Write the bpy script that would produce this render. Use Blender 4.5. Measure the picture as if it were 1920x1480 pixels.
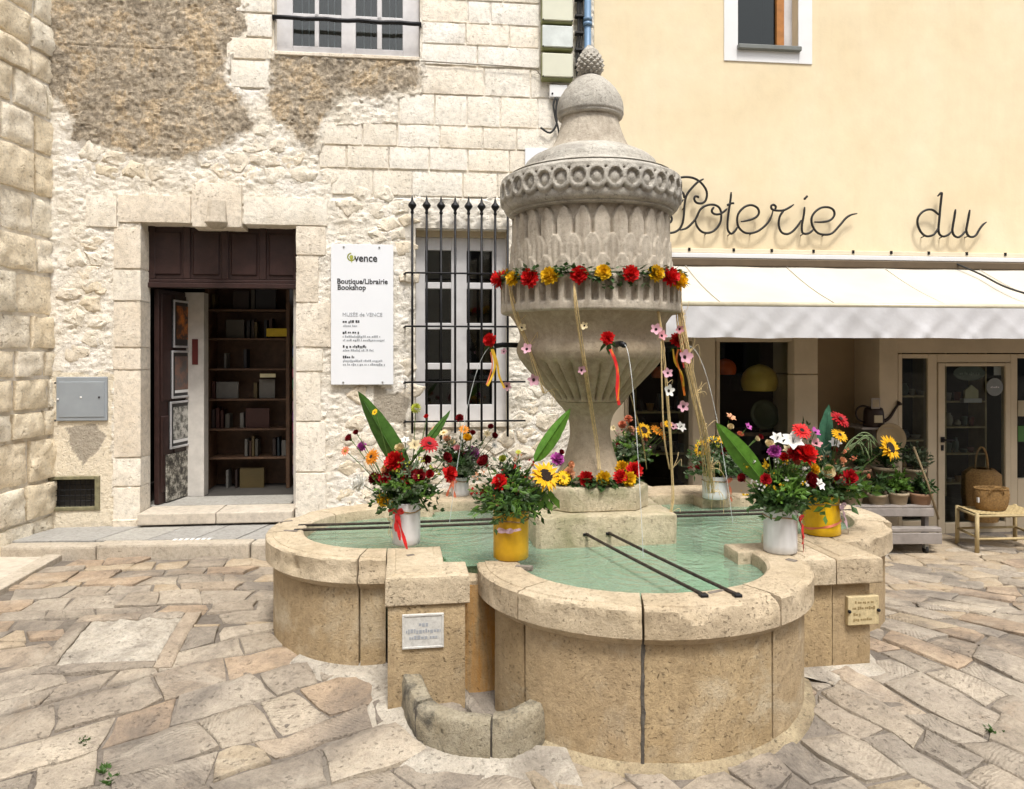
import bpy, bmesh, math, random
from mathutils import Vector, Matrix, noise
R = math.radians
random.seed(7)
scene = bpy.context.scene
for _o in list(bpy.data.objects): bpy.data.objects.remove(_o)

# ------------------------------------------------------------------ camera, sky, sun, exposure
FPX, CX, HY, EYE = 1400.0, 960.0, 665.0, 2.0       # focal length in photo pixels, centre column, horizon row, eye height
cam_data = bpy.data.cameras.new('camera'); cam = bpy.data.objects.new('camera', cam_data)
scene.collection.objects.link(cam); scene.camera = cam
cam.location = (0, 0, EYE); cam.rotation_euler = (R(90), 0, 0)
cam_data.sensor_width = 36; cam_data.lens = 36 * FPX / 1920
cam_data.shift_y = (HY - 740) / 1920.0
cam_data.clip_start = .05; cam_data.clip_end = 400

SUN_EL, SUN_AZ = 63.0, 166.0                      # azimuth from +Y clockwise: behind the camera, to its left
world = bpy.data.worlds.new('World'); scene.world = world; world.use_nodes = True
wn = world.node_tree; wn.nodes.clear()
sky = wn.nodes.new('ShaderNodeTexSky'); sky.sky_type = 'NISHITA'; sky.sun_disc = False
sky.sun_elevation = R(SUN_EL); sky.sun_rotation = R(SUN_AZ); sky.dust_density = 4.0; sky.air_density = 1.0
hs = wn.nodes.new('ShaderNodeHueSaturation'); hs.inputs['Saturation'].default_value = .22
bg = wn.nodes.new('ShaderNodeBackground'); bg.inputs['Strength'].default_value = .15
wo = wn.nodes.new('ShaderNodeOutputWorld')
wn.links.new(sky.outputs[0], hs.inputs['Color']); wn.links.new(hs.outputs[0], bg.inputs[0]); wn.links.new(bg.outputs[0], wo.inputs[0])
sd = bpy.data.lights.new('sun', 'SUN'); sd.energy = 2.0; sd.angle = R(12); sd.color = (1, .95, .87)
sun = bpy.data.objects.new('sun', sd); scene.collection.objects.link(sun)
_az, _el = R(SUN_AZ), R(SUN_EL)
_dir = Vector((math.sin(_az) * math.cos(_el), math.cos(_az) * math.cos(_el), math.sin(_el)))
sun.rotation_euler = _dir.to_track_quat('Z', 'Y').to_euler(); sun.location = (-4, -6, 14)
vs = scene.view_settings
vs.view_transform = 'Standard'; vs.look = 'None'; vs.gamma = 1; vs.use_curve_mapping = False; vs.exposure = 0.66
scene.cycles.max_bounces = 6; scene.cycles.transparent_max_bounces = 16
scene.cycles.use_adaptive_sampling = True; scene.cycles.use_denoising = True

# ------------------------------------------------------------------ small maths
def S(t):
    t = max(0., min(1., t)); return t * t * (3 - 2 * t)
def lerp(a, b, t): return a + (b - a) * t
def gz(x, y):                                       # height of the sloping square
    z = .17 * S((y - 3.25) / 1.7) - .14 * S((x - 1.2) / 2.5) * S((y - 4.2) / 2.2) + .05 * S((-x - 1) / 2) * S((y - 4) / 2)
    if y < 3.25: z -= .045 * min(3.25 - y, 8)
    return z
def nz(p, s=1., o=0.): return noise.noise(Vector((p[0] * s + o, p[1] * s - o, p[2] * s + o * .37)))
def fbm(p, s=1., o=0., n=4):
    v, a = 0., .5
    for _ in range(n):
        v += a * nz(p, s, o); s *= 2.03; a *= .5; o += 11.3
    return v
def P(px, py, d): return Vector(((px - CX) / FPX * d, d, EYE + (HY - py) / FPX * d))          # pixel at a depth
def G(px, py, z=0.):                                                                        # pixel on a level plane
    d = FPX * (EYE - z) / (py - HY); return P(px, py, d)
FT = .11; FTH = math.atan(FT); FD = 7.669                                                   # the house line: d = FD + FT*X
FAC = Matrix.Translation((0, FD, 0)) @ Matrix.Rotation(FTH, 4, 'Z')
_fc, _fs = math.cos(FTH), math.sin(FTH)
def FP(px, py, off=0.):                                                                     # pixel -> (s, z) on the facade plane pushed back by off
    k = (px - CX) / FPX; d = (FD + off / _fc) / (1 - FT * k); X = k * d
    return (X * _fc + (d - FD) * _fs, EYE + (HY - py) / FPX * d)
def FS(px, off=0.): return FP(px, 0, off)[0]
FA = R(8.5); FC = (.57, 5.45)
FTN = Matrix.Translation((FC[0], FC[1], 0)) @ Matrix.Rotation(FA, 4, 'Z')                    # the fountain's own frame
ID = Matrix.Identity(4)

# ------------------------------------------------------------------ scene graph helpers
COL = scene.collection
ORG = {}                                                                                    # object -> origin of its thing in its frame
def tag(o, label=None, cat=None, group=None, kind=None):
    if label: o['label'] = label
    if cat: o['category'] = cat
    if group: o['group'] = group
    if kind: o['kind'] = kind
    return o
def thing(name, label, cat, org=(0, 0, 0), frame=ID, group=None, kind=None):
    o = bpy.data.objects.new(name, None); COL.objects.link(o); o.empty_display_size = .1
    org = Vector(org); o.matrix_basis = frame @ Matrix.Translation(org); ORG[o.name] = org
    return tag(o, label, cat, group, kind)
def sc_(me, name, parent, loc=(0, 0, 0), rot=None, scale=1., label=None):                    # an object that shares mesh data
    o = bpy.data.objects.new(name, me); COL.objects.link(o); o.parent = parent
    m = Matrix.Translation(Vector(loc))
    if rot is not None: m = m @ (rot if isinstance(rot, Matrix) else rot.to_matrix().to_4x4())
    sc = Vector((scale,) * 3) if isinstance(scale, (int, float)) else Vector(scale)
    o.matrix_basis = m @ Matrix.Diagonal((sc.x, sc.y, sc.z, 1))
    if label: o['label'] = label
    return o
class MB:
    def __init__(s): s.v, s.f, s.m, s.cols = [], [], [], None
    def quad(s, pts, mi=0):
        b = len(s.v); s.v += [Vector(p) for p in pts]; s.f.append(tuple(range(b, b + len(pts)))); s.m.append(mi); return s
    def box(s, x0, x1, y0, y1, z0, z1, mi=0, M=None):
        b = len(s.v); c = [Vector((x, y, z)) for z in (z0, z1) for y in (y0, y1) for x in (x0, x1)]
        if M is not None: c = [M @ p for p in c]
        s.v += c
        for q in ((0, 2, 3, 1), (4, 5, 7, 6), (0, 1, 5, 4), (2, 6, 7, 3), (0, 4, 6, 2), (1, 3, 7, 5)):
            s.f.append(tuple(b + i for i in q)); s.m.append(mi)
        return s
    def grid(s, rows, mi=0, close=False):
        b = len(s.v); n = len(rows[0])
        for r in rows: s.v += [Vector(p) for p in r]
        for i in range(len(rows) - 1):
            for j in range(n if close else n - 1):
                k = (j + 1) % n
                s.f.append((b + i * n + j, b + i * n + k, b + (i + 1) * n + k, b + (i + 1) * n + j)); s.m.append(mi)
        return s
    def cap(s, start, n, flip=False, mi=0):
        q = list(range(start, start + n)); s.f.append(tuple(q[::-1] if flip else q)); s.m.append(mi)
    def tube(s, pts, r, n=7, mi=0, caps=True):
        pts = [Vector(p) for p in pts]; rows = []; up = None
        for i, p in enumerate(pts):
            t = (pts[min(i + 1, len(pts) - 1)] - pts[max(i - 1, 0)])
            if t.length < 1e-9: t = Vector((0, 0, 1))
            t.normalize()
            if up is None: up = Vector((0, 0, 1)) if abs(t.z) < .9 else Vector((1, 0, 0))
            a = up.cross(t)
            if a.length < 1e-6: a = Vector((1, 0, 0)).cross(t)
            a.normalize(); up = t.cross(a)
            rr = r(i / max(1, len(pts) - 1)) if callable(r) else r
            rows.append([p + (a * math.cos(k * 2 * math.pi / n) + up * math.sin(k * 2 * math.pi / n)) * rr for k in range(n)])
        b = len(s.v); s.grid(rows, mi, True)
        if caps: s.cap(b, n, True, mi); s.cap(b + (len(rows) - 1) * n, n, False, mi)
        return s
    def lathe(s, prof, n=48, c=(0, 0), mi=0, disp=None, caps=True, M=None):
        rows = []
        for (r, z) in prof:
            row = []
            for k in range(n):
                a = k * 2 * math.pi / n; rr = r + (disp(a, z, r) if disp else 0)
                p = Vector((c[0] + rr * math.cos(a), c[1] + rr * math.sin(a), z)); row.append(M @ p if M is not None else p)
            rows.append(row)
        b = len(s.v); s.grid(rows, mi, True)
        if caps: s.cap(b, n, True, mi); s.cap(b + (len(rows) - 1) * n, n, False, mi)
        return s
    def mesh(s, name, mats, smooth=False, bevel=0., org=None, seg=1):
        me = bpy.data.meshes.new(name); o = Vector(org) if org is not None else Vector((0, 0, 0))
        me.from_pydata([tuple(p - o) for p in s.v], [], s.f)
        for m in (mats if isinstance(mats, (list, tuple)) else [mats]): me.materials.append(m)
        if any(s.m): me.polygons.foreach_set('material_index', s.m)
        bm = bmesh.new(); bm.from_mesh(me)
        bmesh.ops.recalc_face_normals(bm, faces=bm.faces)
        if bevel > 0:
            bmesh.ops.bevel(bm, geom=[e for e in bm.edges if e.is_manifold and e.calc_face_angle(0) > .5], offset=bevel, segments=seg, profile=.6, affect='EDGES', clamp_overlap=True)
        bm.to_mesh(me); bm.free()
        if smooth: me.polygons.foreach_set('use_smooth', [True] * len(me.polygons))
        me.update(); return me
    def build(s, name, mats, parent=None, smooth=False, bevel=0., frame=ID, org=(0, 0, 0), kind=None, label=None, seg=1):
        if parent is not None:
            root = parent
            while root.parent: root = root.parent
            org = ORG.get(root.name, Vector((0, 0, 0)))
        me = s.mesh(name, mats, smooth, bevel, org, seg)
        o = bpy.data.objects.new(name, me); COL.objects.link(o)
        if parent is not None: o.parent = parent
        else: o.matrix_basis = frame @ Matrix.Translation(Vector(org)); ORG[o.name] = Vector(org)
        if kind: o['kind'] = kind
        if label: o['label'] = label
        return o
def smooth_by(o, ang=35):
    me = o.data; me.polygons.foreach_set('use_smooth', [True] * len(me.polygons))
    try: me.set_sharp_from_angle(angle=R(ang))
    except Exception: pass
def bez(p0, p1, p2, p3, n=10):
    p0, p1, p2, p3 = map(Vector, (p0, p1, p2, p3)); out = []
    for i in range(n + 1):
        t = i / n; u = 1 - t; out.append(p0 * u ** 3 + p1 * 3 * u * u * t + p2 * 3 * u * t * t + p3 * t ** 3)
    return out
def catmull(pts, n=6):
    pts = [Vector(p) for p in pts]; out = []
    for i in range(len(pts) - 1):
        p0, p1, p2, p3 = pts[max(i - 1, 0)], pts[i], pts[i + 1], pts[min(i + 2, len(pts) - 1)]
        for k in range(n):
            t = k / n; out.append(.5 * (2 * p1 + (p2 - p0) * t + (2 * p0 - 5 * p1 + 4 * p2 - p3) * t * t + (3 * p1 - p0 - 3 * p2 + p3) * t ** 3))
    out.append(pts[-1]); return out

# ------------------------------------------------------------------ materials
MT = {}
def base_mat(name):
    m = bpy.data.materials.new(name); m.use_nodes = True; MT[name] = m
    nt = m.node_tree; b = nt.nodes['Principled BSDF']; return m, nt, b
def node(nt, t, **kw):
    n = nt.nodes.new(t)
    for k, v in kw.items():
        if k in n.inputs: n.inputs[k].default_value = v
        else: setattr(n, k, v)
    return n
def L(nt, a, b): nt.links.new(a, b)
def ramp(nt, fac, stops):
    r = nt.nodes.new('ShaderNodeValToRGB'); e = r.color_ramp.elements
    while len(e) < len(stops): e.new(.5)
    for i, (p, c) in enumerate(stops):
        e[i].position = p; e[i].color = (c[0], c[1], c[2], 1) if isinstance(c, (tuple, list)) else (c, c, c, 1)
    L(nt, fac, r.inputs[0]); return r.outputs[0]
def mixc(nt, fac, a, b, blend='MIX'):
    m = nt.nodes.new('ShaderNodeMix'); m.data_type = 'RGBA'; m.blend_type = blend
    for s, v in ((m.inputs[0], fac), (m.inputs[6], a), (m.inputs[7], b)):
        if hasattr(v, 'is_output') or isinstance(v, bpy.types.NodeSocket): L(nt, v, s)
        else: s.default_value = v if not isinstance(v, (tuple, list)) else (v[0], v[1], v[2], 1)
    return m.outputs[2]
def noise_n(nt, vec, scale, detail=6, rough=.6, dist=0.):
    n = node(nt, 'ShaderNodeTexNoise', Scale=scale, Detail=detail, Roughness=rough, Distortion=dist); L(nt, vec, n.inputs['Vector']); return n.outputs['Fac']
def coords(nt, rnd=True):
    tc = nt.nodes.new('ShaderNodeTexCoord'); oi = nt.nodes.new('ShaderNodeObjectInfo')
    if not rnd: return tc.outputs['Object'], oi.outputs['Random']
    mul = nt.nodes.new('ShaderNodeVectorMath'); mul.operation = 'MULTIPLY_ADD'
    comb = nt.nodes.new('ShaderNodeCombineXYZ')
    for i in range(3): L(nt, oi.outputs['Random'], comb.inputs[i])
    mul.inputs[1].default_value = (37, 53, 71)
    L(nt, comb.outputs[0], mul.inputs[0]); L(nt, tc.outputs['Object'], mul.inputs[2]); return mul.outputs[0], oi.outputs['Random']
def stone(name, c1, c2, speck=(.12, .10, .08), scale=3., bump=.5, pit=60., pitamt=.5, rough=.9, palette=None, stain=None, bdist=.01, groove=0., wst=None, drip=None):
    """Stone: broad tone change, fine mottling, dark pits that are also dents; palette varies it from object to object."""
    m, nt, b = base_mat(name); vec, rnd = coords(nt)
    n1 = noise_n(nt, vec, scale, 5, .62); col = mixc(nt, ramp(nt, n1, [(.3, 0.), (.7, 1.)]), c1, c2)
    if palette:
        pr = ramp(nt, rnd, [(i / len(palette), c) for i, c in enumerate(palette)]); pr.node.color_ramp.interpolation = 'CONSTANT'
        col = mixc(nt, 1., col, pr, 'MULTIPLY')
    n2 = noise_n(nt, vec, scale * 9, 6, .74); col = mixc(nt, .7, col, ramp(nt, n2, [(.25, .5), (.5, 1.0), (.75, 1.3)]), 'MULTIPLY')
    n3 = noise_n(nt, vec, pit, 3, .6, 0.); pits = mulv2(nt, ramp(nt, n3, [(.30, 1.), (.41, 0.)]), ramp(nt, noise_n(nt, vec, scale * 2.2, 4, .65), [(.40, .15), (.62, 1.)]))
    col = mixc(nt, mulv(nt, pits, pitamt), col, speck)
    if stain:
        n4 = noise_n(nt, vec, scale * .8, 4, .6, 1.2); col = mixc(nt, mulv(nt, ramp(nt, n4, [(.5, 0.), (.68, 1.)]), stain[1]), col, stain[0])
    if drip:
        gd = nt.nodes.new('ShaderNodeNewGeometry'); mpd = nt.nodes.new('ShaderNodeMapping'); mpd.inputs['Scale'].default_value = (1, 1, .13); L(nt, gd.outputs['Position'], mpd.inputs[0])
        col = mixc(nt, mulv(nt, ramp(nt, noise_n(nt, mpd.outputs[0], drip[1], 7, .72), [(.47, 0.), (.66, 1.)]), drip[2]), col, drip[0])
    if wst:
        ge = nt.nodes.new('ShaderNodeNewGeometry')
        for (c_, sc_n, lo, hi, amt) in wst: col = mixc(nt, mulv(nt, ramp(nt, noise_n(nt, ge.outputs['Position'], sc_n, 7, .68, .8), [(lo, 0.), (hi, 1.)]), amt), col, c_)
    L(nt, col, b.inputs['Base Color']); b.inputs['Roughness'].default_value = rough
    b.inputs['Specular IOR Level'].default_value = .25
    nf_ = ramp(nt, noise_n(nt, vec, pit * 2.9, 3, .7), [(.33, 1.), (.47, 0.)]); col = mixc(nt, mulv(nt, nf_, pitamt * .8), col, speck); L(nt, col, b.inputs['Base Color'])
    h = addv(nt, addv(nt, mulv(nt, n2, .6), mulv(nt, noise_n(nt, vec, scale * 30, 4, .7), .35)), mulv(nt, pits, -.55))
    if groove:
        w = node(nt, 'ShaderNodeTexWave', Scale=groove, Distortion=5., Detail=5.0); w.inputs['Detail Scale'].default_value = 1.6
        rot = nt.nodes.new('ShaderNodeVectorRotate'); rot.rotation_type = 'Z_AXIS'; L(nt, vec, rot.inputs['Vector']); L(nt, mulv(nt, rnd, 6.28), rot.inputs['Angle']); L(nt, rot.outputs[0], w.inputs['Vector'])
        gm = ramp(nt, noise_n(nt, vec, 2.3, 3), [(.48, 0.), (.66, 1.)])
        h = addv(nt, h, mulv2(nt, gm, mulv(nt, w.outputs['Fac'], .28)))
        col2 = mixc(nt, mulv2(nt, gm, mulv(nt, ramp(nt, w.outputs['Fac'], [(.0, 1.), (.30, 0.)]), .13)), col, speck); L(nt, col2, b.inputs['Base Color'])
    bp = node(nt, 'ShaderNodeBump', Strength=bump, Distance=bdist); L(nt, h, bp.inputs['Height']); L(nt, bp.outputs[0], b.inputs['Normal'])
    return m
def mulv(nt, a, k):
    n = nt.nodes.new('ShaderNodeMath'); n.operation = 'MULTIPLY'; L(nt, a, n.inputs[0]); n.inputs[1].default_value = k; return n.outputs[0]
def mulv2(nt, a, c):
    n = nt.nodes.new('ShaderNodeMath'); n.operation = 'MULTIPLY'; L(nt, a, n.inputs[0]); L(nt, c, n.inputs[1]); return n.outputs[0]
def addv(nt, a, c):
    n = nt.nodes.new('ShaderNodeMath'); n.operation = 'ADD'; L(nt, a, n.inputs[0]); L(nt, c, n.inputs[1]); return n.outputs[0]
def plain(name, c, rough=.6, metal=0., var=.12, vs_=8., bump=0., spec=.4, sss=0., objvar=0.):
    m, nt, b = base_mat(name); vec, rnd = coords(nt, True)
    n1 = noise_n(nt, vec, vs_, 5, .6); col = mixc(nt, 1., c, ramp(nt, n1, [(.25, 1 - var * 1.6), (.75, 1 + var)]), 'MULTIPLY')
    if objvar:
        h = nt.nodes.new('ShaderNodeHueSaturation'); L(nt, col, h.inputs['Color'])
        L(nt, addv(nt, mulv(nt, rnd, objvar * 2), _const(nt, 1 - objvar)), h.inputs['Value']); col = h.outputs[0]
    L(nt, col, b.inputs['Base Color']); b.inputs['Roughness'].default_value = rough; b.inputs['Metallic'].default_value = metal
    b.inputs['Specular IOR Level'].default_value = spec
    if sss: b.inputs['Subsurface Weight'].default_value = sss; b.inputs['Subsurface Radius'].default_value = (.01, .008, .005)
    if bump:
        bp = node(nt, 'ShaderNodeBump', Strength=bump, Distance=.01); L(nt, noise_n(nt, vec, vs_ * 6, 5, .65), bp.inputs['Height']); L(nt, bp.outputs[0], b.inputs['Normal'])
    return m
def _const(nt, v):
    n = nt.nodes.new('ShaderNodeValue'); n.outputs[0].default_value = v; return n.outputs[0]
def leafy(name, c, rough=.5, trans=.25, objvar=.15):
    """Leaf or petal: a thin sheet that lets some light through."""
    m, nt, b = base_mat(name); vec, rnd = coords(nt, True)
    n1 = noise_n(nt, vec, 30, 3, .6); col = mixc(nt, 1., c, ramp(nt, n1, [(.25, .7), (.75, 1.25)]), 'MULTIPLY')
    h = nt.nodes.new('ShaderNodeHueSaturation'); L(nt, col, h.inputs['Color']); L(nt, addv(nt, mulv(nt, rnd, objvar * 2), _const(nt, 1 - objvar)), h.inputs['Value'])
    L(nt, h.outputs[0], b.inputs['Base Color']); b.inputs['Roughness'].default_value = rough; b.inputs['Specular IOR Level'].default_value = .3
    t = nt.nodes.new('ShaderNodeBsdfTranslucent'); L(nt, h.outputs[0], t.inputs[0]); mx = nt.nodes.new('ShaderNodeMixShader'); mx.inputs[0].default_value = trans
    L(nt, b.outputs[0], mx.inputs[1]); L(nt, t.outputs[0], mx.inputs[2]); L(nt, mx.outputs[0], nt.nodes['Material Output'].inputs[0]); return m
def glass(name, tint=(.85, .9, .88), refl=1.5):
    m = bpy.data.materials.new(name); m.use_nodes = True; MT[name] = m; nt = m.node_tree; nt.nodes.clear()
    o = nt.nodes.new('ShaderNodeOutputMaterial'); t = nt.nodes.new('ShaderNodeBsdfTransparent'); t.inputs[0].default_value = (*tint, 1)
    g = node(nt, 'ShaderNodeBsdfGlossy', Roughness=.02); f = node(nt, 'ShaderNodeFresnel', IOR=refl); x = nt.nodes.new('ShaderNodeMixShader')
    L(nt, f.outputs[0], x.inputs[0]); L(nt, t.outputs[0], x.inputs[1]); L(nt, g.outputs[0], x.inputs[2]); L(nt, x.outputs[0], o.inputs[0]); return m

ashlar_m = stone('ashlar', (.88, .84, .76), (.78, .72, .62), speck=(.28, .24, .19), scale=2.5, bump=.8, pit=34, pitamt=.42, palette=[(1, 1, 1), (1.03, 1.03, 1.04), (.96, .94, .91), (1.01, .98, .94), (1.0, 1.01, 1.03)], bdist=.016, wst=[((.52, .44, .33), 1.3, .55, .75, .35)])
rubble_m = stone('rubble', (.88, .82, .71), (.76, .68, .55), speck=(.25, .2, .14), scale=4, bump=.9, pit=30, pitamt=.45, palette=[(1, 1, 1), (1.04, 1.04, 1.05), (.94, .90, .83), (1.02, .98, .93), (.95, .93, .91)], bdist=.02, wst=[((.50, .41, .29), 1.5, .54, .74, .4)])
oldwall_m = stone('old_block', (.92, .86, .73), (.82, .73, .57), speck=(.3, .22, .14), scale=2, bump=.9, pit=20, pitamt=.5, palette=[(1, 1, 1), (1.03, 1.02, 1.02), (.95, .90, .82), (1.02, .98, .92)], bdist=.025, wst=[((.50, .40, .26), 1.2, .54, .72, .45)])
jamb_m = stone('dressed_stone', (.84, .79, .70), (.72, .65, .54), speck=(.26, .21, .15), scale=2, bump=.9, pit=42, pitamt=.5, palette=[(1, 1, 1), (1.04, 1.04, 1.04), (.96, .93, .90)], bdist=.014, wst=[((.52, .44, .33), 1.6, .54, .74, .4)])
basin_m = stone('basin_stone', (.49, .385, .245), (.36, .27, .155), speck=(.15, .105, .06), scale=2.2, bump=1., pit=62, pitamt=.62, palette=[(1, 1, 1), (1.05, 1.03, 1.02), (.95, .92, .88), (1.03, 1.0, .94)], bdist=.014, drip=((.24, .17, .10), 7., .40), wst=[((.30, .21, .11), 1.1, .48, .7, .6), ((.62, .55, .42), 1.9, .50, .66, .55)])
rim_m = stone('rim_stone', (.57, .48, .355), (.45, .37, .26), speck=(.16, .12, .07), scale=2.4, bump=1., pit=62, pitamt=.55, palette=[(1, 1, 1), (1.05, 1.04, 1.02), (.95, .92, .88)], bdist=.014, wst=[((.36, .28, .17), 1.4, .5, .7, .5)])
column_m = stone('column_stone', (.54, .48, .395), (.40, .35, .28), speck=(.13, .10, .07), scale=3.2, bump=.7, pit=60, pitamt=.4, bdist=.012, drip=((.22, .18, .135), 8., .6), wst=[((.30, .25, .19), 1.7, .48, .68, .4)])
bowl_m = stone('bowl_stone', (.48, .40, .295), (.35, .285, .20), speck=(.13, .09, .06), scale=2.6, bump=.6, pit=60, pitamt=.35, bdist=.012, drip=((.23, .18, .12), 6., .5), wst=[((.24, .18, .11), 1.5, .46, .66, .5)])
capstone_m = stone('cap_stone', (.55, .52, .46), (.38, .35, .30), speck=(.09, .08, .07), scale=4, bump=.9, pit=50, pitamt=.6, bdist=.012, wst=[((.20, .185, .165), 2.4, .47, .66, .65)])
PAVE_PAL = [(1, 1, 1), (1.10, 1.09, 1.07), (.88, .87, .86), (1.05, .99, .93), (1.0, .99, .98), (1.10, .96, .84), (.78, .78, .79), (1.08, 1.02, .90), (.93, .91, .89), (1.20, 1.18, 1.14), (1.08, .95, .83), (.86, .85, .84), (1.0, .98, .95)]
pave_m = stone('paving_stone', (.45, .39, .315), (.32, .275, .22), speck=(.10, .08, .065), scale=2.6, bump=1., pit=38, pitamt=.4, palette=PAVE_PAL, bdist=.02, groove=15., wst=[((.13, .112, .098), 1.0, .45, .64, .75), ((.55, .49, .40), 1.7, .53, .7, .5), ((.40, .26, .15), 1.2, .58, .72, .35)])
mortar_m = stone('mortar', (.24, .205, .17), (.14, .12, .10), scale=3, bump=1., pit=45, pitamt=.5, bdist=.015, wst=[((.38, .34, .28), 1.1, .52, .68, .6)])
cement_m = stone('pale_cement', (.60, .55, .47), (.42, .37, .30), scale=4, bump=1., pit=40, pitamt=.45, bdist=.02, wst=[((.18, .155, .13), 2.2, .48, .66, .7)])
kerb_m = stone('kerb_stone', (.52, .46, .38), (.42, .365, .29), scale=3, bump=.7, pit=50, pitamt=.4)
slab_m = stone('grey_slab', (.37, .36, .34), (.30, .29, .27), scale=3, bump=.4, pit=60, pitamt=.3, palette=[(1, 1, 1), (1.08, 1.07, 1.04), (.9, .92, .93)])
smooth_m = stone('smooth_slab', (.56, .50, .42), (.50, .44, .36), scale=1.6, bump=.25, pit=40, pitamt=.2)
trough_m = stone('trough_stone', (.46, .41, .31), (.33, .28, .19), speck=(.05, .045, .035), scale=6, bump=1., pit=30, pitamt=.5, bdist=.02, wst=[((.08, .075, .065), 4., .46, .60, .85)])
iron_m = plain('black_iron', (.018, .018, .02), .45, .6, .3, 20, .3)
wirelet_m = plain('black_wire', (.02, .018, .016), .5, .3)
white_m = plain('white_paint', (.74, .74, .74), .45, 0, .05, 3, .05)
oldwhite_m = plain('weathered_white_paint', (.64, .63, .64), .6, 0, .12, 5, .15)
signw_m = plain('white_sign', (.76, .78, .82), .4, 0, .02, 2)
ink_m = plain('ink', (.035, .035, .04), .6); greyink_m = plain('grey_ink', (.33, .35, .38), .6); green_ink_m = plain('green_ink', (.36, .38, .06), .6)
maroon_m = plain('maroon_wood', (.035, .016, .014), .4, 0, .25, 12, .2)
darkwood_m = plain('dark_wood', (.11, .06, .034), .5, 0, .3, 10, .2)
boxgrey_m = plain('grey_box', (.30, .33, .36), .5, .1, .08, 4)
cream_m = plain('cream_plastic', (.62, .62, .50), .45, 0, .05, 4)
olive_m = plain('olive_plastic', (.22, .23, .10), .5)
blue_m = plain('blue_grey_pipe', (.13, .22, .34), .45, .1, .1, 5)
orange_wood_m = plain('orange_wood', (.42, .17, .04), .5, 0, .2, 10)
beige_m = plain('beige_paint', (.55, .46, .33), .6, 0, .07, 3, .1)
beige2_m = plain('beige_render', (.52, .43, .31), .8, 0, .1, 2.5, .3)
brownwall_m = plain('brown_render', (.30, .22, .13), .85, 0, .1, 2, .3)
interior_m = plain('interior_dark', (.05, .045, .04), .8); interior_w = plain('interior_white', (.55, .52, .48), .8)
awning_m = plain('awning_canvas', (.56, .52, .445), .75, 0, .10, 1.1, .1)
valance_m = plain('valance_canvas', (.56, .555, .57), .8, 0, .08, 3, .2)
awnbar_m = plain('awning_bar', (.55, .50, .37), .4, .1)
trim_m = plain('cream_trim', (.68, .60, .45), .6, 0, .08, 4)
greywood_m = plain('grey_wood', (.27, .24, .22), .7, 0, .18, 9, .3)
palewood_m = plain('pale_wood', (.46, .36, .19), .65, 0, .18, 10, .3)
wicker_m = plain('wicker', (.30, .17, .055), .7, 0, .35, 60, .8)
straw_m = plain('straw', (.50, .38, .19), .8, 0, .3, 40, .4)
terracotta_m = plain('terracotta', (.34, .20, .12), .8, 0, .15, 12, .3, objvar=.25)
paleclay_m = plain('pale_clay', (.34, .27, .18), .8, 0, .15, 12, .3, objvar=.2)
soil_m = plain('soil', (.03, .022, .016), .95, 0, .3, 40, .8)
metal_m = plain('galvanised', (.34, .35, .35), .4, .6, .1)
rustbar_m = plain('rusty_bar', (.055, .04, .03), .7, .3, .5, 30, .5)
rubber_m = plain('rubber', (.02, .02, .02), .6)
raffia_m = plain('raffia', (.66, .50, .25), .7, 0, .3, 50, .3)
vasew_m = plain('white_vase', (.66, .66, .66), .35, 0, .06, 6, .1)
vasey_m = plain('yellow_vase', (.60, .34, .012), .35, 0, .15, 10, .2)
rib_red = plain('red_ribbon', (.60, .02, .02), .4, 0, .1, 20); rib_org = plain('orange_ribbon', (.62, .16, .015), .4); rib_yel = plain('yellow_ribbon', (.70, .43, .03), .4)
rib_pink = plain('pink_ribbon', (.64, .44, .50), .4); rib_coral = plain('coral_ribbon', (.62, .17, .09), .4)
twine_m = plain('twine', (.34, .22, .10), .9, 0, .3, 80)
pane_m = glass('window_glass', (.84, .87, .86), 1.22); housepane_m = glass('old_window_glass', (.80, .84, .83), 1.62)

# ------------------------------------------------------------------ Voronoi pieces (paving, rubble)
def clip(poly, a, b):                                                                       # keep the side nearer a than b
    mx, my = (a[0] + b[0]) / 2, (a[1] + b[1]) / 2; nx, ny = b[0] - a[0], b[1] - a[1]; out = []
    for i in range(len(poly)):
        p, q = poly[i], poly[(i + 1) % len(poly)]
        dp = (p[0] - mx) * nx + (p[1] - my) * ny; dq = (q[0] - mx) * nx + (q[1] - my) * ny
        if dp <= 0: out.append(p)
        if dp * dq < 0:
            t = dp / (dp - dq); out.append((p[0] + (q[0] - p[0]) * t, p[1] + (q[1] - p[1]) * t))
    return out
def voronoi(seeds, reach, ax=1.):
    """Cells of the seeds; ax > 1 stretches cells sideways. Returns [(seed, polygon)]."""
    pts = [(s[0] / ax, s[1]) for s in seeds]; cell = {}; g = reach
    for i, p in enumerate(pts): cell.setdefault((int(p[0] // g), int(p[1] // g)), []).append(i)
    out = []
    for i, p in enumerate(pts):
        near = [j for dx in (-1, 0, 1) for dy in (-1, 0, 1) for j in cell.get((int(p[0] // g) + dx, int(p[1] // g) + dy), []) if j != i]
        near.sort(key=lambda j: (pts[j][0] - p[0]) ** 2 + (pts[j][1] - p[1]) ** 2)
        poly = [(p[0] - g, p[1] - g), (p[0] + g, p[1] - g), (p[0] + g, p[1] + g), (p[0] - g, p[1] + g)]
        for j in near[:22]:
            poly = clip(poly, p, pts[j])
            if len(poly) < 3: break
        if len(poly) >= 3: out.append((seeds[i], [(q[0] * ax, q[1]) for q in poly]))
    return out
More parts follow.
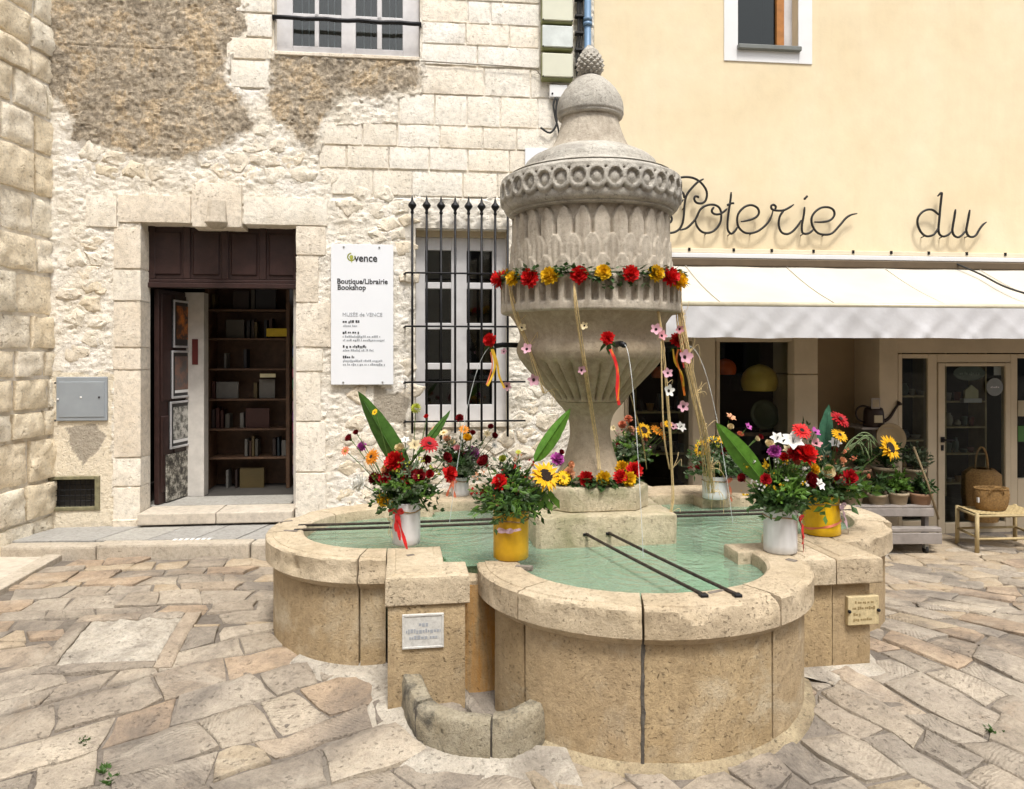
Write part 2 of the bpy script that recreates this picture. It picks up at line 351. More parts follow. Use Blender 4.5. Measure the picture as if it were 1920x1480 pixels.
def tidy(poly, mind):
    out = []
    for p in poly:
        if not out or math.hypot(p[0] - out[-1][0], p[1] - out[-1][1]) > mind: out.append(p)
    if len(out) > 3 and math.hypot(out[0][0] - out[-1][0], out[0][1] - out[-1][1]) < mind: out.pop()
    return out
def inset(poly, d):
    """Move each edge inwards by d (convex polygon)."""
    n = len(poly); out = []
    ar = sum(poly[i][0] * poly[(i + 1) % n][1] - poly[(i + 1) % n][0] * poly[i][1] for i in range(n)) / 2
    sg = 1 if ar > 0 else -1
    for i in range(n):
        p0, p1, p2 = poly[i - 1], poly[i], poly[(i + 1) % n]
        e1 = Vector((p1[0] - p0[0], p1[1] - p0[1])); e2 = Vector((p2[0] - p1[0], p2[1] - p1[1]))
        if e1.length < 1e-9 or e2.length < 1e-9: out.append(p1); continue
        e1.normalize(); e2.normalize(); n1 = Vector((-e1.y, e1.x)) * sg; n2 = Vector((-e2.y, e2.x)) * sg
        b = n1 + n2; k = d / max(.35, (1 + n1.dot(n2)) / 1.) if b.length > 1e-6 else 0
        out.append((p1[0] + b.x * k, p1[1] + b.y * k))
    return out
def area(poly): return abs(sum(poly[i][0] * poly[(i + 1) % len(poly)][1] - poly[(i + 1) % len(poly)][0] * poly[i][1] for i in range(len(poly)))) / 2
def cent(poly): return (sum(p[0] for p in poly) / len(poly), sum(p[1] for p in poly) / len(poly))
def inside(x, y, poly):
    c = False; n = len(poly)
    for i in range(n):
        x1, y1 = poly[i]; x2, y2 = poly[(i + 1) % n]
        if (y1 > y) != (y2 > y) and x < (x2 - x1) * (y - y1) / (y2 - y1) + x1: c = not c
    return c
def wobble(poly, step, amp, o=0., rs=random):
    """Break the edges up and make them wander."""
    out = []; n = len(poly)
    for i in range(n):
        p, q = poly[i], poly[(i + 1) % n]; ln = math.hypot(q[0] - p[0], q[1] - p[1]); k = max(1, int(ln / step))
        for j in range(k):
            t = j / k; x, y = lerp(p[0], q[0], t), lerp(p[1], q[1], t)
            out.append((x + amp * nz((x, y, o), 7), y + amp * nz((x, y, o + 5), 7)))
    return out

# ------------------------------------------------------------------ the square: mortar bed and its stones
def axis(lo, hi, step, far):
    a = []; x = lo
    while x < hi + 1e-6: a.append(x); x += step
    return [-far, -far * .4, lo - 3] + a + [hi + 3, far * .4, far]
gxs, gys = axis(-6, 8, .2, 70), axis(-2, 9, .2, 70)
mb = MB(); mb.grid([[(x, y, gz(x, y) - .011 + .006 * nz((x, y, 0), 5)) for x in gxs] for y in gys])
pavement = mb.build('pavement', mortar_m, smooth=True, kind='structure')
tag(pavement, 'pale stone paved square sloping gently around the fountain')
FOOT = [(-2.1, 0), (-1.95, -.45), (-1.5, -.72), (-1.35, -1.15), (-.9, -1.15), (-.7, -1.6), (0, -1.8), (.7, -1.65), (.9, -1.1), (1.35, -1.1), (1.5, -.7), (1.95, -.45), (2.1, 0), (1.9, .6), (1.4, 1.2), (0, 1.85), (-1.4, 1.2), (-1.95, .5)]
_ca, _sa = math.cos(FA), math.sin(FA)
FOOTW = [(FC[0] + u * _ca - v * _sa, FC[1] + u * _sa + v * _ca) for u, v in FOOT]
DRAIN = [tuple(G(*p, .13)[:2]) for p in ((58, 1268), (322, 1256), (378, 1168), (150, 1180))]
LSLAB = [(-6, 4.6), tuple(G(-40, 1140, .2)[:2]), tuple(G(128, 1047, .2)[:2]), (-4.2, 6.62), (-6, 6.6)]
KERBY = lambda x: 6.52 + .045 * (x + 3)                                                      # front line of the raised footway by the house
rs = random.Random(3)
def hclip(poly, p, ang, keep_left=True):
    """Cut a polygon with the line through p at angle ang."""
    nx, ny = -math.sin(ang), math.cos(ang); sg = 1 if keep_left else -1; out = []
    for i in range(len(poly)):
        a, b = poly[i], poly[(i + 1) % len(poly)]; da = sg * ((a[0] - p[0]) * nx + (a[1] - p[1]) * ny); db = sg * ((b[0] - p[0]) * nx + (b[1] - p[1]) * ny)
        if da >= 0: out.append(a)
        if da * db < 0: t = da / (da - db); out.append((lerp(a[0], b[0], t), lerp(a[1], b[1], t)))
    return out
def courses(ang, org, w, h, seed, cuts_, rng=8.):
    """Irregular courses of roughly squared stones laid at an angle, trimmed to the given half planes."""
    r = random.Random(seed); c, s = math.cos(ang), math.sin(ang); vj = [-rng]; out = []
    while vj[-1] < rng: vj.append(vj[-1] + r.uniform(*h))
    line = lambda j, u: vj[j] + .07 * nz((u * .9, j * 3.1, seed), 1) + .03 * nz((u * 3.2, j * 7.7, seed), 1)
    T = lambda u, v: (org[0] + u * c - v * s, org[1] + u * s + v * c)
    for j in range(len(vj) - 1):
        u = -rng + r.uniform(0, .4); sk = r.uniform(-.04, .04)
        while u < rng:
            ln = r.uniform(*w); sk2 = r.uniform(-.09, .09); k = max(2, int(ln / .12))
            poly = [T(lerp(u, u + ln, i / k), line(j, lerp(u, u + ln, i / k))) for i in range(k + 1)] + [T(lerp(u + ln + sk2, u + sk, i / k), line(j + 1, lerp(u + ln + sk2, u + sk, i / k))) for i in range(k + 1)]
            for (p, a, left) in cuts_:
                poly = hclip(poly, p, a, left)
                if len(poly) < 3: break
            if len(poly) >= 3 and area(poly) > .012: out.append(poly)
            u += ln; sk = sk2
    return out
SEAM = ((.35, 3.0), R(120)); SL = ((-1.2, 5.15), R(12)); SR = ((2.4, 5.7), R(-8))
allp = courses(R(31), (0, 4), (.22, .54), (.19, .32), 5, [(*SEAM, True), (*SL, False)]) + courses(R(10), (-3, 6), (.20, .40), (.15, .24), 6, [(*SL, True)]) + courses(R(-60), (2, 4), (.24, .58), (.18, .31), 7, [(*SEAM, False), (*SR, False)]) + courses(R(-35), (4, 7), (.26, .5), (.2, .3), 8, [(*SR, True)])
cells = []
for poly in allp:
    poly = tidy(poly, .03)
    if len(poly) < 3: continue
    cx, cy = cent(poly)
    if cy > 5.9 and -1.2 < cx < 2.4: continue
    if inside(cx, cy, FOOTW) or inside(cx, cy, DRAIN) or inside(cx, cy, LSLAB): continue
    if cy > FD + FT * cx - .05 or (cy > KERBY(cx) - .03 and cx < -1.0): continue
    if cy < 2.3 or abs(cx) > .78 * cy + .7 or area(poly) < .012: continue
    cells.append((area(poly) / cy ** 3, poly))
cells.sort(key=lambda c: -c[0])
def pave_piece(poly, k):
    poly = tidy(wobble(tidy(inset(poly, rs.uniform(.003, .013)), .03), .09, .034, k), .028)
    cx, cy = cent(poly); h = rs.uniform(-.003, .014); tx, ty = rs.uniform(-.03, .03), rs.uniform(-.03, .03)
    T = lambda p, dz, ins: (lerp(p[0], cx, ins), lerp(p[1], cy, ins), gz(p[0], p[1]) + h + dz + tx * (p[0] - cx) + ty * (p[1] - cy) + .006 * nz((p[0], p[1], k), 9))
    return [[T(p, -.05, 0) for p in poly], [T(p, -.006, .0) for p in poly], [T(p, -.0005, .04) for p in poly], [T(p, .003, .45) for p in poly]], (cx, cy, gz(cx, cy) + h + .005)
for k, (_, poly) in enumerate(cells[:300]):
    rows, c = pave_piece(poly, k); n = len(rows[0]); m = MB(); m.grid(rows, 0, True)
    b = len(m.v); m.v.append(Vector(c)); [m.f.append((3 * n + j, 3 * n + (j + 1) % n, b)) for j in range(n)]; m.m += [0] * n
    o = m.build('paving_stone', pave_m, None, False, org=c); o.parent = pavement; smooth_by(o, 40)
m = MB()
for k, (_, poly) in enumerate(cells[300:]):
    rows, c = pave_piece(poly, k); n = len(rows[0]); b0 = len(m.v); m.grid(rows, 0, True)
    b = len(m.v); m.v.append(Vector(c)); [m.f.append((b0 + 3 * n + j, b0 + 3 * n + (j + 1) % n, b)) for j in range(n)]; m.m += [0] * n
if m.v:
    o = m.build('far_paving_stones', stone('far_paving', (.45, .37, .27), (.34, .27, .19), scale=5, bump=.9, pit=38, pitamt=.4, stain=((.36, .26, .15), .5)), None, True, kind='stuff'); o.parent = pavement
# weeds in the joints
weed_m = leafy('weed', (.05, .11, .02))
for (px, py) in ((158, 1408), (192, 1452), (205, 1470), (1863, 1392)):
    c = G(px, py, gz(0, 3.3)); c.z = gz(c.x, c.y); t = MB()
    for _ in range(26):
        a, r_ = rs.uniform(0, 6.28), rs.uniform(.0, .035); p = c + Vector((math.cos(a) * r_, math.sin(a) * r_, 0)); q = p + Vector((rs.uniform(-.03, .03), rs.uniform(-.03, .03), rs.uniform(.008, .03))); w = Vector((-math.sin(a), math.cos(a), .3)) * .009
        t.quad([p, p * .5 + q * .5 + w, q, p * .5 + q * .5 - w])
    o = t.build('weed_tuft', weed_m, None, org=c)
    tag(o, {158: 'small green weed tuft farther from the frame edge, in a paving joint', 192: 'green weed tuft near the lower left corner, in a paving joint', 205: 'lowest green weed tuft, at the bottom edge of the picture', 1863: 'tiny green weed in a joint right of the fountain'}[px], 'weed', 'weeds in the paving joints')
# stone-framed drain cover
dr = thing('drain_cover', 'rectangular rough cement cover in a pale stone frame, set in the paving', 'drain cover', (*cent(DRAIN), gz(*cent(DRAIN))))
A, B, C_, D_ = [Vector((p[0], p[1], 0)) for p in DRAIN]
def bil(u, v): return (A * (1 - u) + B * u) * (1 - v) + (D_ * (1 - u) + C_ * u) * v
def gslab(u0, u1, v0, v1, h, name, mat, amp=.003, n=10):
    m = MB(); rows = []
    for j in range(n + 1):
        row = []
        for i in range(n + 1):
            p = bil(lerp(u0, u1, i / n), lerp(v0, v1, j / n)); e = min(i, n - i, j, n - j)
            row.append((p.x, p.y, gz(p.x, p.y) + h - (.012 if e == 0 else 0) + amp * fbm(p, 14)))
        rows.append(row)
    m.grid(rows)
    edge = [rows[0][i] for i in range(n + 1)] + [rows[j][n] for j in range(1, n + 1)] + [rows[n][i] for i in range(n - 1, -1, -1)] + [rows[j][0] for j in range(n - 1, 0, -1)]
    m.grid([[(p[0], p[1], p[2] - .05) for p in edge], edge], 0, True)
    return m.build(name, mat, dr, True)
gslab(.13, .86, .10, .88, .019, 'cover', cement_m, .03, 34)
for r_ in ((.0, .86, .0, .095), (.0, .5, .885, 1.), (.505, .86, .885, 1.), (.865, 1., .0, 1.), (.0, .125, .10, .88)): gslab(*r_, .027, 'frame_stone', pave_m, .014)
# smooth pale slabs at the foot of the side wall
tt = thing('pale_slab_step', 'smooth pale slabs with a raised border, far left by the side wall', 'slab', (-4.3, 5.8, .2))
def flat_prism(pts, z0, z1, name, mat, parent, bevel=.006):
    m = MB(); n = len(pts); m.grid([[(x, y, gz(x, y) + z0) for x, y in pts], [(x, y, gz(x, y) + z1) for x, y in pts]], 0, True); m.cap(0, n, True); m.cap(n, n)
    return m.build(name, mat, parent, False, bevel)
e1, e2 = G(128, 1047, .2), G(-40, 1142, .2); bw = Vector((-.16, .05, 0))
flat_prism([(e1.x, e1.y), (e1.x - .15, e1.y + .03), (e2.x - .15, e2.y + .03), (e2.x, e2.y)], -.06, .045, 'border_stone', kerb_m, tt)
flat_prism([(e1.x - .16, e1.y + .03), (-4.4, 6.5), (-6, 6.5), (-6, 4.9), (e2.x - .16, e2.y + .03)], -.06, .028, 'slab', smooth_m, tt)

# ------------------------------------------------------------------ raised footway in front of the stone house
fw = thing('footway', 'raised grey paved footway with a worn kerb before the stone house', None, (-2.5, 6.9, .2), kind='structure')
KT = .345
def fslab(pts, z0, z1, name, mat, bevel=.008):
    m = MB(); n = len(pts); m.grid([[(x, y, z0) for x, y in pts], [(x, y, z1 + .002 * nz((x, y, 0), 6)) for x, y in pts]], 0, True); m.cap(0, n, True); m.cap(n, n); return m.build(name, mat, fw, False, bevel, seg=2)
def wallY(x): return FD + FT * x
xs = [-4.44, -3.62, -2.3, -.9]
for i in range(3):
    a, b = xs[i] + .008, xs[i + 1] - .008
    fslab(tidy(wobble([(a, KERBY(a)), (b, KERBY(b)), (b, KERBY(b) + .17), (a, KERBY(a) + .17)], .12, .02, i), .03), .02, KT - (.012 if i == 0 else 0), 'kerb_stone', kerb_m, .022)
xs = [-4.44, -4.05, -3.66, -3.2, -2.8, -2.42, -1.95, -1.5, -.9]
for i in range(8):
    a, b = xs[i] + .006, xs[i + 1] - .006; sk = .22
    fslab([(a - sk * .3, KERBY(a) + .18), (b - sk * .3, KERBY(b) + .18), (b + sk * .3, wallY(b + .07) - .02), (a + sk * .3, wallY(a + .07) - .02)], .1, KT - .006 + rs.uniform(-.003, .003), 'paving_tile', slab_m, .004)
m = MB(); m.quad([(-4.5, KERBY(-4.5) + .05, KT - .03), (-.95, KERBY(-.95) + .05, KT - .03), (-.95, wallY(-.95), KT - .03), (-4.5, wallY(-4.5), KT - .03)]); m.build('bedding', mortar_m, fw)
p = G(325, 1012, KT); q = G(400, 1010, KT); m = MB()
for i in range(7):
    a = p.lerp(q, i / 7); b = p.lerp(q, (i + .62) / 7); m.box(a.x, b.x, a.y - .03, a.y + .03, KT - .005, KT + .001)
m.build('painted_marks', white_m, fw)

# ------------------------------------------------------------------ the old stone house
CORN = FS(93)                                                                               # corner with the side wall
END = FS(1113)                                                                              # where the yellow house begins
house = thing('stone_house', 'old pale stone house with patched rubble wall behind the fountain', 'house', (FS(600), 0, .1), FAC)
DOOR = (FS(264), FS(557), KT + .0, FP(410, 419)[1]); 
LWIN = (FS(779), FS(952), FP(860, 793)[1], FP(860, 429)[1])
UWIN = (FS(515), FS(787), FP(650, 108)[1], 7.0)
VENTO = (FS(90), FS(188), FP(140, 957)[1], FP(140, 893)[1])
def topx(s, z):
    w = FAC @ Vector((s, 0, z)); return CX + FPX * w.x / w.y, HY - (z - EYE) / w.y * FPX
BR1 = [(80, -160), (455, -160), (458, 55), (428, 100), (420, 150), (470, 205), (490, 235), (430, 262), (360, 300), (270, 300), (200, 275), (135, 265), (130, 205), (80, 190)]
BR2 = [(508, 100), (792, 108), (790, 165), (700, 185), (640, 180), (600, 235), (588, 292), (562, 280), (545, 235), (505, 235), (505, 160)]
GR1 = [(122, 803), (150, 797), (182, 802), (196, 815), (192, 838), (176, 856), (160, 870), (144, 862), (133, 846), (128, 825)]; GR2 = [(700, 725), (765, 740), (760, 800), (700, 780)]; GR3 = [(425, 10), (455, 25), (462, 60), (440, 90), (418, 70)]
PLAS = [(96, 700), (212, 700), (212, 1000), (96, 1000)]
ASHZ = [[(788, -200), (1018, -200), (1018, 124), (1075, 126), (1080, 372), (620, 372), (620, 330), (596, 322), (596, 238), (745, 232), (745, 182), (788, 178)], [(438, -200), (514, -200), (514, 112), (506, 168), (424, 168)]]
def zones(s, z):
    px, py = topx(s, z); j = 16 * fbm((s, 0, z), 6, 3); k = 16 * fbm((s, 5, z), 6, 9)
    x, y = px + j, py + k
    b_ = 0.
    for (dx, dy) in ((0, 0), (11, 0), (-11, 0), (0, 11), (0, -11), (8, 8), (-8, -8), (8, -8), (-8, 8)):
        if inside(x + dx, y + dy, BR1) or inside(x + dx, y + dy, BR2): b_ += 1 / 9
    return (b_, 1. if inside(x, y, GR1) or inside(x, y, GR2) or inside(x, y, GR3) else 0., 1. if inside(x, y, PLAS) else 0.)
def relief(s, z, zn):
    if zn[0] > .05:
        d = Vector((s, 0, z)); sh = Vector((s + .3 * z, 0, z * 2.2 - .5 * s))
        r1 = abs(nz(sh, 9)); r2 = abs(nz(sh, 21, 4))
        return .010 * zn[0] + .028 * fbm(d, 8, 2) + .014 * (r1 - .2) + .018 * (r2 - .2) + .020 * abs(nz(d, 34))
    if zn[2] or zn[1]: return .004 + .006 * fbm((s, 0, z), 9) + .004 * fbm((s, 0, z), 30)
    px, py = topx(s, z)
    if any(inside(px, py, A_) for A_ in ASHZ): return -.016 + .012 * fbm((s, 0, z), 9)
    sh = Vector((s + .2 * z, 0, z * 1.6 - .2 * s)); return .006 + .024 * fbm((s, 0, z), 6, 4) + .020 * (abs(nz(sh, 11)) - .2) + .014 * (abs(nz(sh, 24, 3)) - .2) + .014 * fbm((s, 0, z), 31, 5)
def cuts(lo, hi, step, extra):
    n = max(1, int((hi - lo) / step)); a = [lo + (hi - lo) * i / n for i in range(n + 1)]
    for e in extra:
        if lo < e < hi:
            i = min(range(len(a)), key=lambda i: abs(a[i] - e)); a[i] = e
    return sorted(set(a))
OPEN = [DOOR, LWIN, UWIN, VENTO]
ss = cuts(CORN, END, .016, [v for o in OPEN for v in o[:2]]); zs = cuts(.2, 6.1, .016, [v for o in OPEN for v in o[2:]])
ix = {}; V, F, ZC = [], [], []
def vid(i, j):
    k = (i, j)
    if k not in ix:
        s, z = ss[i], zs[j]; zn = zones(s, z); edge = any(abs(s - o[0]) < .004 or abs(s - o[1]) < .004 for o in OPEN) or any(abs(z - o[2]) < .004 or abs(z - o[3]) < .004 for o in OPEN)
        ix[k] = len(V); V.append((s, -relief(s, z, zn) * (.4 if edge else 1), z)); ZC.append((*zn, 1))
    return ix[k]
for i in range(len(ss) - 1):
    for j in range(len(zs) - 1):
        cs, cz = (ss[i] + ss[i + 1]) / 2, (zs[j] + zs[j + 1]) / 2
        if any(o[0] < cs < o[1] and o[2] < cz < o[3] for o in OPEN): continue
        F.append((vid(i, j), vid(i + 1, j), vid(i + 1, j + 1), vid(i, j + 1)))
m, nt, b = base_mat('old_wall'); vec, _ = coords(nt, False)
at = nt.nodes.new('ShaderNodeAttribute'); at.attribute_name = 'zone'; sp = nt.nodes.new('ShaderNodeSeparateColor'); L(nt, at.outputs['Color'], sp.inputs[0])
n1 = noise_n(nt, vec, 1.6, 5, .6); cr = ramp(nt, n1, [(.3, (.76, .68, .55)), (.5, (.86, .80, .70)), (.7, (.90, .86, .80))])
nb = noise_n(nt, vec, 3.0, 9, .74, .6); br = ramp(nt, nb, [(.28, (.20, .17, .135)), (.40, (.35, .295, .225)), (.50, (.46, .39, .30)), (.58, (.52, .40, .26)), (.66, (.62, .54, .42)), (.78, (.72, .65, .54))])
nf = noise_n(nt, vec, 26, 6, .75); br = mixc(nt, .8, br, ramp(nt, nf, [(.32, .35), (.52, 1.), (.68, 1.7)]), 'MULTIPLY')
col = mixc(nt, sp.outputs[2], cr, (.80, .71, .56)); col = mixc(nt, sp.outputs[1], col, (.42, .37, .30)); mk = ramp(nt, addv(nt, sp.outputs[0], addv(nt, mulv(nt, noise_n(nt, vec, 14, 5, .7), .7), addv(nt, mulv(nt, noise_n(nt, vec, 2.6, 6, .7), 1.5), _const(nt, -1.12)))), [(.3, 0.), (.75, 1.)]); col = mixc(nt, mk, col, br)
nm = noise_n(nt, vec, 18, 6, .7); col = mixc(nt, .5, col, ramp(nt, nm, [(.28, .62), (.5, 1.02), (.75, 1.2)]), 'MULTIPLY')
pits = ramp(nt, noise_n(nt, vec, 48, 3, .5), [(.27, 1.), (.37, 0.)]); col = mixc(nt, mulv(nt, pits, .45), col, (.17, .13, .09))
L(nt, col, b.inputs['Base Color']); b.inputs['Roughness'].default_value = .95; b.inputs['Specular IOR Level'].default_value = .15
bp = node(nt, 'ShaderNodeBump', Strength=.8, Distance=.024); L(nt, addv(nt, addv(nt, nf, mulv(nt, nm, .9)), addv(nt, mulv(nt, pits, -.5), mulv(nt, noise_n(nt, vec, 70, 4, .7), .4))), bp.inputs['Height']); L(nt, bp.outputs[0], b.inputs['Normal'])
oldplaster_m = m
mb = MB(); mb.v = [Vector(v) for v in V]; mb.f = F; mb.m = [0] * len(F)
for (s0, s1, z0, z1), dep in ((DOOR, .24), (LWIN, .22), (UWIN, .16), (VENTO, .12)):                # reveals
    a = .003
    for q in (((s0 + a, 0, z0), (s0 + a, dep, z0), (s0 + a, dep, z1), (s0 + a, 0, z1)), ((s1 - a, 0, z0), (s1 - a, 0, z1), (s1 - a, dep, z1), (s1 - a, dep, z0)), ((s0, 0, z1 - a), (s0, dep, z1 - a), (s1, dep, z1 - a), (s1, 0, z1 - a)), ((s0, 0, z0 + a), (s1, 0, z0 + a), (s1, dep, z0 + a), (s0, dep, z0 + a))): mb.quad(q)
mb.box(CORN, END, .0, .3, -.1, .2); mb.box(CORN, FS(515), .0, .3, 6.1, 9.5); mb.box(FS(787), END, .0, .3, 6.1, 9.5); mb.box(FS(515), FS(787), .01, .3, 7.0, 9.5)
wall = mb.build('wall', oldplaster_m, house)
ca = wall.data.color_attributes.new('zone', 'FLOAT_COLOR', 'POINT')
for i in range(len(wall.data.vertices)): ca.data[i].color = (0, 0, 0, 1)
_key = {}
o_ = ORG[house.name]
for i, v in enumerate(wall.data.vertices):
    if i < len(ZC): ca.data[i].color = ZC[i]
smooth_by(wall, 60)

def block(s0, s1, z0, z1, name, mat, parent, proud=.015, amp=.006, deep=.05, bev=.012, step=.07, seed=0, rough=1.):
    """A dressed block: a gridded rough face with rounded arrises and sides that run into the wall."""
    nx, ny = max(2, int((s1 - s0) / step)), max(2, int((z1 - z0) / step)); rows = []
    for j in range(-1, ny + 2):
        row = []
        for i in range(-1, nx + 2):
            ii, jj = min(max(i, 0), nx), min(max(j, 0), ny); s, z = lerp(s0, s1, ii / nx), lerp(z0, z1, jj / ny)
            out = i in (-1, nx + 1) or j in (-1, ny + 1); rim = ii in (0, nx) or jj in (0, ny)
            w = .005 * rough * nz((s, seed, z), 8); w2 = .005 * rough * nz((s, seed + 9, z), 8)
            if not out and rim:
                s += (bev if ii == 0 else -bev if ii == nx else 0) * .6; z += (bev if jj == 0 else -bev if jj == ny else 0) * .6
            y = deep if out else -(proud + amp * fbm((s, seed, z), 9, seed * .3)) + (bev * .7 if rim else 0)
            row.append((s + w, y, z + w2))
        rows.append(row)
    m = MB(); m.grid(rows); o = m.build(name, mat, parent); smooth_by(o, 48); return o
# ashlar courses
zr = lambda y: FP(900, y)[1]
rowy = [(-95, -42, 790, 1012), (-42, 2, 790, 1012), (2, 45, 790, 1012), (45, 86, 790, 1012), (86, 125, 790, 1012), (126, 180, 790, 1034), (180, 238, 748, 1040), (238, 280, 598, 1060), (280, 322, 598, 1075), (324, 371, 622, 1075)]
LAYX = {2: [877, 920, 1012], 3: [790, 873, 955], 4: [790, 895], 5: [790, 908], 6: [748, 815, 875, 938, 1008], 7: [680, 745, 905, 968], 8: [598, 650, 805, 877, 955, 1000], 9: [700, 868]}
rb = random.Random(11); nb_ = 0
for ri, (y0, y1, x0, x1) in enumerate(rowy):
    xs = sorted(set([x0, x1] + [x for x in LAYX.get(ri, [])]))
    full = [xs[0]]
    for x in xs[1:]:
        while x - full[-1] > 125: full.append(full[-1] + rb.uniform(62, 100))
        if x - full[-1] < 26 and len(full) > 1: full[-1] = x
        else: full.append(x)
    for a, b in zip(full[:-1], full[1:]):
        nb_ += 1; block(FS(a) + .004, FS(b) - .004, zr(y1) + .004, zr(y0) - .004, 'ashlar_block', ashlar_m, house, rb.uniform(.002, .012), .016, seed=nb_, rough=1.6, bev=.009)
zl = lambda y: FP(460, y)[1]
for (y0, y1, x0, x1) in ((-80, -20, 462, 512), (-20, 24, 440, 512), (24, 70, 462, 512), (70, 112, 424, 512), (112, 166, 432, 506)):
    nb_ += 1; block(FS(x0) + .004, FS(x1) - .004, zl(y1) + .005, zl(y0) - .005, 'ashlar_block', ashlar_m, house, .02, .010, seed=nb_)
# rubble between
KEEP = [[(96, 285), (600, 285), (600, 320), (774, 372), (774, 1000), (96, 1000)], [(420, 170), (600, 235), (600, 330), (400, 330), (400, 262)], [(774, 806), (1010, 806), (1010, 990), (774, 990)], [(962, 640), (1040, 640), (1040, 990), (962, 990)]]
AVOID = [[(158, 343), (628, 343), (628, 1000), (205, 1000), (205, 425), (158, 425)], [(96, 690), (215, 690), (215, 1000), (96, 1000)], [(620, 455), (742, 455), (742, 724), (620, 724)], BR1, BR2, GR2]
rseeds = []; rb = random.Random(5)
for j in range(40):
    z = .3 + j * .145
    for i in range(46):
        s = CORN + (i + (.5 if j % 2 else 0)) * .235 + rb.uniform(-.085, .085); rseeds.append((s, z + rb.uniform(-.045, .045)))
for k, (sd_, poly) in enumerate(voronoi(rseeds, .6, 1.35)):
    poly = tidy(poly, .02); c = cent(poly); px, py = topx(*c)
    if not any(inside(px, py, K) for K in KEEP): continue
    if any(inside(*topx(lerp(q[0], c[0], .45), lerp(q[1], c[1], .45)), A_) for A_ in AVOID for q in poly + [c]): continue
    if rb.random() < .10: continue
    if any(q[0] < CORN + .02 or (q[1] < KT + .02) for q in poly): continue
    ins = inset(poly, rb.uniform(.004, .013)); ins = tidy(wobble(ins, .04, .022, k), .012); h = rb.uniform(.006, .022); rows = []
    for (f_, y) in ((0, .025), (.03, -.2 * h), (.12, -.7 * h), (.36, -h), (.68, -h)):
        rows.append([(lerp(p[0], c[0], f_), y - (.034 * fbm((lerp(p[0], c[0], f_), k, lerp(p[1], c[1], f_)), 13, k) * (1 if f_ > .05 else .4)), lerp(p[1], c[1], f_)) for p in ins])
    m = MB(); m.grid(rows, 0, True); n = len(ins); b = len(m.v); m.v.append(Vector((c[0], -h - .008, c[1]))); [m.f.append((4 * n + q, 4 * n + (q + 1) % n, b)) for q in range(n)]; m.m += [0] * n
    o = m.build('rubble_stone', rubble_m, house); smooth_by(o, 32)
# door surround
zd = lambda y, px=240: FP(px, y)[1]
ys = [428, 505, 565, 652, 694, 858, 912, 985]
for i in range(7): block(FS(212 if i % 2 else 214) + .003, DOOR[0] + .012, zd(ys[i + 1]) + .004, zd(ys[i]) - .004, 'jamb_stone', jamb_m, house, .03 if i < 6 else .045, .005, .2, .010, seed=40 + i)
ys = [424, 480, 568, 652, 697, 790, 885, 985]; wd = [612, 598, 622, 606, 603, 612, 625]
for i in range(7): block(DOOR[1] - .012, FS(wd[i] - (12 if i == 6 else 0)), FP(590, ys[i + 1])[1] + .004, FP(590, ys[i])[1] - .004, 'jamb_stone', jamb_m, house, .03 if i < 6 else .05, .006 if i < 6 else .02, .2, .010, seed=60 + i)
lz0, lz1 = DOOR[3] - .012, FP(300, 371)[1]
for a, b, dz in ((162, 222, 0), (222, 361, .02), (457, 616, .03)): block(FS(a), FS(b) - .005, lz0 if b > 230 else zd(428), lz1 + dz, 'lintel_stone', jamb_m, house, .032, .005, .2, .012, seed=a)
block(FS(361) + .003, FS(457) - .005, lz0 - .035, FP(410, 346)[1], 'keystone', jamb_m, house, .05, .004, .2, .012, seed=99)
m = MB(); ks0, ks1, kb, kt = FS(390), FS(430), FP(410, 430)[1], FP(410, 371)[1]; mid = (ks0 + ks1) / 2
prof = [(kt, .05, .6), (kt - .04, .075, .8), (kb + .11, .12, .9), (kb + .05, .15, 1.0), (kb + .015, .11, .8), (kb - .005, .06, .5)]
m.grid([[(mid - (ks1 - ks0) / 2 * w, -.03, z), (mid - (ks1 - ks0) / 2 * w, -dpt * .8, z), (mid - (ks1 - ks0) / 4 * w, -dpt, z), (mid + (ks1 - ks0) / 4 * w, -dpt, z), (mid + (ks1 - ks0) / 2 * w, -dpt * .8, z), (mid + (ks1 - ks0) / 2 * w, -.03, z)] for z, dpt, w in prof], 0, True); m.cap(0, 6); m.cap(30, 6, True)
m.build('keystone_boss', kerb_m, house, False, .006)
# doorstep
dz = FP(400, 961, -.12)[1]
m = MB(); m.box(FS(258, -.12), FS(405, -.12) - .003, -.13, .26, dz - .11, dz); o = m.build('doorstep', smooth_m, house, False, .012, seg=2)
m = MB(); m.box(FS(405, -.12) + .003, FS(548, -.12), -.13, .26, dz - .11, dz - .003); o = m.build('doorstep', smooth_m, house, False, .012, seg=2)
m = MB(); m.box(FS(214), FS(262), -.06, .05, KT - .05, FP(240, 972)[1]); m.build('footing_stone', jamb_m, house, False, .01)
# transom of four sunk panels
tz0, tz1 = FP(410, 541, .2)[1], DOOR[3]
tr = MB(); tr.box(DOOR[0], DOOR[1], .20, .25, tz0 + .09, tz1); tr.box(DOOR[0], DOOR[1], .15, .27, tz0, tz0 + .05); tr.box(DOOR[0], DOOR[1], .175, .25, tz0 + .052, tz0 + .088)
transom = tr.build('door_transom', maroon_m, house, False, .006)
dw = DOOR[1] - DOOR[0]
for i in range(5): MB().box(DOOR[0] + dw * (i / 4) - .035 + (.035 if i == 0 else -.035 if i == 4 else 0), DOOR[0] + dw * (i / 4) + .035 + (.035 if i == 0 else -.035 if i == 4 else 0), .18, .205, tz0 + .09, tz1).build('stile', maroon_m, transom, False, .006)
for i in range(4): MB().box(DOOR[0] + dw * (i + .5) / 4 - .13, DOOR[0] + dw * (i + .5) / 4 + .13, .185, .21, tz0 + .13, tz1 - .06).build('panel', maroon_m, transom, False, .018)
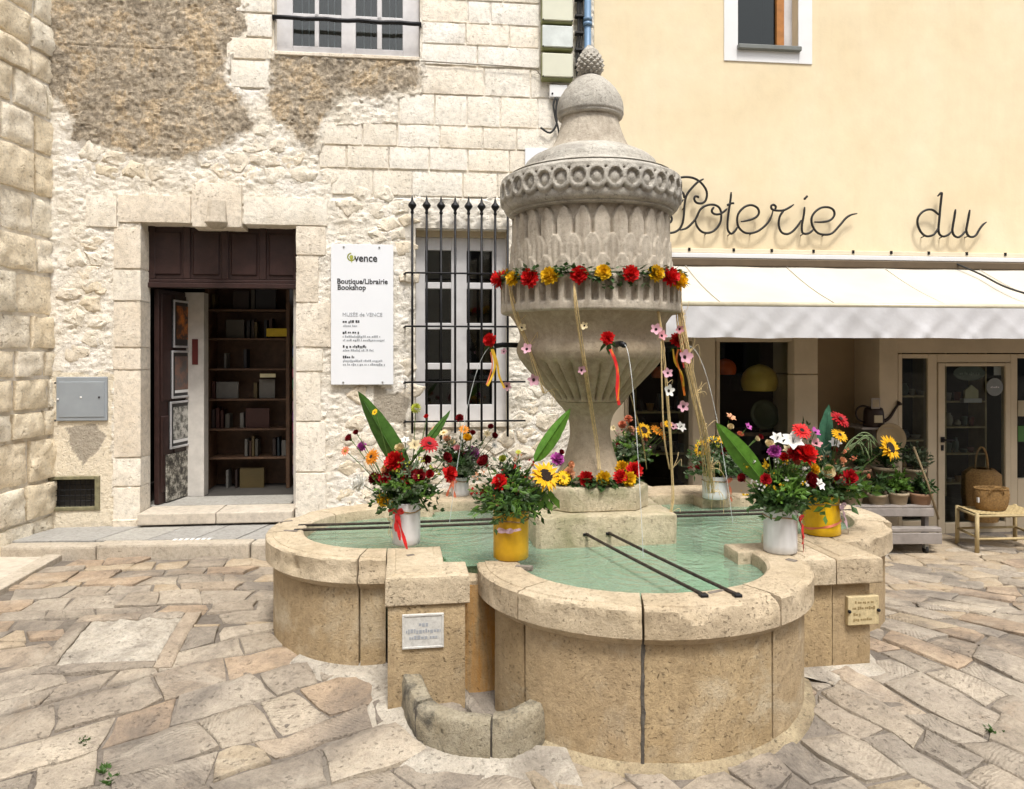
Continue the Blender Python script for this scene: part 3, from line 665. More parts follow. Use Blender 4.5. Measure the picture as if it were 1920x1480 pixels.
# open door leaf, hinged at the left reveal and swung inwards
lx = DOOR[0] + .05
leafM = Matrix.Translation((lx, .27, 0)) @ Matrix.Rotation(R(77), 4, 'Z') @ Matrix.Diagonal((.74, 1, 1, 1))
lf = MB(); lf.box(0, 1.0, -.025, .025, dz + .01, tz0 - .005, 0, leafM); leaf = lf.build('door_leaf', maroon_m, house, False, .004)
for a, b, c, d in ((.06, .3, .12, .9), (.36, .92, .12, .9), (.06, .3, 1.05, 2.15), (.36, .92, 1.05, 2.15)): MB().box(a, b, -.034, -.02, dz + c, dz + d, 0, leafM).build('panel', maroon_m, leaf, False, .01)
# entrance hall: white side wall, floor, ceiling, back
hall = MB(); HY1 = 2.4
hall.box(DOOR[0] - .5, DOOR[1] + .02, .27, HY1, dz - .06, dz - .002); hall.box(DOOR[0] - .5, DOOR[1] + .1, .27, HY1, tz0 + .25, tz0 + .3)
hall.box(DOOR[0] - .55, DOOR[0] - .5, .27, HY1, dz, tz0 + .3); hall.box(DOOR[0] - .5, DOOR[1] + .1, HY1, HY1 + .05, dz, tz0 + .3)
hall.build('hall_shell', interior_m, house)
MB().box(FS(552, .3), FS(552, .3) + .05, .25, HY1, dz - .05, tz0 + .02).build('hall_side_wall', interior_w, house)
MB().box(FS(346, .75), FS(383, .75), .74, .9, dz, tz0).build('hall_partition', interior_w, house, False, .003)
MB().box(FS(268, .25), FS(545, .25), .24, .72, dz - .003, dz + .004).build('threshold_tile', slab_m, house)
def room(s0, s1, y0, y1, z0, z1, name, mat, parent):
    m = MB(); m.box(s0, s1, y0, y1, z0, z1); m.f = [f for f in m.f if f != (0, 1, 5, 4)]; m.m = [0] * len(m.f); return m.build(name, mat, parent)
# lower window
def window_part(parent, s0, s1, z0, z1, y, frame, panes, mat, name='window', glassm=None, depth=.06):
    """Frame pieces given as boxes; each pane a sub-part."""
    f = MB()
    for (a, b, c, d) in frame: f.box(a, b, y, y + depth, c, d)
    w = f.build(name, mat, parent, False, .005)
    for (a, b, c, d) in panes: MB().box(a, b, y + .025, y + .031, c, d).build('pane', glassm or pane_m, w)
    return w
fx = lambda x: FS(x, .16); fz = lambda y: FP(860, y, .16)[1]
cols, rws = [(797, 846), (875, 923)], [(470, 530), (542, 606), (618, 681), (693, 759)]
fr = [(fx(779), fx(797), fz(793), fz(446)), (fx(846), fx(875), fz(793), fz(446)), (fx(923), fx(952), fz(793), fz(446))]
for (a, b) in cols:
    e = [fz(793), fz(759)], [fz(693), fz(681)], [fz(618), fz(606)], [fz(542), fz(530)], [fz(470), fz(446)]
    for c, d in e: fr.append((fx(a), fx(b), c, d))
window_part(house, *LWIN, .16, fr, [(fx(a) - .004, fx(b) + .004, fz(d) - .004, fz(c) + .004) for a, b in cols for c, d in rws], oldwhite_m, 'window', housepane_m)
MB().box(LWIN[0], LWIN[1], .13, .215, fz(446), LWIN[3]).build('window_head', beige_m, house, False, .004)
MB().box(LWIN[0] - .02, LWIN[1] + .02, -.03, .16, LWIN[2] - .05, LWIN[2] + .012).build('window_sill', jamb_m, house, False, .01)
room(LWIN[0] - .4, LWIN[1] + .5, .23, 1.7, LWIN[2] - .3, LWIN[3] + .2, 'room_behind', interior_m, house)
# upper window
fx = lambda x: FS(x, .1); fz = lambda y: FP(650, y, .1)[1]
UT = 5.95
fr = [(fx(516), fx(549), fz(104), UT), (fx(640), fx(667), fz(104), UT), (fx(755), fx(786), fz(104), UT), (fx(590), fx(598), fz(90), UT), (fx(707), fx(716), fz(90), UT)]
for a, b in ((549, 640), (667, 755)): fr += [(fx(a), fx(b), fz(104), fz(90)), (fx(a), fx(b), fz(36), fz(29)), (fx(a), fx(b), fz(-40), fz(-48))]
pn = [(fx(a), fx(b), fz(c), fz(d)) for a, b in ((549, 590), (598, 640), (667, 707), (716, 755)) for c, d in ((90, 36), (29, -40))]
uw = window_part(house, *UWIN, .1, fr, pn, oldwhite_m, 'upper_window', housepane_m)
for x in (565, 578, 614, 626, 682, 695, 730, 742): MB().box(fx(x) - .005, fx(x) + .005, .155, .175, fz(90), UT).build('thin_bar', white_m, uw)
MB().box(FS(515), FS(787), -.03, .15, FP(650, 110)[1], FP(650, 104)[1] + .006).build('upper_sill', jamb_m, house, False, .006)
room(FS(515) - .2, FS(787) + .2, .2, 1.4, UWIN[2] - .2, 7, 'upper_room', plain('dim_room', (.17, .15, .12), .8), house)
MB().box(FS(515), FS(787), .0, .17, UT, UT + .2).build('upper_lintel', jamb_m, house)
# vent frame
# ------------------------------------------------------------------ things on the stone house
def text(body, size, s, z, y, name, mat, parent, align='LEFT', bold=0., ext=.0015, sx=1.):
    cu = bpy.data.curves.new(name, 'FONT'); cu.body = body; cu.size = size; cu.align_x = align; cu.extrude = ext; cu.offset = bold
    cu.resolution_u = 3; tmp = bpy.data.objects.new(name, cu); me = bpy.data.meshes.new_from_object(tmp); bpy.data.objects.remove(tmp); me.materials.clear(); me.materials.append(mat); o = bpy.data.objects.new(name, me); COL.objects.link(o)
    root = parent
    while root.parent: root = root.parent
    o.parent = parent; o.matrix_basis = Matrix.Translation(Vector((s, y, z)) - ORG[root.name]) @ Matrix.Rotation(R(90), 4, 'X') @ Matrix.Diagonal((sx, 1, 1, 1)); return o
def greek(s0, s1, z, h, y, mat, parent, seed, name='print_line', M=None):
    """A line of print too small to read: a row of short word-like marks."""
    r = random.Random(seed); m = MB(); s = s0
    while s < s1:
        w = r.uniform(.35, .75) * h
        m.box(s, min(s + w, s1), y - .001, y + .0004, z + (0 if r.random() < .85 else -.25 * h), z + h * r.choice((.62, .66, .95)), 0, M); s += w + h * (.18 if r.random() < .8 else .6)
    return m.build(name, mat, parent)
# information board
bs0, bs1, bz0, bz1 = FS(622), FS(738), FP(680, 721)[1], FP(680, 460)[1]
sg = thing('information_board', 'tall white museum bookshop board screwed to the wall beside the door', 'sign', ((bs0 + bs1) / 2, -.04, bz0), FAC)
MB().box(bs0, bs1, -.062, -.05, bz0, bz1).build('panel', signw_m, sg, False, .002)
for x, z in ((646, 465), (712, 465), (645, 716), (718, 716)):
    o = MB().lathe([(.009, 0), (.009, .008), (.004, .011)], 10, M=Matrix.Translation((FS(x), -.062, FP(680, z)[1])) @ Matrix.Rotation(R(90), 4, 'X')).build('screw', metal_m, sg)
    MB().lathe([(.006, 0), (.006, .06)], 8, M=Matrix.Translation((FS(x), -.05, FP(680, z)[1])) @ Matrix.Rotation(R(-90), 4, 'X')).build('spacer', metal_m, sg)
ty = -.0635; bx = lambda x: FS(615 + x / 5.285, -.06); bz = lambda y: FP(680, 450 + y / 5.285, -.06)[1]
text('vence', .105, bx(262), bz(215), ty, 'lettering', ink_m, sg, bold=.002, sx=.92)
m = MB(); cx, cz = bx(232), bz(172)
for k in range(26):
    a = k / 26 * 4.9 + .2; r0 = .036; m.box(-.006, .006, ty, ty + .002, r0 - .006, r0 + .006, 0, Matrix.Translation((cx, 0, cz)) @ Matrix.Rotation(-a, 4, 'Y'))
m.lathe([(.018, 0), (.020, .002)], 14, M=Matrix.Translation((cx, ty, cz)) @ Matrix.Rotation(R(90), 4, 'X'))
m.quad([(cx - .016, ty - .001, cz - .005), (cx + .016, ty - .001, cz - .005), (cx + .004, ty - .001, cz - .062)]); m.build('emblem', green_ink_m, sg)
text('Boutique/Librairie', .072, bx(88), bz(436), ty, 'lettering', ink_m, sg, bold=.0014, sx=.955)
text('Bookshop', .072, bx(92), bz(496), ty, 'lettering', ink_m, sg, bold=.0014, sx=.955)
text('MUSÉE de VENCE', .052, bx(142), bz(758), ty, 'lettering', greyink_m, sg, sx=1.0)
for i, (x0, x1, y, mt) in enumerate(((145, 312, 822, ink_m), (150, 290, 862, greyink_m), (145, 310, 928, ink_m), (145, 528, 968, greyink_m), (148, 560, 1004, greyink_m), (148, 378, 1068, ink_m), (148, 450, 1104, greyink_m), (148, 262, 1172, ink_m), (148, 540, 1208, greyink_m), (148, 565, 1244, greyink_m))):
    greek(bx(x0), bx(x1), bz(y), .026 if mt is ink_m else .022, ty, mt, sg, i)
# wrought-iron grille before the lower window
gy = -.11; gx = lambda x: FS(x, gy); gzz = lambda y: FP(860, y, gy)[1]
gr = thing('window_grille', 'black wrought-iron window grille with spear finials', 'grille', (gx(860), gy, gzz(832)), FAC)
for i, x in enumerate((773, 800, 827, 853.5, 878.5, 903, 928.5, 952)):
    s, zt = gx(x), gzz(371)
    bar = MB().tube([(s, gy, gzz(812 + (i % 3) * 8)), (s, gy, zt - .13)], .0122, 10).build('bar', iron_m, gr, True)
    MB().lathe([(.0, zt - .17), (.014, zt - .17), (.019, zt - .155), (.013, zt - .14), (.016, zt - .125), (.040, zt - .095), (.043, zt - .082), (.034, zt - .066), (.016, zt - .045), (.008, zt - .01), (.001, zt + .02)], 12, (s, gy)).build('finial', iron_m, bar, True)
for y, x1 in ((513, 960), (612.5, 985), (716.5, 985), (790, 985)):
    z = gzz(y); MB().tube([(gx(757), gy + .02, z - .012), (gx(762), gy - .013, z), (gx(x1), gy - .013, z)], .0095, 8).build('crossbar', iron_m, gr, True)
    MB().tube([(gx(761), gy - .01, z), (gx(758), .02, z)], .010, 8).build('wall_tie', iron_m, gr, True)
# rail before the upper window
z0 = FP(650, 41)[1]; ub = thing('window_bar', 'black iron safety bar across the upper window', 'bar', (FS(650), -.03, z0), FAC)
MB().tube([(lerp(FS(512), FS(790), i / 14), -.03 + .004 * math.sin(i * 2.1), z0 + .004 * math.sin(i * 1.7)) for i in range(15)], .021, 10).build('rail', iron_m, ub, True)
for x in (514, 788): MB().box(FS(x) - .012, FS(x) + .012, -.03, .05, z0 - .02, z0 + .02).build('bracket', iron_m, ub)
# grey meter cupboard and vent
ms0, ms1, mz0, mz1 = FS(108), FS(203), FP(155, 789)[1], FP(155, 707)[1]
mt_ = thing('meter_box', 'grey metal meter box set in the wall left of the door', 'meter box', ((ms0 + ms1) / 2, 0, mz0), FAC)
MB().box(ms0, ms1, -.03, .05, mz0, mz1).build('frame', boxgrey_m, mt_, False, .005)
dr_ = MB().box(ms0 + .025, ms1 - .02, -.036, -.02, mz0 + .035, mz1 - .045).build('door', boxgrey_m, mt_, False, .004)
for x, z, mm in ((112, 748, white_m), (155, 745, white_m), (189, 745, ink_m), (107, 718, ink_m), (107, 788, ink_m)): MB().box(FS(x) - .009, FS(x) + .009, -.041, -.034, FP(155, z)[1] - .009, FP(155, z)[1] + .009).build('lock' if mm is ink_m else 'sticker', mm, dr_, False, .002)
vt = thing('wall_vent', 'rusty framed vent with black wire mesh low in the wall', 'vent', ((VENTO[0] + VENTO[1]) / 2, 0, VENTO[2]), FAC)
vm = plain('rusted_frame', (.24, .22, .13), .7, .2, .3, 20, .4); a, b, c, d = VENTO; w = .045
m = MB(); m.box(a, a + w, -.02, .06, c, d); m.box(b - w, b, -.02, .06, c, d); m.box(a + w, b - w, -.018, .06, c, c + w * .7); m.box(a + w, b - w, -.018, .06, d - w * .7, d); m.build('frame', vm, vt, False, .004)
for i in range(9): s = lerp(a + w, b - w, i / 8); MB().tube([(s, .02, c + w * .7), (s, .02, d - w * .7)], .004, 6).build('mesh_wire', iron_m, vt)
for i in range(6): z = lerp(c + w * .7, d - w * .7, i / 5); MB().tube([(a + w, .026, z), (b - w, .026, z)], .004, 6).build('mesh_wire', iron_m, vt)
MB().box(a, b, .115, .13, c, d).build('back', interior_m, vt); MB().box(a - .04, a + .01, -.035, .0, c + .10, c + .2).build('hinge', vm, vt, False, .008)
# cream junction boxes, cables and the blue downpipe at the seam of the two houses
for i, (y0, y1) in enumerate(((-52, -8), (-8, 45), (46, 95), (98, 151))):
    s0, s1, z1_, z0_ = FS(1016, -.1), FS(1075, -.1), FP(1045, y0, -.1)[1], FP(1045, y1, -.1)[1]
    jb = thing('junction_box', ('cream junction box at the top edge of the stack by the downpipe', 'cream junction box, second from the top of its stack', 'pale grey-cream junction box, third from the top of its stack', 'lowest cream junction box of the stack by the blue downpipe')[i], 'junction box', ((s0 + s1) / 2, 0, z0_), FAC, 'junction boxes at the seam of the houses')
    MB().box(s0, s1, -.09, .0, z0_ + .012, z1_ - .008).build('body', olive_m, jb, False, .01)
    MB().box(s0 + .004, s1 - .004, -.105, -.088, z0_ + .034, z1_ - .012).build('cover', (cream_m, cream_m, plain('pale_plastic', (.60, .64, .62), .45), cream_m)[i], jb, False, .008)
    for x in (s0 + .012, s1 - .012): MB().lathe([(.008, 0), (.008, .006)], 8, M=Matrix.Translation((x, -.106, z0_ + .035)) @ Matrix.Rotation(R(90), 4, 'X')).build('screw', iron_m, jb)
cb = thing('cable_bundle', 'bundle of black cables running down beside the junction boxes', 'cables', (FS(1083), -.05, FP(1083, 160)[1]), FAC); rb = random.Random(8)
for i in range(6):
    s = FS(1080 + i * 1.8); MB().tube(catmull([(s + rb.uniform(-.012, .012), -.05 - .02 * rb.random(), lerp(FP(1083, 148 - i * 6)[1], 6.3, k / 9)) for k in range(10)], 3), .006, 6).build('cable', rubber_m, cb, True)
for i in range(7): z = lerp(FP(1083, 130)[1], 6, i / 6); MB().box(FS(1076), FS(1092), -.09, -.02, z - .012, z + .012).build('clip', rubber_m, cb, False, .004)
dp = thing('downpipe', 'blue-grey metal downpipe between the two houses', 'pipe', (FS(1102), -.07, FP(1102, 640)[1]), FAC); s = FS(1102, -.07)
MB().tube([(s, -.07, KT), (s, -.07, 6.6)], .036, 18).build('pipe', blue_m, dp, True)
for y in (43, 52, 230, 460): z = FP(1102, y)[1]; MB().lathe([(.037, z - .022), (.048, z - .018), (.048, z + .018), (.037, z + .022)], 18, (s, -.07)).build('collar', blue_m, dp, True)
wb = thing('small_wall_box', 'small white box on the wall behind the fountain cap', 'box', (FS(1042), -.03, FP(1042, 186)[1]), FAC)
MB().box(FS(1029), FS(1062), -.06, .0, FP(1042, 186)[1], FP(1042, 163)[1]).build('case', white_m, wb, False, .005); MB().lathe([(.01, 0), (.01, .006)], 8, M=Matrix.Translation((FS(1034), -.061, FP(1042, 180)[1])) @ Matrix.Rotation(R(90), 4, 'X')).build('button', iron_m, wb)
wc = thing('loose_cable', 'black cable looping out below the small white wall box', 'cable', (FS(1035), -.04, FP(1035, 250)[1]), FAC)
for k, pts in enumerate((((1040, 187), (1036, 200), (1040, 225), (1046, 250), (1050, 300)), ((1044, 187), (1041, 210), (1042, 235), (1030, 252), (1012, 242)))): MB().tube(catmull([(FS(x), -.05, FP(x, y)[1]) for x, y in pts], 4), .011, 7).build('cable', rubber_m, wc, True)
wl = thing('wall_cable', 'thin grey cable run along the stone course to the junction boxes', 'cable', (FS(900), -.03, FP(900, 125)[1]), FAC)
MB().tube(catmull([(FS(x), -.034, FP(x, y)[1]) for x, y in ((790, 117), (870, 122), (940, 126), (990, 130), (1005, 134), (1018, 150), (1028, 152))], 4), .006, 6).build('cable', plain('grey_cable', (.22, .19, .15), .7), wl, True)
wp = thing('blank_wall_plate', 'blank pale plate on the wall beside the fountain dome', 'plate', (FS(1005), -.03, FP(1005, 320)[1]), FAC); MB().box(FS(984), FS(1040), -.03, .0, FP(1005, 322)[1], FP(1005, 280)[1]).build('plate', signw_m, wp, False, .003)
# framed prints and a photograph panel on the open door leaf
for i, (a, b, z0, z1, c1, c2, lab) in enumerate(((.30, .92, 1.60, 2.10, (.55, .16, .015), (.05, .02, .01), 'framed orange poster, top one on the open door leaf'), (.26, .92, 1.07, 1.57, (.10, .09, .09), (.22, .12, .09), 'framed dark print, middle one on the open door leaf'), (.22, .92, .55, 1.04, (.08, .08, .07), (.55, .54, .50), 'framed black and white print, lowest of three on the door leaf'))):
    t = thing('framed_print', lab, 'framed print', (lx, .27, dz + z0), FAC, 'prints on the door leaf')
    yy = -.05; MB().box(a, b, yy, yy + .02, dz + z0, dz + z1, 0, leafM).build('mat_board', plain('mat_board_%d' % i, (.03, .03, .03), .4), t)
    m = MB(); w = .022
    for q in ((a, a + w, z0, z1), (b - w, b, z0, z1), (a + w, b - w, z0, z0 + w), (a + w, b - w, z1 - w, z1)): m.box(q[0], q[1], yy - .012, yy + .01, dz + q[2], dz + q[3], 0, leafM)
    m.build('frame', plain('silver_frame_%d' % i, (.62, .62, .64), .35, .5), t, False, .003)
    pm, nt, b_ = base_mat('print_%d' % i); vec, _ = coords(nt, False); L(nt, ramp(nt, noise_n(nt, vec, 5 + 4 * i, 4, .75), [(.42, c1), (.58, c2)]), b_.inputs['Base Color']); b_.inputs['Roughness'].default_value = .3
    MB().box(a + .08, b - .08, yy - .003, yy, dz + z0 + .09, dz + z1 - .06, 0, leafM).build('picture', pm, t)
    if i: MB().box(a + .08, b - .08, yy - .004, yy, dz + z0 + .055, dz + z0 + .085, 0, leafM).build('caption_strip', white_m, t)
pm, nt, b_ = base_mat('photo_panel'); vec, _ = coords(nt, False); L(nt, ramp(nt, noise_n(nt, vec, 13, 5, .8), [(.42, (.02, .018, .016)), (.5, (.12, .11, .09)), (.6, (.5, .48, .42))]), b_.inputs['Base Color'])
t = thing('photo_panel', 'grey photograph panel leaning at the foot of the door leaf', 'photograph', (lx, .27, dz), FAC); MB().box(.14, .97, -.05, -.038, dz + .02, dz + .5, 0, leafM).build('panel', pm, t); MB().box(.14, .97, -.037, -.03, dz + .02, dz + .5, 0, leafM).build('backing', interior_m, t)
# bookcase inside the door
by = 1.15; kx = lambda x: FS(x, by); kz = lambda y: FP(460, y, by)[1]
bk = thing('bookcase', 'dark wooden bookcase of six shelves inside the doorway', 'bookcase', (kx(460), by, dz), FAC)
m = MB(); m.box(kx(384), kx(391), by, by + .35, dz, kz(538)); m.box(kx(536), kx(543), by, by + .35, dz, kz(538)); m.box(kx(384), kx(543), by + .35, by + .37, dz, kz(538)); m.build('case', darkwood_m, bk, False, .004)
rb = random.Random(21); zsh = [920, 858, 804, 748, 691, 634, 580]
for k, y in enumerate(zsh):
    z = kz(y); MB().box(kx(391), kx(536), by + .005, by + .35, z - .022, z).build('shelf', darkwood_m, bk, False, .003)
bcols = [plain('book_%d' % i, c, .5) for i, c in enumerate(((.02, .02, .025), (.05, .025, .018), (.13, .125, .115), (.03, .02, .018), (.07, .065, .055), (.018, .03, .04), (.09, .065, .025), (.045, .015, .012)))]
for k, y in enumerate(zsh):
    s = kx(393); z = kz(y)
    while s < kx(532):
        if rb.random() < .28: s += rb.uniform(.06, .2); continue
        if rb.random() < .45: w, h, dd = rb.uniform(.16, .27), rb.uniform(.19, .26), .03
        else: w, h, dd = rb.uniform(.02, .05), rb.uniform(.16, .24), .16
        if s + w > kx(535): break
        o = MB().box(s, s + w, by + .08, by + .08 + dd, z + .001, z + h).build('book', rb.choice(bcols), None, False, .002, FAC, org=(s, by + .08, z))
        o.parent = bk; o.matrix_basis = Matrix.Translation(Vector((s, by + .08, z)) - ORG[bk.name]); s += w + rb.uniform(.003, .03)
for (x0, x1, y0, y1, c) in ((500, 538, 616, 631, (.55, .40, .02)), (488, 517, 701, 708, (.60, .55, .35))):
    MB().box(kx(x0), kx(x1), by - .012, by - .004, kz(y1), kz(y0)).build('shelf_label', plain('label_%d' % x0, c, .5), bk)
t = thing('red_wall_notice', 'small red notice on the white partition inside the doorway', 'notice', (FS(364, .73), .73, FP(364, 684, .73)[1]), FAC); MB().box(FS(360, .73), FS(371, .73), .730, .738, FP(364, 684, .73)[1], FP(364, 636, .73)[1]).build('sheet', plain('red_paper', (.12, .015, .012), .6), t)
pr = thing('postcard_rack', 'narrow postcard rack on the right reveal of the doorway', 'rack', (FS(548, .3), .3, dz + .4), FAC); rb = random.Random(4)
s = FS(552, .3) - .012
MB().box(s, s + .01, .30, .62, dz + .25, dz + 1.75).build('panel', metal_m, pr)
for k in range(13):
    for q in range(2): MB().box(s - .006, s, .31 + q * .15, .44 + q * .15, dz + .28 + k * .112, dz + .375 + k * .112).build('postcard', plain('card_%d_%d' % (k, q), (rb.uniform(.05, .5), rb.uniform(.05, .35), rb.uniform(.05, .3)), .4), pr)

# ------------------------------------------------------------------ the older side wall at the left edge
cw = FAC @ Vector((CORN, 0, 0)); SW = Matrix.Translation((cw.x, cw.y + .05, 0)) @ Matrix.Rotation(R(86.5), 4, 'Z')   # local x runs away from the camera, -y faces the square
sw = thing('side_wall', 'rough old block wall coming forward at the left edge', 'wall', (-1.5, 0, .2), SW)
MB().box(-3.4, .02, .0, .5, -.1, 8).build('core', oldplaster_m, sw)
rb = random.Random(17); z = .12; k = 0
while z < 6.4:
    h = rb.uniform(.26, .42); x = .02 + rb.uniform(0, .3)
    while x > -2.0:
        w = rb.uniform(.30, .58); a, b = max(x - w, -3.4), min(x, .02); k += 1
        if b - a > .08 and z < 5.9: block(a + .008, b - .008, z + .008, z + h - .008, 'wall_block', oldwall_m, sw, rb.uniform(.02, .06), .05, .08, .02, .045, k, 2.2)
        x -= w
    z += h
# ------------------------------------------------------------------ the yellow house and its pottery shop
yellow_m, nt, b = base_mat('yellow_render'); vec, _ = coords(nt, False)
col = ramp(nt, noise_n(nt, vec, .9, 5, .6, .4), [(.3, (.70, .58, .385)), (.5, (.73, .615, .42)), (.7, (.75, .65, .465))])
ge = nt.nodes.new('ShaderNodeNewGeometry'); mp = nt.nodes.new('ShaderNodeMapping'); mp.inputs['Scale'].default_value = (3, 3, .35); L(nt, ge.outputs['Position'], mp.inputs[0])
col = mixc(nt, mulv(nt, ramp(nt, noise_n(nt, mp.outputs[0], 1.2, 6, .7), [(.48, 0.), (.72, 1.)]), .24), col, (.60, .49, .32)); col = mixc(nt, mulv(nt, ramp(nt, noise_n(nt, vec, .55, 3, .5), [(.5, 0.), (.56, 1.)]), .16), col, (.80, .70, .52))
col = mixc(nt, .35, col, ramp(nt, noise_n(nt, vec, 5, 5, .65), [(.3, .86), (.7, 1.1)]), 'MULTIPLY'); L(nt, col, b.inputs['Base Color']); b.inputs['Roughness'].default_value = .9; b.inputs['Specular IOR Level'].default_value = .2
bp = node(nt, 'ShaderNodeBump', Strength=.25, Distance=.006); L(nt, noise_n(nt, vec, 30, 5, .65), bp.inputs['Height']); L(nt, bp.outputs[0], b.inputs['Normal'])
yh = thing('yellow_house', 'pale yellow rendered house with a pottery shop on its ground floor', 'house', (FS(1500), 0, .1), FAC)
Y0, Y1 = FS(1114), FS(1920) + 2.4
ZT = FP(1500, 487)[1]                                                                       # underside of the yellow wall
W = (FS(1383), FS(1496), FP(1440, 88)[1], 7.4)
m = MB(); m.box(Y0, W[0], .0, .3, ZT, 9.5); m.box(W[1], Y1, .0, .3, ZT, 9.5); m.box(W[0], W[1], .0, .3, ZT, W[2]); m.box(W[0], W[1], 0, .3, W[3], 9.5); m.build('wall', yellow_m, yh)
# window with white painted surround
fz = lambda y, o=0: FP(1440, y, o)[1]
m = MB(); m.box(FS(1357), W[0], -.012, .0, fz(118), 8); m.box(W[1], FS(1522), -.012, 0, fz(118), 8); m.box(W[0], W[1], -.012, 0, fz(118), W[2]); m.build('window_surround', white_m, yh, False, .003)
MB().box(FS(1381), FS(1499), -.06, .12, fz(97), fz(88)).build('window_sill', plain('grey_sill', (.16, .17, .16), .5, 0, .1), yh, False, .008)
wf = MB(); wf.box(W[0], W[0] + .02, .1, .16, W[2], W[3]); wf.box(FS(1455, .1), FS(1469, .1), .08, .16, W[2], W[3]); wn_ = wf.build('window', orange_wood_m, yh, False, .005)
MB().box(W[0] + .02, FS(1455, .1), .12, .126, W[2], W[3]).build('pane', glass('upper_glass', (.30, .36, .34), 1.6), wn_); MB().box(FS(1469, .1), W[1], .13, .15, W[2], W[3]).build('shutter_board', oldwhite_m, wn_)
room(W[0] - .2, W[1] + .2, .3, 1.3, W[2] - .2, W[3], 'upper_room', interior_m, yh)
# cornice strip over the shop with its screws
MB().box(Y0, Y1, -.035, .0, FP(1500, 478)[1], FP(1500, 470)[1]).build('cornice_strip', trim_m, yh, False, .004); MB().box(Y0, Y1, -.06, .0, FP(1500, 487.5)[1], FP(1500, 479)[1]).build('cornice_board', white_m, yh, False, .004)
for x in (1290, 1373, 1444, 1522, 1596, 1667, 1737, 1808, 1880): MB().box(FS(x) - .012, FS(x) + .012, -.045, -.03, FP(1500, 475)[1], FP(1500, 469)[1]).build('screw_head', iron_m, yh)
# shop front: piers, recess, door, windows
def pier(x0, x1, y0, y1, z0, z1, name, mat): return MB().box(FS(x0), FS(x1), y0, y1, z0, z1).build(name, mat, yh, False, .008)
GZ = -.05; ZH = ZT + .02
pier(1114, 1172, .02, .3, GZ, ZH, 'pier', beige2_m); pier(1300, 1343, .02, .3, GZ, ZH, 'pier', beige2_m)
zj = FP(1510, 702)[1]; MB().box(FS(1489), FS(1534), .0, .5, GZ, zj - .004).build('pier_block', beige2_m, yh, False, .008); MB().box(FS(1489), FS(1534), .0, .5, zj + .004, ZH).build('pier_block', beige2_m, yh, False, .008)
MB().box(FS(1534), FS(1660), .48, .55, GZ, ZH).build('recess_wall', brownwall_m, yh); pier(1649, 1684, .0, .5, GZ, ZH, 'pier', beige2_m)
LZ = FP(1790, 662)[1]; MB().box(FS(1684), Y1, .02, .3, LZ, ZH).build('shop_lintel', beige2_m, yh); MB().box(FS(1172), FS(1300), .02, .3, FP(1230, 640)[1], ZH).build('shop_lintel', beige2_m, yh); MB().box(FS(1343), FS(1489), .02, .3, FP(1410, 640)[1], ZH).build('shop_lintel', beige2_m, yh)
MB().box(FS(1172), FS(1300), .03, .3, GZ, FP(1230, 922)[1]).build('shop_sill_wall', beige2_m, yh); MB().box(FS(1343), FS(1489), .03, .3, GZ, FP(1410, 900)[1]).build('shop_sill_wall', beige2_m, yh)
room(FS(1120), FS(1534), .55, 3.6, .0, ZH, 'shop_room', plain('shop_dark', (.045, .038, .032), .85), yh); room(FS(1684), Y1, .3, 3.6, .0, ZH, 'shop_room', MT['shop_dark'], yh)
yo = .12; fx = lambda x: FS(x, yo); fz = lambda y: FP(1410, y, yo)[1]
def simple_window(x0, x1, y0, y1, fw_, name, mullx=()):
    fr = [(fx(x0), fx(x0 + fw_), fz(y1), fz(y0)), (fx(x1 - fw_), fx(x1), fz(y1), fz(y0)), (fx(x0 + fw_), fx(x1 - fw_), fz(y0 + fw_ * .8), fz(y0)), (fx(x0 + fw_), fx(x1 - fw_), fz(y1), fz(y1 - fw_))] + [(fx(x - 3), fx(x + 3), fz(y1 - fw_), fz(y0 + fw_ * .8)) for x in mullx]
    return window_part(yh, 0, 0, 0, 0, yo, fr, [(fx(x0 + fw_) - .004, fx(x1 - fw_) + .004, fz(y1 - fw_) - .004, fz(y0 + fw_ * .8) + .004)], beige_m, name)
simple_window(1343, 1489, 636, 905, 7, 'shop_window'); simple_window(1172, 1300, 636, 926, 7, 'shop_window', (1176,))
# shop door with side lights
yo = .08; fz = lambda y: FP(1790, y, yo)[1]
DB = FP(1790, 1006, yo)[1]
fr = [(fx(1684), fx(1692), DB, fz(664)), (fx(1740), fx(1757), DB, fz(664)), (fx(1895), fx(1908), DB, fz(664)), (fx(1692), fx(1740), fz(672), fz(664)), (fx(1757), fx(1895), fz(680), fz(664)), (fx(1692), fx(1740), DB, fz(975)), (fx(1908), Y1 - .1, fz(672), fz(664)), (fx(1908), Y1 - .1, DB, fz(900))]
window_part(yh, 0, 0, 0, 0, yo, fr, [(fx(1692), fx(1740), fz(975), fz(672)), (fx(1908), Y1 - .1, fz(900), fz(672))], beige_m, 'shop_side_light', depth=.08)
fr = [(fx(1758), fx(1771), DB + .015, fz(681)), (fx(1884), fx(1894), DB + .015, fz(681)), (fx(1771), fx(1884), fz(687), fz(681)), (fx(1771), fx(1884), DB + .015, fz(980))]
sdoor = window_part(yh, 0, 0, 0, 0, yo - .012, fr, [(fx(1771), fx(1884), fz(980), fz(687))], beige_m, 'shop_door', depth=.07)
m = MB(); s, z = fx(1765), fz(824); m.box(s - .018, s + .018, yo - .03, yo - .01, z - .03, z + .03); m.tube([(s, yo - .03, z), (s, yo - .075, z), (s + .11, yo - .075, z)], .011, 8); m.box(s - .012, s + .012, yo - .025, yo - .01, z - .12, z - .06); m.build('door_handle', iron_m, sdoor)
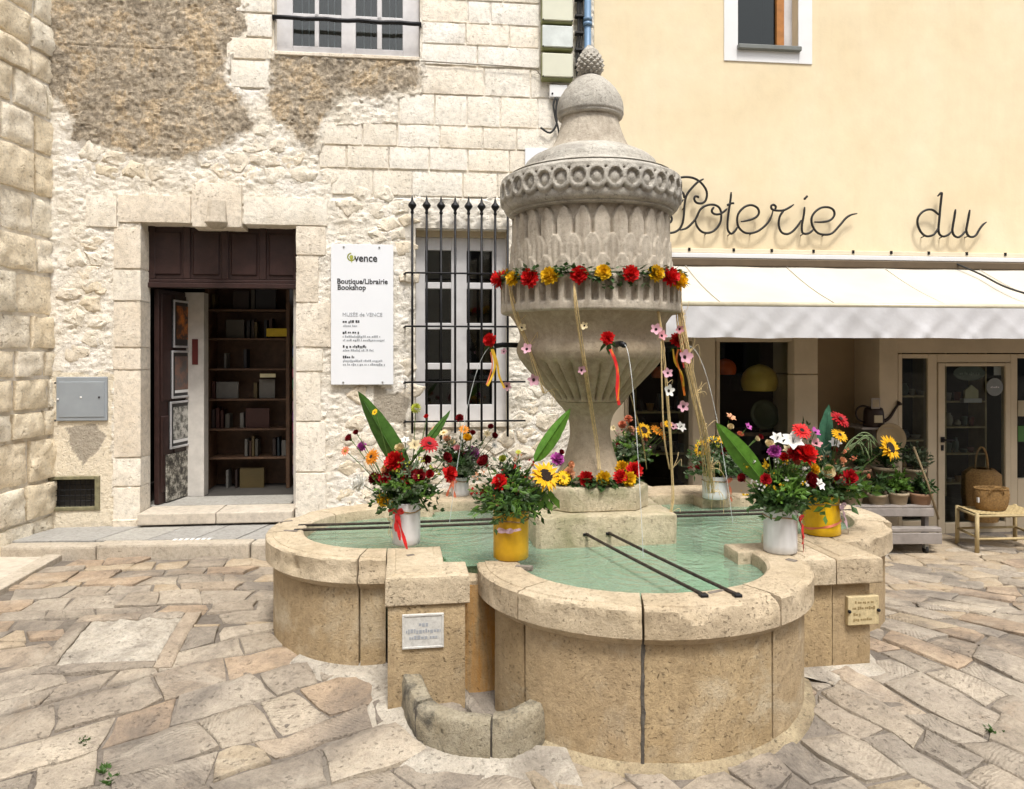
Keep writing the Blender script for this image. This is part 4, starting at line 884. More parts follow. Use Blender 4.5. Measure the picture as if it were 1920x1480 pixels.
for y in (752, 800): MB().box(fx(1908), fx(1960), yo - .01, yo + .0, fz(y + 30), fz(y)).build('window_notice', plain('notice_%d' % y, (.35, .30, .2) if y == 752 else (.05, .14, .03), .6), yh)
# stuff in the shop window
def lamp(name, lab, px, py, off, rpx, mat, squash=.8):
    s, z = FP(px, py, off); r = rpx / FPX * 8.6
    t = thing(name, lab, 'lamp', (s, off, z - r * .7), FAC)
    pf = [(r * .86, z - r * .62), (r * .97, z - r * .4)] + [(r * math.cos(a), z - .1 * r + r * .95 * math.sin(a)) for a in [i * math.pi / 2 / 9 for i in range(9)]] + [(.01, z + r * .87)]
    MB().lathe(pf, 36, (s, off), caps=False).build('lamp_shade', mat, t, True); MB().tube([(s, off, z + r * .86), (s, off, ZH)], .006, 6).build('cord', rubber_m, t)
lamp('pendant_lamp', 'large gold dome pendant lamp behind the shop window', 1424, 712, .5, 33, plain('gold_enamel', (.80, .58, .12), .3, .1)); lamp('pendant_lamp', 'orange pendant lamp at the left of the shop window', 1360, 690, .6, 20, plain('orange_enamel', (.60, .10, .015), .4)); lamp('pendant_lamp', 'black pendant lamp half hidden behind the gold one', 1392, 718, .95, 24, rubber_m)
lamp('pendant_lamp', 'coral pendant lamp in the far shop window beside the urn', 1236, 700, .5, 14, plain('coral_enamel', (.55, .15, .06), .4))
s, z = FP(1432, 778, .4); t = thing('green_plate', 'large dark green round plate standing in the shop window', 'plate', (s, .4, z - .17), FAC)
Mx = Matrix.Translation((s, .4, z)) @ Matrix.Rotation(R(80), 4, 'X'); MB().lathe([(.0, .012), (.10, .010), (.115, .018), (.165, .034), (.168, .030), (.12, .008), (.1, 0), (0, 0)], 40, M=Mx, caps=False).build('dish', plain('green_glaze', (.07, .085, .05), .25), t, True); MB().box(s - .05, s + .05, .41, .5, z - .19, z - .16).build('stand', darkwood_m, t)
t = thing('display_table', 'dark display table inside the shop window', 'table', (FS(1430, .5), .6, .3), FAC); zt = z - .19
MB().box(FS(1350, .45), FS(1486, .45), .32, .9, zt - .04, zt).build('table_top', darkwood_m, t)
for x in (1355, 1480): MB().box(FS(x, .45) - .02, FS(x, .45) + .02, .34, .38, .1, zt - .04).build('leg', darkwood_m, t); MB().box(FS(x, .45) - .02, FS(x, .45) + .02, .82, .86, .1, zt - .04).build('leg', darkwood_m, t)
def shelf_unit(name, lab, x0, x1, off, ys_, zb, seed, mats, h=(.06, .2)):
    t = thing(name, lab, 'shelf', (FS((x0 + x1) / 2, off), off, zb), FAC); rb = random.Random(seed)
    a, b = FS(x0, off), FS(x1, off); MB().box(a, a + .02, off, off + .3, zb, ZH - .1).build('upright', palewood_m, t); MB().box(b - .02, b, off, off + .3, zb, ZH - .1).build('upright', palewood_m, t)
    for y in ys_:
        z = FP((x0 + x1) / 2, y, off)[1]; MB().box(a + .02, b - .02, off, off + .28, z - .02, z).build('shelf_board', palewood_m, t)
        s = a + .06
        while s < b - .08:
            r_ = rb.uniform(.03, .06); hh = rb.uniform(*h); k = rb.random()
            pt = [(r_ * .6, 0), (r_, hh * .4), (r_ * .9, hh * .7), (r_ * .5, hh * .9), (r_ * .6, hh)] if k < .5 else [(r_ * .7, 0), (r_, hh * .6), (r_ * 1.05, hh * .62)]
            MB().lathe([(q[0], z + q[1]) for q in pt], 14, (s + r_, off + .1)).build('pot', rb.choice(mats), t, True); s += 2 * r_ + rb.uniform(.01, .05)
pots_m = [plain('glaze_%d' % i, c, .35) for i, c in enumerate(((.30, .28, .22), (.20, .06, .04), (.10, .14, .12), (.35, .20, .07), (.05, .05, .06), (.40, .38, .34)))]
shelf_unit('pottery_shelf', 'shelf of pots behind the shop window beside the urn', 1190, 1290, .75, (772, 810, 850), .5, 3, pots_m); shelf_unit('pottery_shelf', 'shelf of pots seen through the shop door', 1772, 1850, 1.2, (752, 800, 850, 905), .2, 5, pots_m); shelf_unit('pottery_shelf', 'shelf of pots in the narrow side light of the shop door', 1688, 1745, .55, (742, 825, 890), .2, 6, pots_m, (.05, .16))
t = thing('house_shaped_sign', 'small cream house-shaped plaque on the shelf in the shop door', 'plaque', (FS(1822, 1.0), 1.0, FP(1822, 752, 1.0)[1]), FAC); s, z = FP(1822, 752, 1.0)
m = MB()
for y in (1.0, 1.03): m.quad([(s - .09, y, z), (s + .09, y, z), (s + .09, y, z + .13), (s, y, z + .2), (s - .09, y, z + .13)])
m.grid([[(s - .09, y, z), (s + .09, y, z), (s + .09, y, z + .13), (s, y, z + .2), (s - .09, y, z + .13)] for y in (1.0, 1.03)], 0, True); m.build('board', plain('cream_board', (.60, .56, .36), .6), t); MB().box(s - .12, s + .12, .98, 1.05, z - .02, z + .03).build('base', oldwhite_m, t)
for (x, y, r_, lab, mt, nm) in ((1866, 726, .10, 'round grey sign hanging in the shop door glass', plain('slate', (.16, .17, .17), .5), 'door_sign'),):
    s, z = FP(x, y, .06); t = thing(nm, lab, 'sign', (s, .06, z), FAC); MB().lathe([(r_, 0), (r_, .01)], 28, M=Matrix.Translation((s, .075, z)) @ Matrix.Rotation(R(90), 4, 'X')).build('disc', mt, t); greek(s - .05, s + .05, z - .01, .02, .064, oldwhite_m, t, 4)
t = thing('oval_sign', 'grey-green oval sign in the top of the shop door glass', 'sign', (FS(1818, .14), .14, FP(1818, 710, .14)[1]), FAC); s, z = FP(1818, 700, .14); MB().lathe([(1, 0), (1, .01)], 30, M=Matrix.Translation((s, .15, z)) @ Matrix.Rotation(R(90), 4, 'X') @ Matrix.Diagonal((.19, .085, 1, 1))).build('plate', plain('sage', (.12, .14, .11), .5), t); greek(s - .12, s + .12, z - .015, .03, .139, plain('sage_print', (.24, .26, .22), .5), t, 9)
t = thing('small_notice', 'small cream paper notice at the top right of the door glass', 'notice', (FS(1870, .14), .14, FP(1870, 703, .14)[1]), FAC); s, z = FP(1872, 704, .14); MB().box(s - .055, s + .055, .14, .143, z, z + .10).build('sheet', oldwhite_m, t)
# ------------------------------------------------------------------ wire lettering on the yellow wall
def wire_word(name, lab, strokes, scale, ox, oy, feet):
    py = -.07; pts0 = FP(ox, oy, py); t = thing(name, lab, 'lettering', (pts0[0], py, pts0[1]), FAC)
    for st in strokes:
        pts = catmull([(lambda a: (a[0], py, a[1]))(FP(ox + x / scale, oy + y / scale, py)) for x, y in st], 7)
        MB().tube(pts, lambda u: .0125 * min(1, .35 + 6 * min(u + .04, 1.02 - u)), 8).build('letter_stroke', wirelet_m, t, True)
    for x, y in feet:
        a, z = FP(ox + x / scale, oy + y / scale, py); MB().tube([(a, py, z), (a + .005, 0.01, z - .01)], .006, 6).build('wall_pin', wirelet_m, t)
wire_word('wire_lettering', 'black wire lettering reading Poterie on the yellow wall', [
    [(130, 95), (180, 68), (250, 62), (320, 78), (380, 120), (422, 180), (432, 235), (415, 290), (372, 312), (330, 302), (312, 270), (322, 245), (348, 250), (350, 262)],
    [(400, 80), (345, 110), (290, 165), (250, 215), (228, 270), (218, 350), (212, 430), (200, 500), (170, 555), (120, 585), (60, 592), (10, 580), (-40, 545)],
    [(40, 380), (85, 425), (100, 460), (85, 490), (50, 500)], [(215, 262), (212, 225), (185, 200), (150, 215), (135, 255), (145, 300), (180, 300), (210, 275)],
    [(175, 565), (240, 545), (300, 490), (330, 450), (370, 370), (430, 330), (500, 325), (550, 355), (568, 420), (555, 500), (500, 570), (430, 592), (370, 570), (330, 510), (325, 450)], [(500, 345), (478, 380), (495, 408), (540, 415), (585, 395), (625, 360)],
    [(662, 205), (655, 280), (640, 380), (628, 480), (630, 560), (660, 598), (695, 575), (725, 530)], [(622, 330), (660, 312), (690, 310)],
    [(755, 485), (830, 470), (900, 440), (925, 395), (905, 350), (850, 328), (790, 345), (735, 400), (718, 470), (735, 540), (790, 588), (860, 592), (930, 565), (1000, 505), (1040, 440), (1060, 370)],
    [(1075, 370), (1085, 345), (1065, 325), (1042, 335), (1045, 362), (1080, 378), (1150, 378), (1205, 355), (1255, 322)], [(1165, 375), (1125, 430), (1112, 510), (1135, 580), (1185, 602), (1240, 580), (1295, 520), (1325, 470)],
    [(1358, 345), (1348, 430), (1332, 520), (1335, 585), (1365, 600), (1405, 590), (1445, 555)], [(1385, 240), (1352, 275)],
    [(1450, 488), (1530, 488), (1600, 470), (1638, 425), (1630, 375), (1580, 348), (1510, 355), (1450, 400), (1422, 460), (1435, 530), (1480, 590), (1550, 608), (1620, 592), (1690, 520), (1750, 450), (1800, 420), (1855, 408)]],
    1920 / 380, 1240, 320, ((650, 600), (1345, 600), (430, 592), (860, 592), (1550, 606), (215, 350)))
wire_word('wire_lettering', 'black wire lettering reading du on the yellow wall', [
    [(770, 610), (720, 560), (650, 515), (560, 515), (470, 560), (405, 640), (385, 730), (405, 830), (460, 930), (530, 985), (600, 990), (680, 960), (740, 885), (770, 800)], [(750, 270), (820, 210), (812, 330), (795, 500), (780, 680), (765, 850), (780, 950), (850, 995), (940, 965), (1000, 900)],
    [(1072, 505), (1050, 650), (1025, 800), (1015, 900), (1050, 980), (1120, 1010), (1200, 960), (1250, 890)], [(1328, 515), (1305, 650), (1280, 790), (1265, 890), (1300, 980), (1370, 1005), (1440, 970), (1500, 870), (1560, 790), (1630, 735)]],
    1920 / 200, 1680, 340, ((520, 985), (1310, 985), (850, 995)))
# ------------------------------------------------------------------ awning
aw = thing('shop_awning', 'wide cream canvas awning with a scalloped white valance over the shop', 'awning', (FS(1600), -.5, 2.3), FAC)
AO = -1.12; za = FP(1500, 499, -.05)[1]; zb_ = FP(1500, 573, AO)[1]; sL = FS(1246, AO); n = 40
MB().grid([[(lerp(sL, Y1, i / n), lerp(-.06, AO, j / 8), lerp(za, zb_, j / 8) - .03 * math.sin(math.pi * j / 8) + .004 * math.sin(i * 1.3)) for i in range(n + 1)] for j in range(9)]).build('canvas', awning_m, aw, True)
for k in range(7):
    s = sL + .55 + k * 1.1; MB().tube([(s, lerp(-.07, AO, j / 8), lerp(za, zb_, j / 8) - .03 * math.sin(math.pi * j / 8) + .004) for j in range(9)], .004, 5).build('seam', awning_m, aw, True)
MB().box(sL, Y1, -.12, .0, za - .02, za + .06).build('roller_box', plain('roller_shadow_brown', (.10, .07, .04), .6), aw, False, .01)  # dark brown puts the cassette's shadow into the box colour
MB().tube([(sL - .01, AO, zb_), (Y1, AO, zb_)], .028, 14).build('front_bar', awnbar_m, aw, True)
vz0 = FP(1500, 634, AO)[1]; rows = []; n = 260
for j in range(9):
    row = []
    for i in range(n + 1):
        s = lerp(sL, Y1, i / n); f = j / 8; wv = .016 * nz((s * 2.2, f * .6, 1), 1) + .010 * math.sin(s * 9 + 4 * math.sin(s * 1.7)) + .008 * math.sin(s * 23 + 5 * f); diag = .009 * max(0, 1 - 7 * abs(((s * 2.1 + f * .8) % 1) - .5)) + .009 * max(0, 1 - 7 * abs(((s * 2.1 - f * .8 + .3) % 1) - .5))
        row.append((s, AO - .032 - (wv + diag) * (.25 + .75 * f), lerp(zb_ - .015, vz0 + .012 * nz((s * 2.5, 3, 0), 1), f)))
    rows.append(row)
MB().grid(rows).build('valance', valance_m, aw, True)
for x in (1330, 1700): s = FS(x); MB().tube([(s, -.08, za - .05), (s + .35, -.6, lerp(za, zb_, .5) - .11), (s, AO + .03, zb_ - .005)], .02, 8).build('folding_arm', awnbar_m, aw, True)
cbl = thing('hanging_cable', 'black cable sagging from the cornice over the awning', 'cable', (FS(1850), -.3, 2.9), FAC)
MB().tube(catmull([(*(lambda a: (a[0],))(FP(1785, 492, -.06)), -.07, FP(1785, 492, -.06)[1]), (FP(1830, 515, -.3)[0], -.36, FP(1830, 514, -.36)[1]), (FP(1880, 537, -.7)[0], -.7, FP(1880, 536, -.7)[1]), (FP(1925, 551, -1.)[0], -1., FP(1925, 551, -1.)[1]), (FP(2000, 570, -1.2)[0], -1.2, FP(2000, 570, -1.2)[1] )], 5), .010, 7).build('cable', rubber_m, cbl, True)
# ------------------------------------------------------------------ the fountain
ft = thing('fountain', 'large stone quatrefoil fountain with a carved urn column and pine-cone finial', 'fountain', (0, 0, 0), FTN)
RZ0, RZ1, WZ = .645, .80, .722                                                             # rim underside, rim top, water level
def sweep(path, section, name, mat, amp=.006, sc=14, seed=0, parent=None, chip=0.):
    """Carry a closed section (out, z) along plan points with their outward normals."""
    rows = []
    for (u, v, nu, nv) in path:
        row = []
        for (o, z) in section:
            p = Vector((u + nu * o, v + nv * o, z)); d = amp * fbm(p, sc, seed); dz_ = amp * fbm(p, sc, seed + 40)
            ch = chip * max(0, fbm(p, 5, seed + 70) - .02) * max(0, 1 - abs(o) / .07) * S((z - RZ0) / .1) if chip else 0
            row.append((p.x + nu * (d - ch * 1.2), p.y + nv * (d - ch * 1.2), p.z + dz_ * .7 - ch))
        rows.append(row)
    m = MB(); m.grid(rows, 0, True); k = len(section); m.cap(0, k, True); m.cap((len(rows) - 1) * k, k)
    o = m.build(name, mat, parent or ft); smooth_by(o, 32); return o
def dens(sec, st=.03):
    out = []
    for i in range(len(sec)):
        a, b = sec[i], sec[(i + 1) % len(sec)]; n = max(1, int(math.hypot(b[0] - a[0], b[1] - a[1]) / st))
        out += [(lerp(a[0], b[0], j / n), lerp(a[1], b[1], j / n)) for j in range(n)]
    return out
RW = .25
RIMSEC = dens([(-.010, RZ0), (.0, RZ0 + .010), (.0, RZ1 - .013), (-.010, RZ1 - .004), (-.045, RZ1 - .003), (-.049, RZ1 + .003), (-RW + .02, RZ1 + .003), (-RW + .004, RZ1 - .008), (-RW, RZ1 - .03), (-RW, RZ0 - .2)])
BODYSEC = dens([(-.05, -.15), (-.05, RZ0 - .003), (-RW + .01, RZ0 - .003), (-RW + .01, -.15)], .05)
def ell(c, ax, w, e, t0, t1, n=None):
    """Arc of a lobe: c its centre, ax the direction it bulges; t in degrees from its right-hand end."""
    out = []; n = n or max(4, int(abs(t1 - t0) / 1.6)); ox, oy = ax; tx, ty = -oy, ox
    for i in range(n + 1):
        t = R(lerp(t0, t1, i / n)); a, b = w * math.cos(t), e * math.sin(t); nu, nv = math.cos(t) / w, math.sin(t) / e; l = math.hypot(nu, nv); nu /= l; nv /= l
        out.append((c[0] + tx * a + ox * b, c[1] + ty * a + oy * b, tx * nu + ox * nv, ty * nu + oy * nv))
    return out
LOBES = [((.03, -1.08), (0, -1), .965, .87, [-5, 61, 106, 147, 186]), ((-1.45, 0), (-1, 0), .86, .82, [0, 12, 84, 135, 180]), ((1.42, 0), (1, 0), .86, .79, [0, 60, 120, 180]), ((0, 1.08), (0, 1), .93, .80, [0, 60, 120, 180])]
GAP = .35
for li, (c, ax, w, e, ts) in enumerate(LOBES):
    for i in range(len(ts) - 1):
        sweep(ell(c, ax, w, e, ts[i] + GAP, ts[i + 1] - GAP), RIMSEC, 'rim_stone', rim_m, .0035, 26, li * 10 + i, None, .07)
        sweep(ell(c, ax, w, e, ts[i] + GAP * 1.3, (167 if ts[i + 1] == 186 else ts[i + 1]) - GAP * 1.3), BODYSEC, 'basin_panel', basin_m, .005, 10, li * 10 + i + 5)
sealant_m = stone('dark_joint', (.15, .135, .115), (.08, .07, .06), scale=20, bump=.8)
# dark joint filling of the front crack and the thinner ones
(u, v, nu, nv) = ell(*LOBES[0][:4], 106, 107, 1)[0]; rows = []
for k in range(120):
    z = lerp(-.1, RZ0 - .002, k / 119); wl_ = .004 + .018 * max(0, fbm((z, 1, 0), 9) + .38) * (.6 + .6 * abs(nz((z, 0, 0), 40))); wr_ = .004 + .018 * max(0, fbm((z, 7, 3), 9) + .38) * (.6 + .6 * abs(nz((z, 3, 0), 40))); row = []
    for (q, o_) in ((-wl_, -.075), (-wl_, -.0465), (-wl_ * .5, -.0445), (wr_ * .5, -.0445), (wr_, -.0465), (wr_, -.075)): row.append((u - nv * -q + nu * o_, v + nu * -q + nv * o_, z))
    rows.append(row)
MB().grid(rows).build('joint_filler', sealant_m, ft)
def rough_prism(poly, z0, z1, name, mat, bev=.02, amp=.006, seed=0, st=.035, parent=None, lip=True):
    pl = []
    for i in range(len(poly)):
        p, q = poly[i], poly[(i + 1) % len(poly)]; n = max(1, int(math.hypot(q[0] - p[0], q[1] - p[1]) / st))
        pl += [(lerp(p[0], q[0], j / n), lerp(p[1], q[1], j / n)) for j in range(n)]
    N = len(pl); nr = []
    for i in range(N):
        a, b = pl[i - 2], pl[(i + 2) % N]; t = Vector((b[0] - a[0], b[1] - a[1])); t.normalize(); nr.append((t.y, -t.x))
    ar = sum(pl[i][0] * pl[(i + 1) % N][1] - pl[(i + 1) % N][0] * pl[i][1] for i in range(N)); sg = 1 if ar > 0 else -1
    lev = [(z0, bev * .5), (z0 + bev * .5, 0)] + [(lerp(z0 + bev, z1 - bev, k / 4), 0) for k in range(5)] + [(z1 - bev * .3, bev * .3), (z1, bev)] + ([(z1, .05), (z1 + .006, .056)] if lip else [])
    rows = []
    for z, ins in lev:
        row = []
        for (u, v), (nu, nv) in zip(pl, nr):
            d = amp * fbm((u, v, z), 12, seed) - ins; row.append((u + sg * nu * d, v + sg * nv * d, z + amp * .6 * fbm((u, v, z), 12, seed + 30)))
        rows.append(row)
    m = MB(); m.grid(rows, 0, True); m.cap(0, N, True); m.cap((len(rows) - 1) * N, N); o = m.build(name, mat, parent or ft); smooth_by(o, 40); return o
def corner(poly, seed):
    rough_prism(poly, RZ0, RZ1, 'rim_block', rim_m, .014, .006, seed)
    c = cent(poly); rough_prism([(lerp(p[0], c[0], .05 if p[0] < -1.1 or p[0] > 0 else .13), lerp(p[1], c[1], .05)) for p in poly], -.15, RZ0 - .003, 'pier_block', basin_m, .008, .006, seed + 3, lip=False)
corner([(-1.45, -1.25), (-.995, -1.25), (-.995, -.98), (-1.12, -.96), (-1.12, -.61), (-1.45, -.61)], 1)
rough_prism([(.945, -1.25), (1.16, -1.25), (1.16, -.61), (1.02, -.61), (1.02, -.82), (.66, -.82), (.66, -1.02), (.945, -1.02)], RZ0, RZ1, 'rim_block', rim_m, .014, .006, 2)
rough_prism([(1.168, -1.25), (1.46, -1.25), (1.46, -.61), (1.168, -.61)], RZ0, RZ1 - .003, 'rim_block', rim_m, .016, .008, 4)
rough_prism([(.96, -1.20), (1.165, -1.20), (1.165, -.63), (.70, -.80), (.70, -1.0)], -.15, RZ0 - .003, 'pier_block', basin_m, .008, .006, 6, lip=False)
rough_prism([(1.171, -1.20), (1.41, -1.20), (1.41, -.63), (1.171, -.63)], -.15, RZ0 - .003, 'pier_block', basin_m, .008, .006, 7, lip=False)
corner([(-1.45, .61), (-1.12, .61), (-1.12, .80), (-.69, .80), (-.69, 1.08), (-.93, 1.25), (-1.45, 1.25)], 8); corner([(1.12, .61), (1.45, .61), (1.45, 1.25), (.93, 1.25), (.69, 1.08), (.69, .80), (1.12, .80)], 9)
# overflow notch: stained back slab between corner block and front lobe
over_m = stone('rust_stained_stone', (.44, .32, .17), (.36, .25, .13), scale=3, bump=.8, pit=60, pitamt=.4, drip=((.50, .21, .02), 5., .95))
MB().grid([[(lerp(-1.06, -.72, i / 8), -1.10 + .006 * math.cos(i), lerp(-.1, .70, j / 20)) for i in range(9)] for j in range(21)]).build('overflow_slab', over_m, ft, True)
MB().box(-1.02, -.84, -1.075, -.80, .60, .722).build('overflow_lip', rim_m, ft, False, .01)
# water and basin floor
WOUT = []
def wadd(c, ax, w, e): WOUT.extend([(p[0], p[1]) for p in ell(c, ax, w - RW + .03, e - RW + .03, 0, 180, 26)])
wadd(*LOBES[0][:4]); WOUT += [(-1.05, -.9), (-1.1, -.58)]; wadd(*LOBES[1][:4]); WOUT += [(-1.1, .6), (-1.1, .78), (-.7, .8)]; wadd(*LOBES[3][:4]); WOUT += [(.7, .8), (1.1, .78), (1.1, .6)]; wadd(*LOBES[2][:4]); WOUT += [(1.1, -.6), (1.0, -.8), (.68, -.85)]
wm, nt, b = base_mat('fountain_water'); vec, _ = coords(nt, False)
L(nt, ramp(nt, noise_n(nt, vec, 2.5, 4, .6), [(.3, (.34, .51, .37)), (.7, (.48, .62, .48))]), b.inputs['Base Color']); b.inputs['Roughness'].default_value = .07; b.inputs['IOR'].default_value = 1.33
bp = node(nt, 'ShaderNodeBump', Strength=.6, Distance=.03); hgt = addv(nt, noise_n(nt, vec, 11, 3, .55, .8), mulv(nt, noise_n(nt, vec, 34, 2), .4))
for a_ in (R(175.5), R(-86.5), R(-12.5)):                                                   # rings where the three jets fall
    vd = nt.nodes.new('ShaderNodeVectorMath'); vd.operation = 'DISTANCE'; L(nt, vec, vd.inputs[0]); vd.inputs[1].default_value = (1.02 * math.cos(a_), 1.02 * math.sin(a_), WZ)
    sn = nt.nodes.new('ShaderNodeMath'); sn.operation = 'SINE'; L(nt, mulv(nt, vd.outputs['Value'], 75.), sn.inputs[0]); hgt = addv(nt, hgt, mulv(nt, mulv2(nt, sn.outputs[0], ramp(nt, vd.outputs['Value'], [(.0, 1.), (.55, 0.)])), .22))
L(nt, hgt, bp.inputs['Height'])
tr_ = nt.nodes.new('ShaderNodeBsdfTransparent'); tr_.inputs[0].default_value = (.62, .92, .76, 1); df = nt.nodes.new('ShaderNodeBsdfDiffuse'); L(nt, b.inputs['Base Color'].links[0].from_socket, df.inputs[0]); mx = nt.nodes.new('ShaderNodeMixShader'); mx.inputs[0].default_value = .42; L(nt, tr_.outputs[0], mx.inputs[1]); L(nt, df.outputs[0], mx.inputs[2])
gs = node(nt, 'ShaderNodeBsdfGlossy', Roughness=.03); fr_ = node(nt, 'ShaderNodeFresnel', IOR=1.36); L(nt, bp.outputs[0], gs.inputs['Normal']); L(nt, bp.outputs[0], fr_.inputs['Normal']); m2 = nt.nodes.new('ShaderNodeMixShader'); L(nt, fr_.outputs[0], m2.inputs[0]); L(nt, mx.outputs[0], m2.inputs[1]); L(nt, gs.outputs[0], m2.inputs[2]); L(nt, m2.outputs[0], nt.nodes['Material Output'].inputs[0])
algae_m = stone('algae_stone', (.36, .45, .30), (.20, .28, .16), scale=4, bump=.6, pit=40, pitamt=.4)
m = MB(); m.quad([(u, v, WZ) for u, v in WOUT]); water = m.build('fountain_water', wm, None, frame=FTN, kind='structure'); tag(water, 'mint green rippling water filling the fountain basin')
m = MB(); m.quad([(u * 1.04, v * 1.04, .32) for u, v in WOUT]); m.build('basin_floor', algae_m, ft)
m = MB(); n = len(WOUT); m.grid([[(u * 1.012, v * 1.012, .3) for u, v in WOUT], [(u * 1.012, v * 1.012, .70) for u, v in WOUT]], 0, True); m.build('basin_lining', algae_m, ft)
# base blocks under the column
def octa(b, ch): return [(-b + ch, -b), (b - ch, -b), (b, -b + ch), (b, b - ch), (b - ch, b), (-b + ch, b), (-b, b - ch), (-b, -b + ch)]
base_m = stone('wet_base_stone', (.56, .49, .35), (.42, .36, .24), scale=4, bump=.9, pit=50, pitamt=.4, bdist=.014, stain=((.20, .20, .10), .6))
rough_prism(octa(.485, .03), .3, .925, 'lower_plinth', base_m, .02, .02, 71, lip=False); rough_prism(octa(.36, .13), .926, 1.09, 'upper_plinth', base_m, .015, .008, 72, lip=False)
# the turned and carved column
def smoothprof(pr, st=.012):
    out = []
    pts = catmull([(r, 0, z) for r, z in pr], 8)
    return [(p.x, p.z) for p in pts]
def tprof(pr, st):
    out = []
    for (a, b) in zip(pr[:-1], pr[1:]):
        n = max(1, int(math.hypot(b[0] - a[0], b[1] - a[1]) / st)); out += [(lerp(a[0], b[0], j / n), lerp(a[1], b[1], j / n)) for j in range(n)]
    return out + [pr[-1]]
wear = lambda a, z, r, k=.004, s=6: k * fbm((math.cos(a) * r, math.sin(a) * r, z), s, 2)
def turned(pr, name, mat, n=120, disp=None, sm=False, ang=40):
    o = MB().lathe(pr, n, disp=(lambda a, z, r: wear(a, z, r) + (disp(a, z, r) if disp else 0))).build(name, mat, ft)
    if sm: smooth_by(o, 70)
    else: smooth_by(o, ang)
    return o
turned(smoothprof([(.245, 1.085), (.25, 1.105), (.242, 1.135), (.20, 1.22), (.158, 1.36), (.148, 1.46), (.168, 1.56), (.226, 1.635), (.250, 1.662)]), 'stem', bowl_m, 72, sm=True)
NF = 30
def flute(a, z, r):
    k = S((z - 1.665) / .05) * (1 - S((z - 1.93) / .05)); q = abs(math.sin(a * NF / 2)); return -.042 * k * (1 - q ** .8) - .004 * k
turned(tprof(smoothprof([(.250, 1.665), (.30, 1.72), (.385, 1.81), (.465, 1.895), (.510, 1.955), (.536, 2.01), (.538, 2.045), (.528, 2.08), (.514, 2.105), (.512, 2.14), (.525, 2.185), (.555, 2.24), (.592, 2.29)]), .008), 'bowl', bowl_m, 420, flute, True)
NR = 46
def slots(a, z, r):
    if r < .63: return 0
    k = S((z - 2.345) / .02) * (1 - S((z - 2.49) / .02)); q = math.cos(a * NR); return -.045 * k * S((q - .0) / .5)
turned(tprof([(.59, 2.29), (.64, 2.292), (.650, 2.30), (.652, 2.33), (.652, 2.505), (.645, 2.525), (.62, 2.532), (.57, 2.534)], .009), 'fluted_ring', column_m, 460, slots, True)
NL = 28; ROWS = [(2.60, 2.985), (2.50, 2.80), (2.40, 2.665)]
def leaves(a, z, r):
    h = 0.
    for k, (z0, z1) in enumerate(ROWS):
        x = ((a * NL / (2 * math.pi) + (.5 if k % 2 else 0)) % 1 - .5) * 2; f = (z - z0) / (z1 - z0)
        if f < 0 or f > 1: continue
        w = .93 if f < .74 else .93 * math.sqrt(max(0, 1 - ((f - .74) / .26) ** 2 * 1)) * (1 - .35 * ((f - .74) / .26))
        if abs(x) < w:
            e = 1 - abs(x) / max(w, .05); hh = .012 + .011 * k + .018 * S(e / .22) + .012 * math.cos(x * 9) * (1 - f) * (1 if k else .3)
            h = max(h, hh)
    return h
turned(tprof([(.535, 2.50), (.540, 2.53), (.540, 3.0), (.53, 3.01)], .0075), 'leaf_carved_drum', column_m, 616, leaves, True)
ND = 34
def beads(a, z, r):
    if r < .6: return 0
    h = -.020; sp = 2 * math.pi * .643 / ND
    for sh in (0, 1):
        x = ((a * ND / (2 * math.pi) + .5 * 0 + sh) % 1 - .5) * sp if sh == 0 else 9
        d = math.hypot(x * 1.0, (z - 3.155) * .86)
        if d < .072: h = max(h, .010 * (1 - (d / .072) ** 6) + .004 * (1 if d > .046 else 0))
        if d < .044: h = min(h, -.014 + .014 * S((.040 - d) / .03))
    if abs(z - 3.24) < .02: h = max(h, .004)
    if z < 3.085 and h < 0: h = -.010
    return h
turned(tprof([(.55, 2.998), (.585, 3.004), (.60, 3.018), (.615, 3.02), (.632, 3.034), (.640, 3.05), (.643, 3.06), (.643, 3.245), (.637, 3.262), (.60, 3.285), (.50, 3.325)], .008), 'scalloped_cornice', capstone_m, 560, beads, True)
turned(tprof([(.50, 3.322), (.488, 3.335), (.484, 3.355), (.468, 3.385), (.43, 3.418), (.365, 3.452), (.315, 3.472), (.305, 3.478)], .015), 'dome', capstone_m, 120, sm=True)
turned(smoothprof([(.300, 3.478), (.268, 3.525), (.236, 3.60), (.214, 3.67), (.205, 3.715)]), 'neck', column_m, 96, sm=True)
turned(tprof([(.204, 3.713), (.226, 3.715), (.236, 3.724), (.233, 3.736), (.242, 3.742), (.243, 3.79), (.238, 3.825), (.222, 3.868), (.193, 3.915), (.155, 3.96), (.105, 4.005), (.06, 4.03), (.03, 4.036)], .012), 'cap', capstone_m, 96, sm=True, ang=35)
m = MB(); m.lathe([(.03, 4.03), (.07, 4.05), (.085, 4.10), (.082, 4.15), (.06, 4.21), (.025, 4.245), (.004, 4.255)], 24)
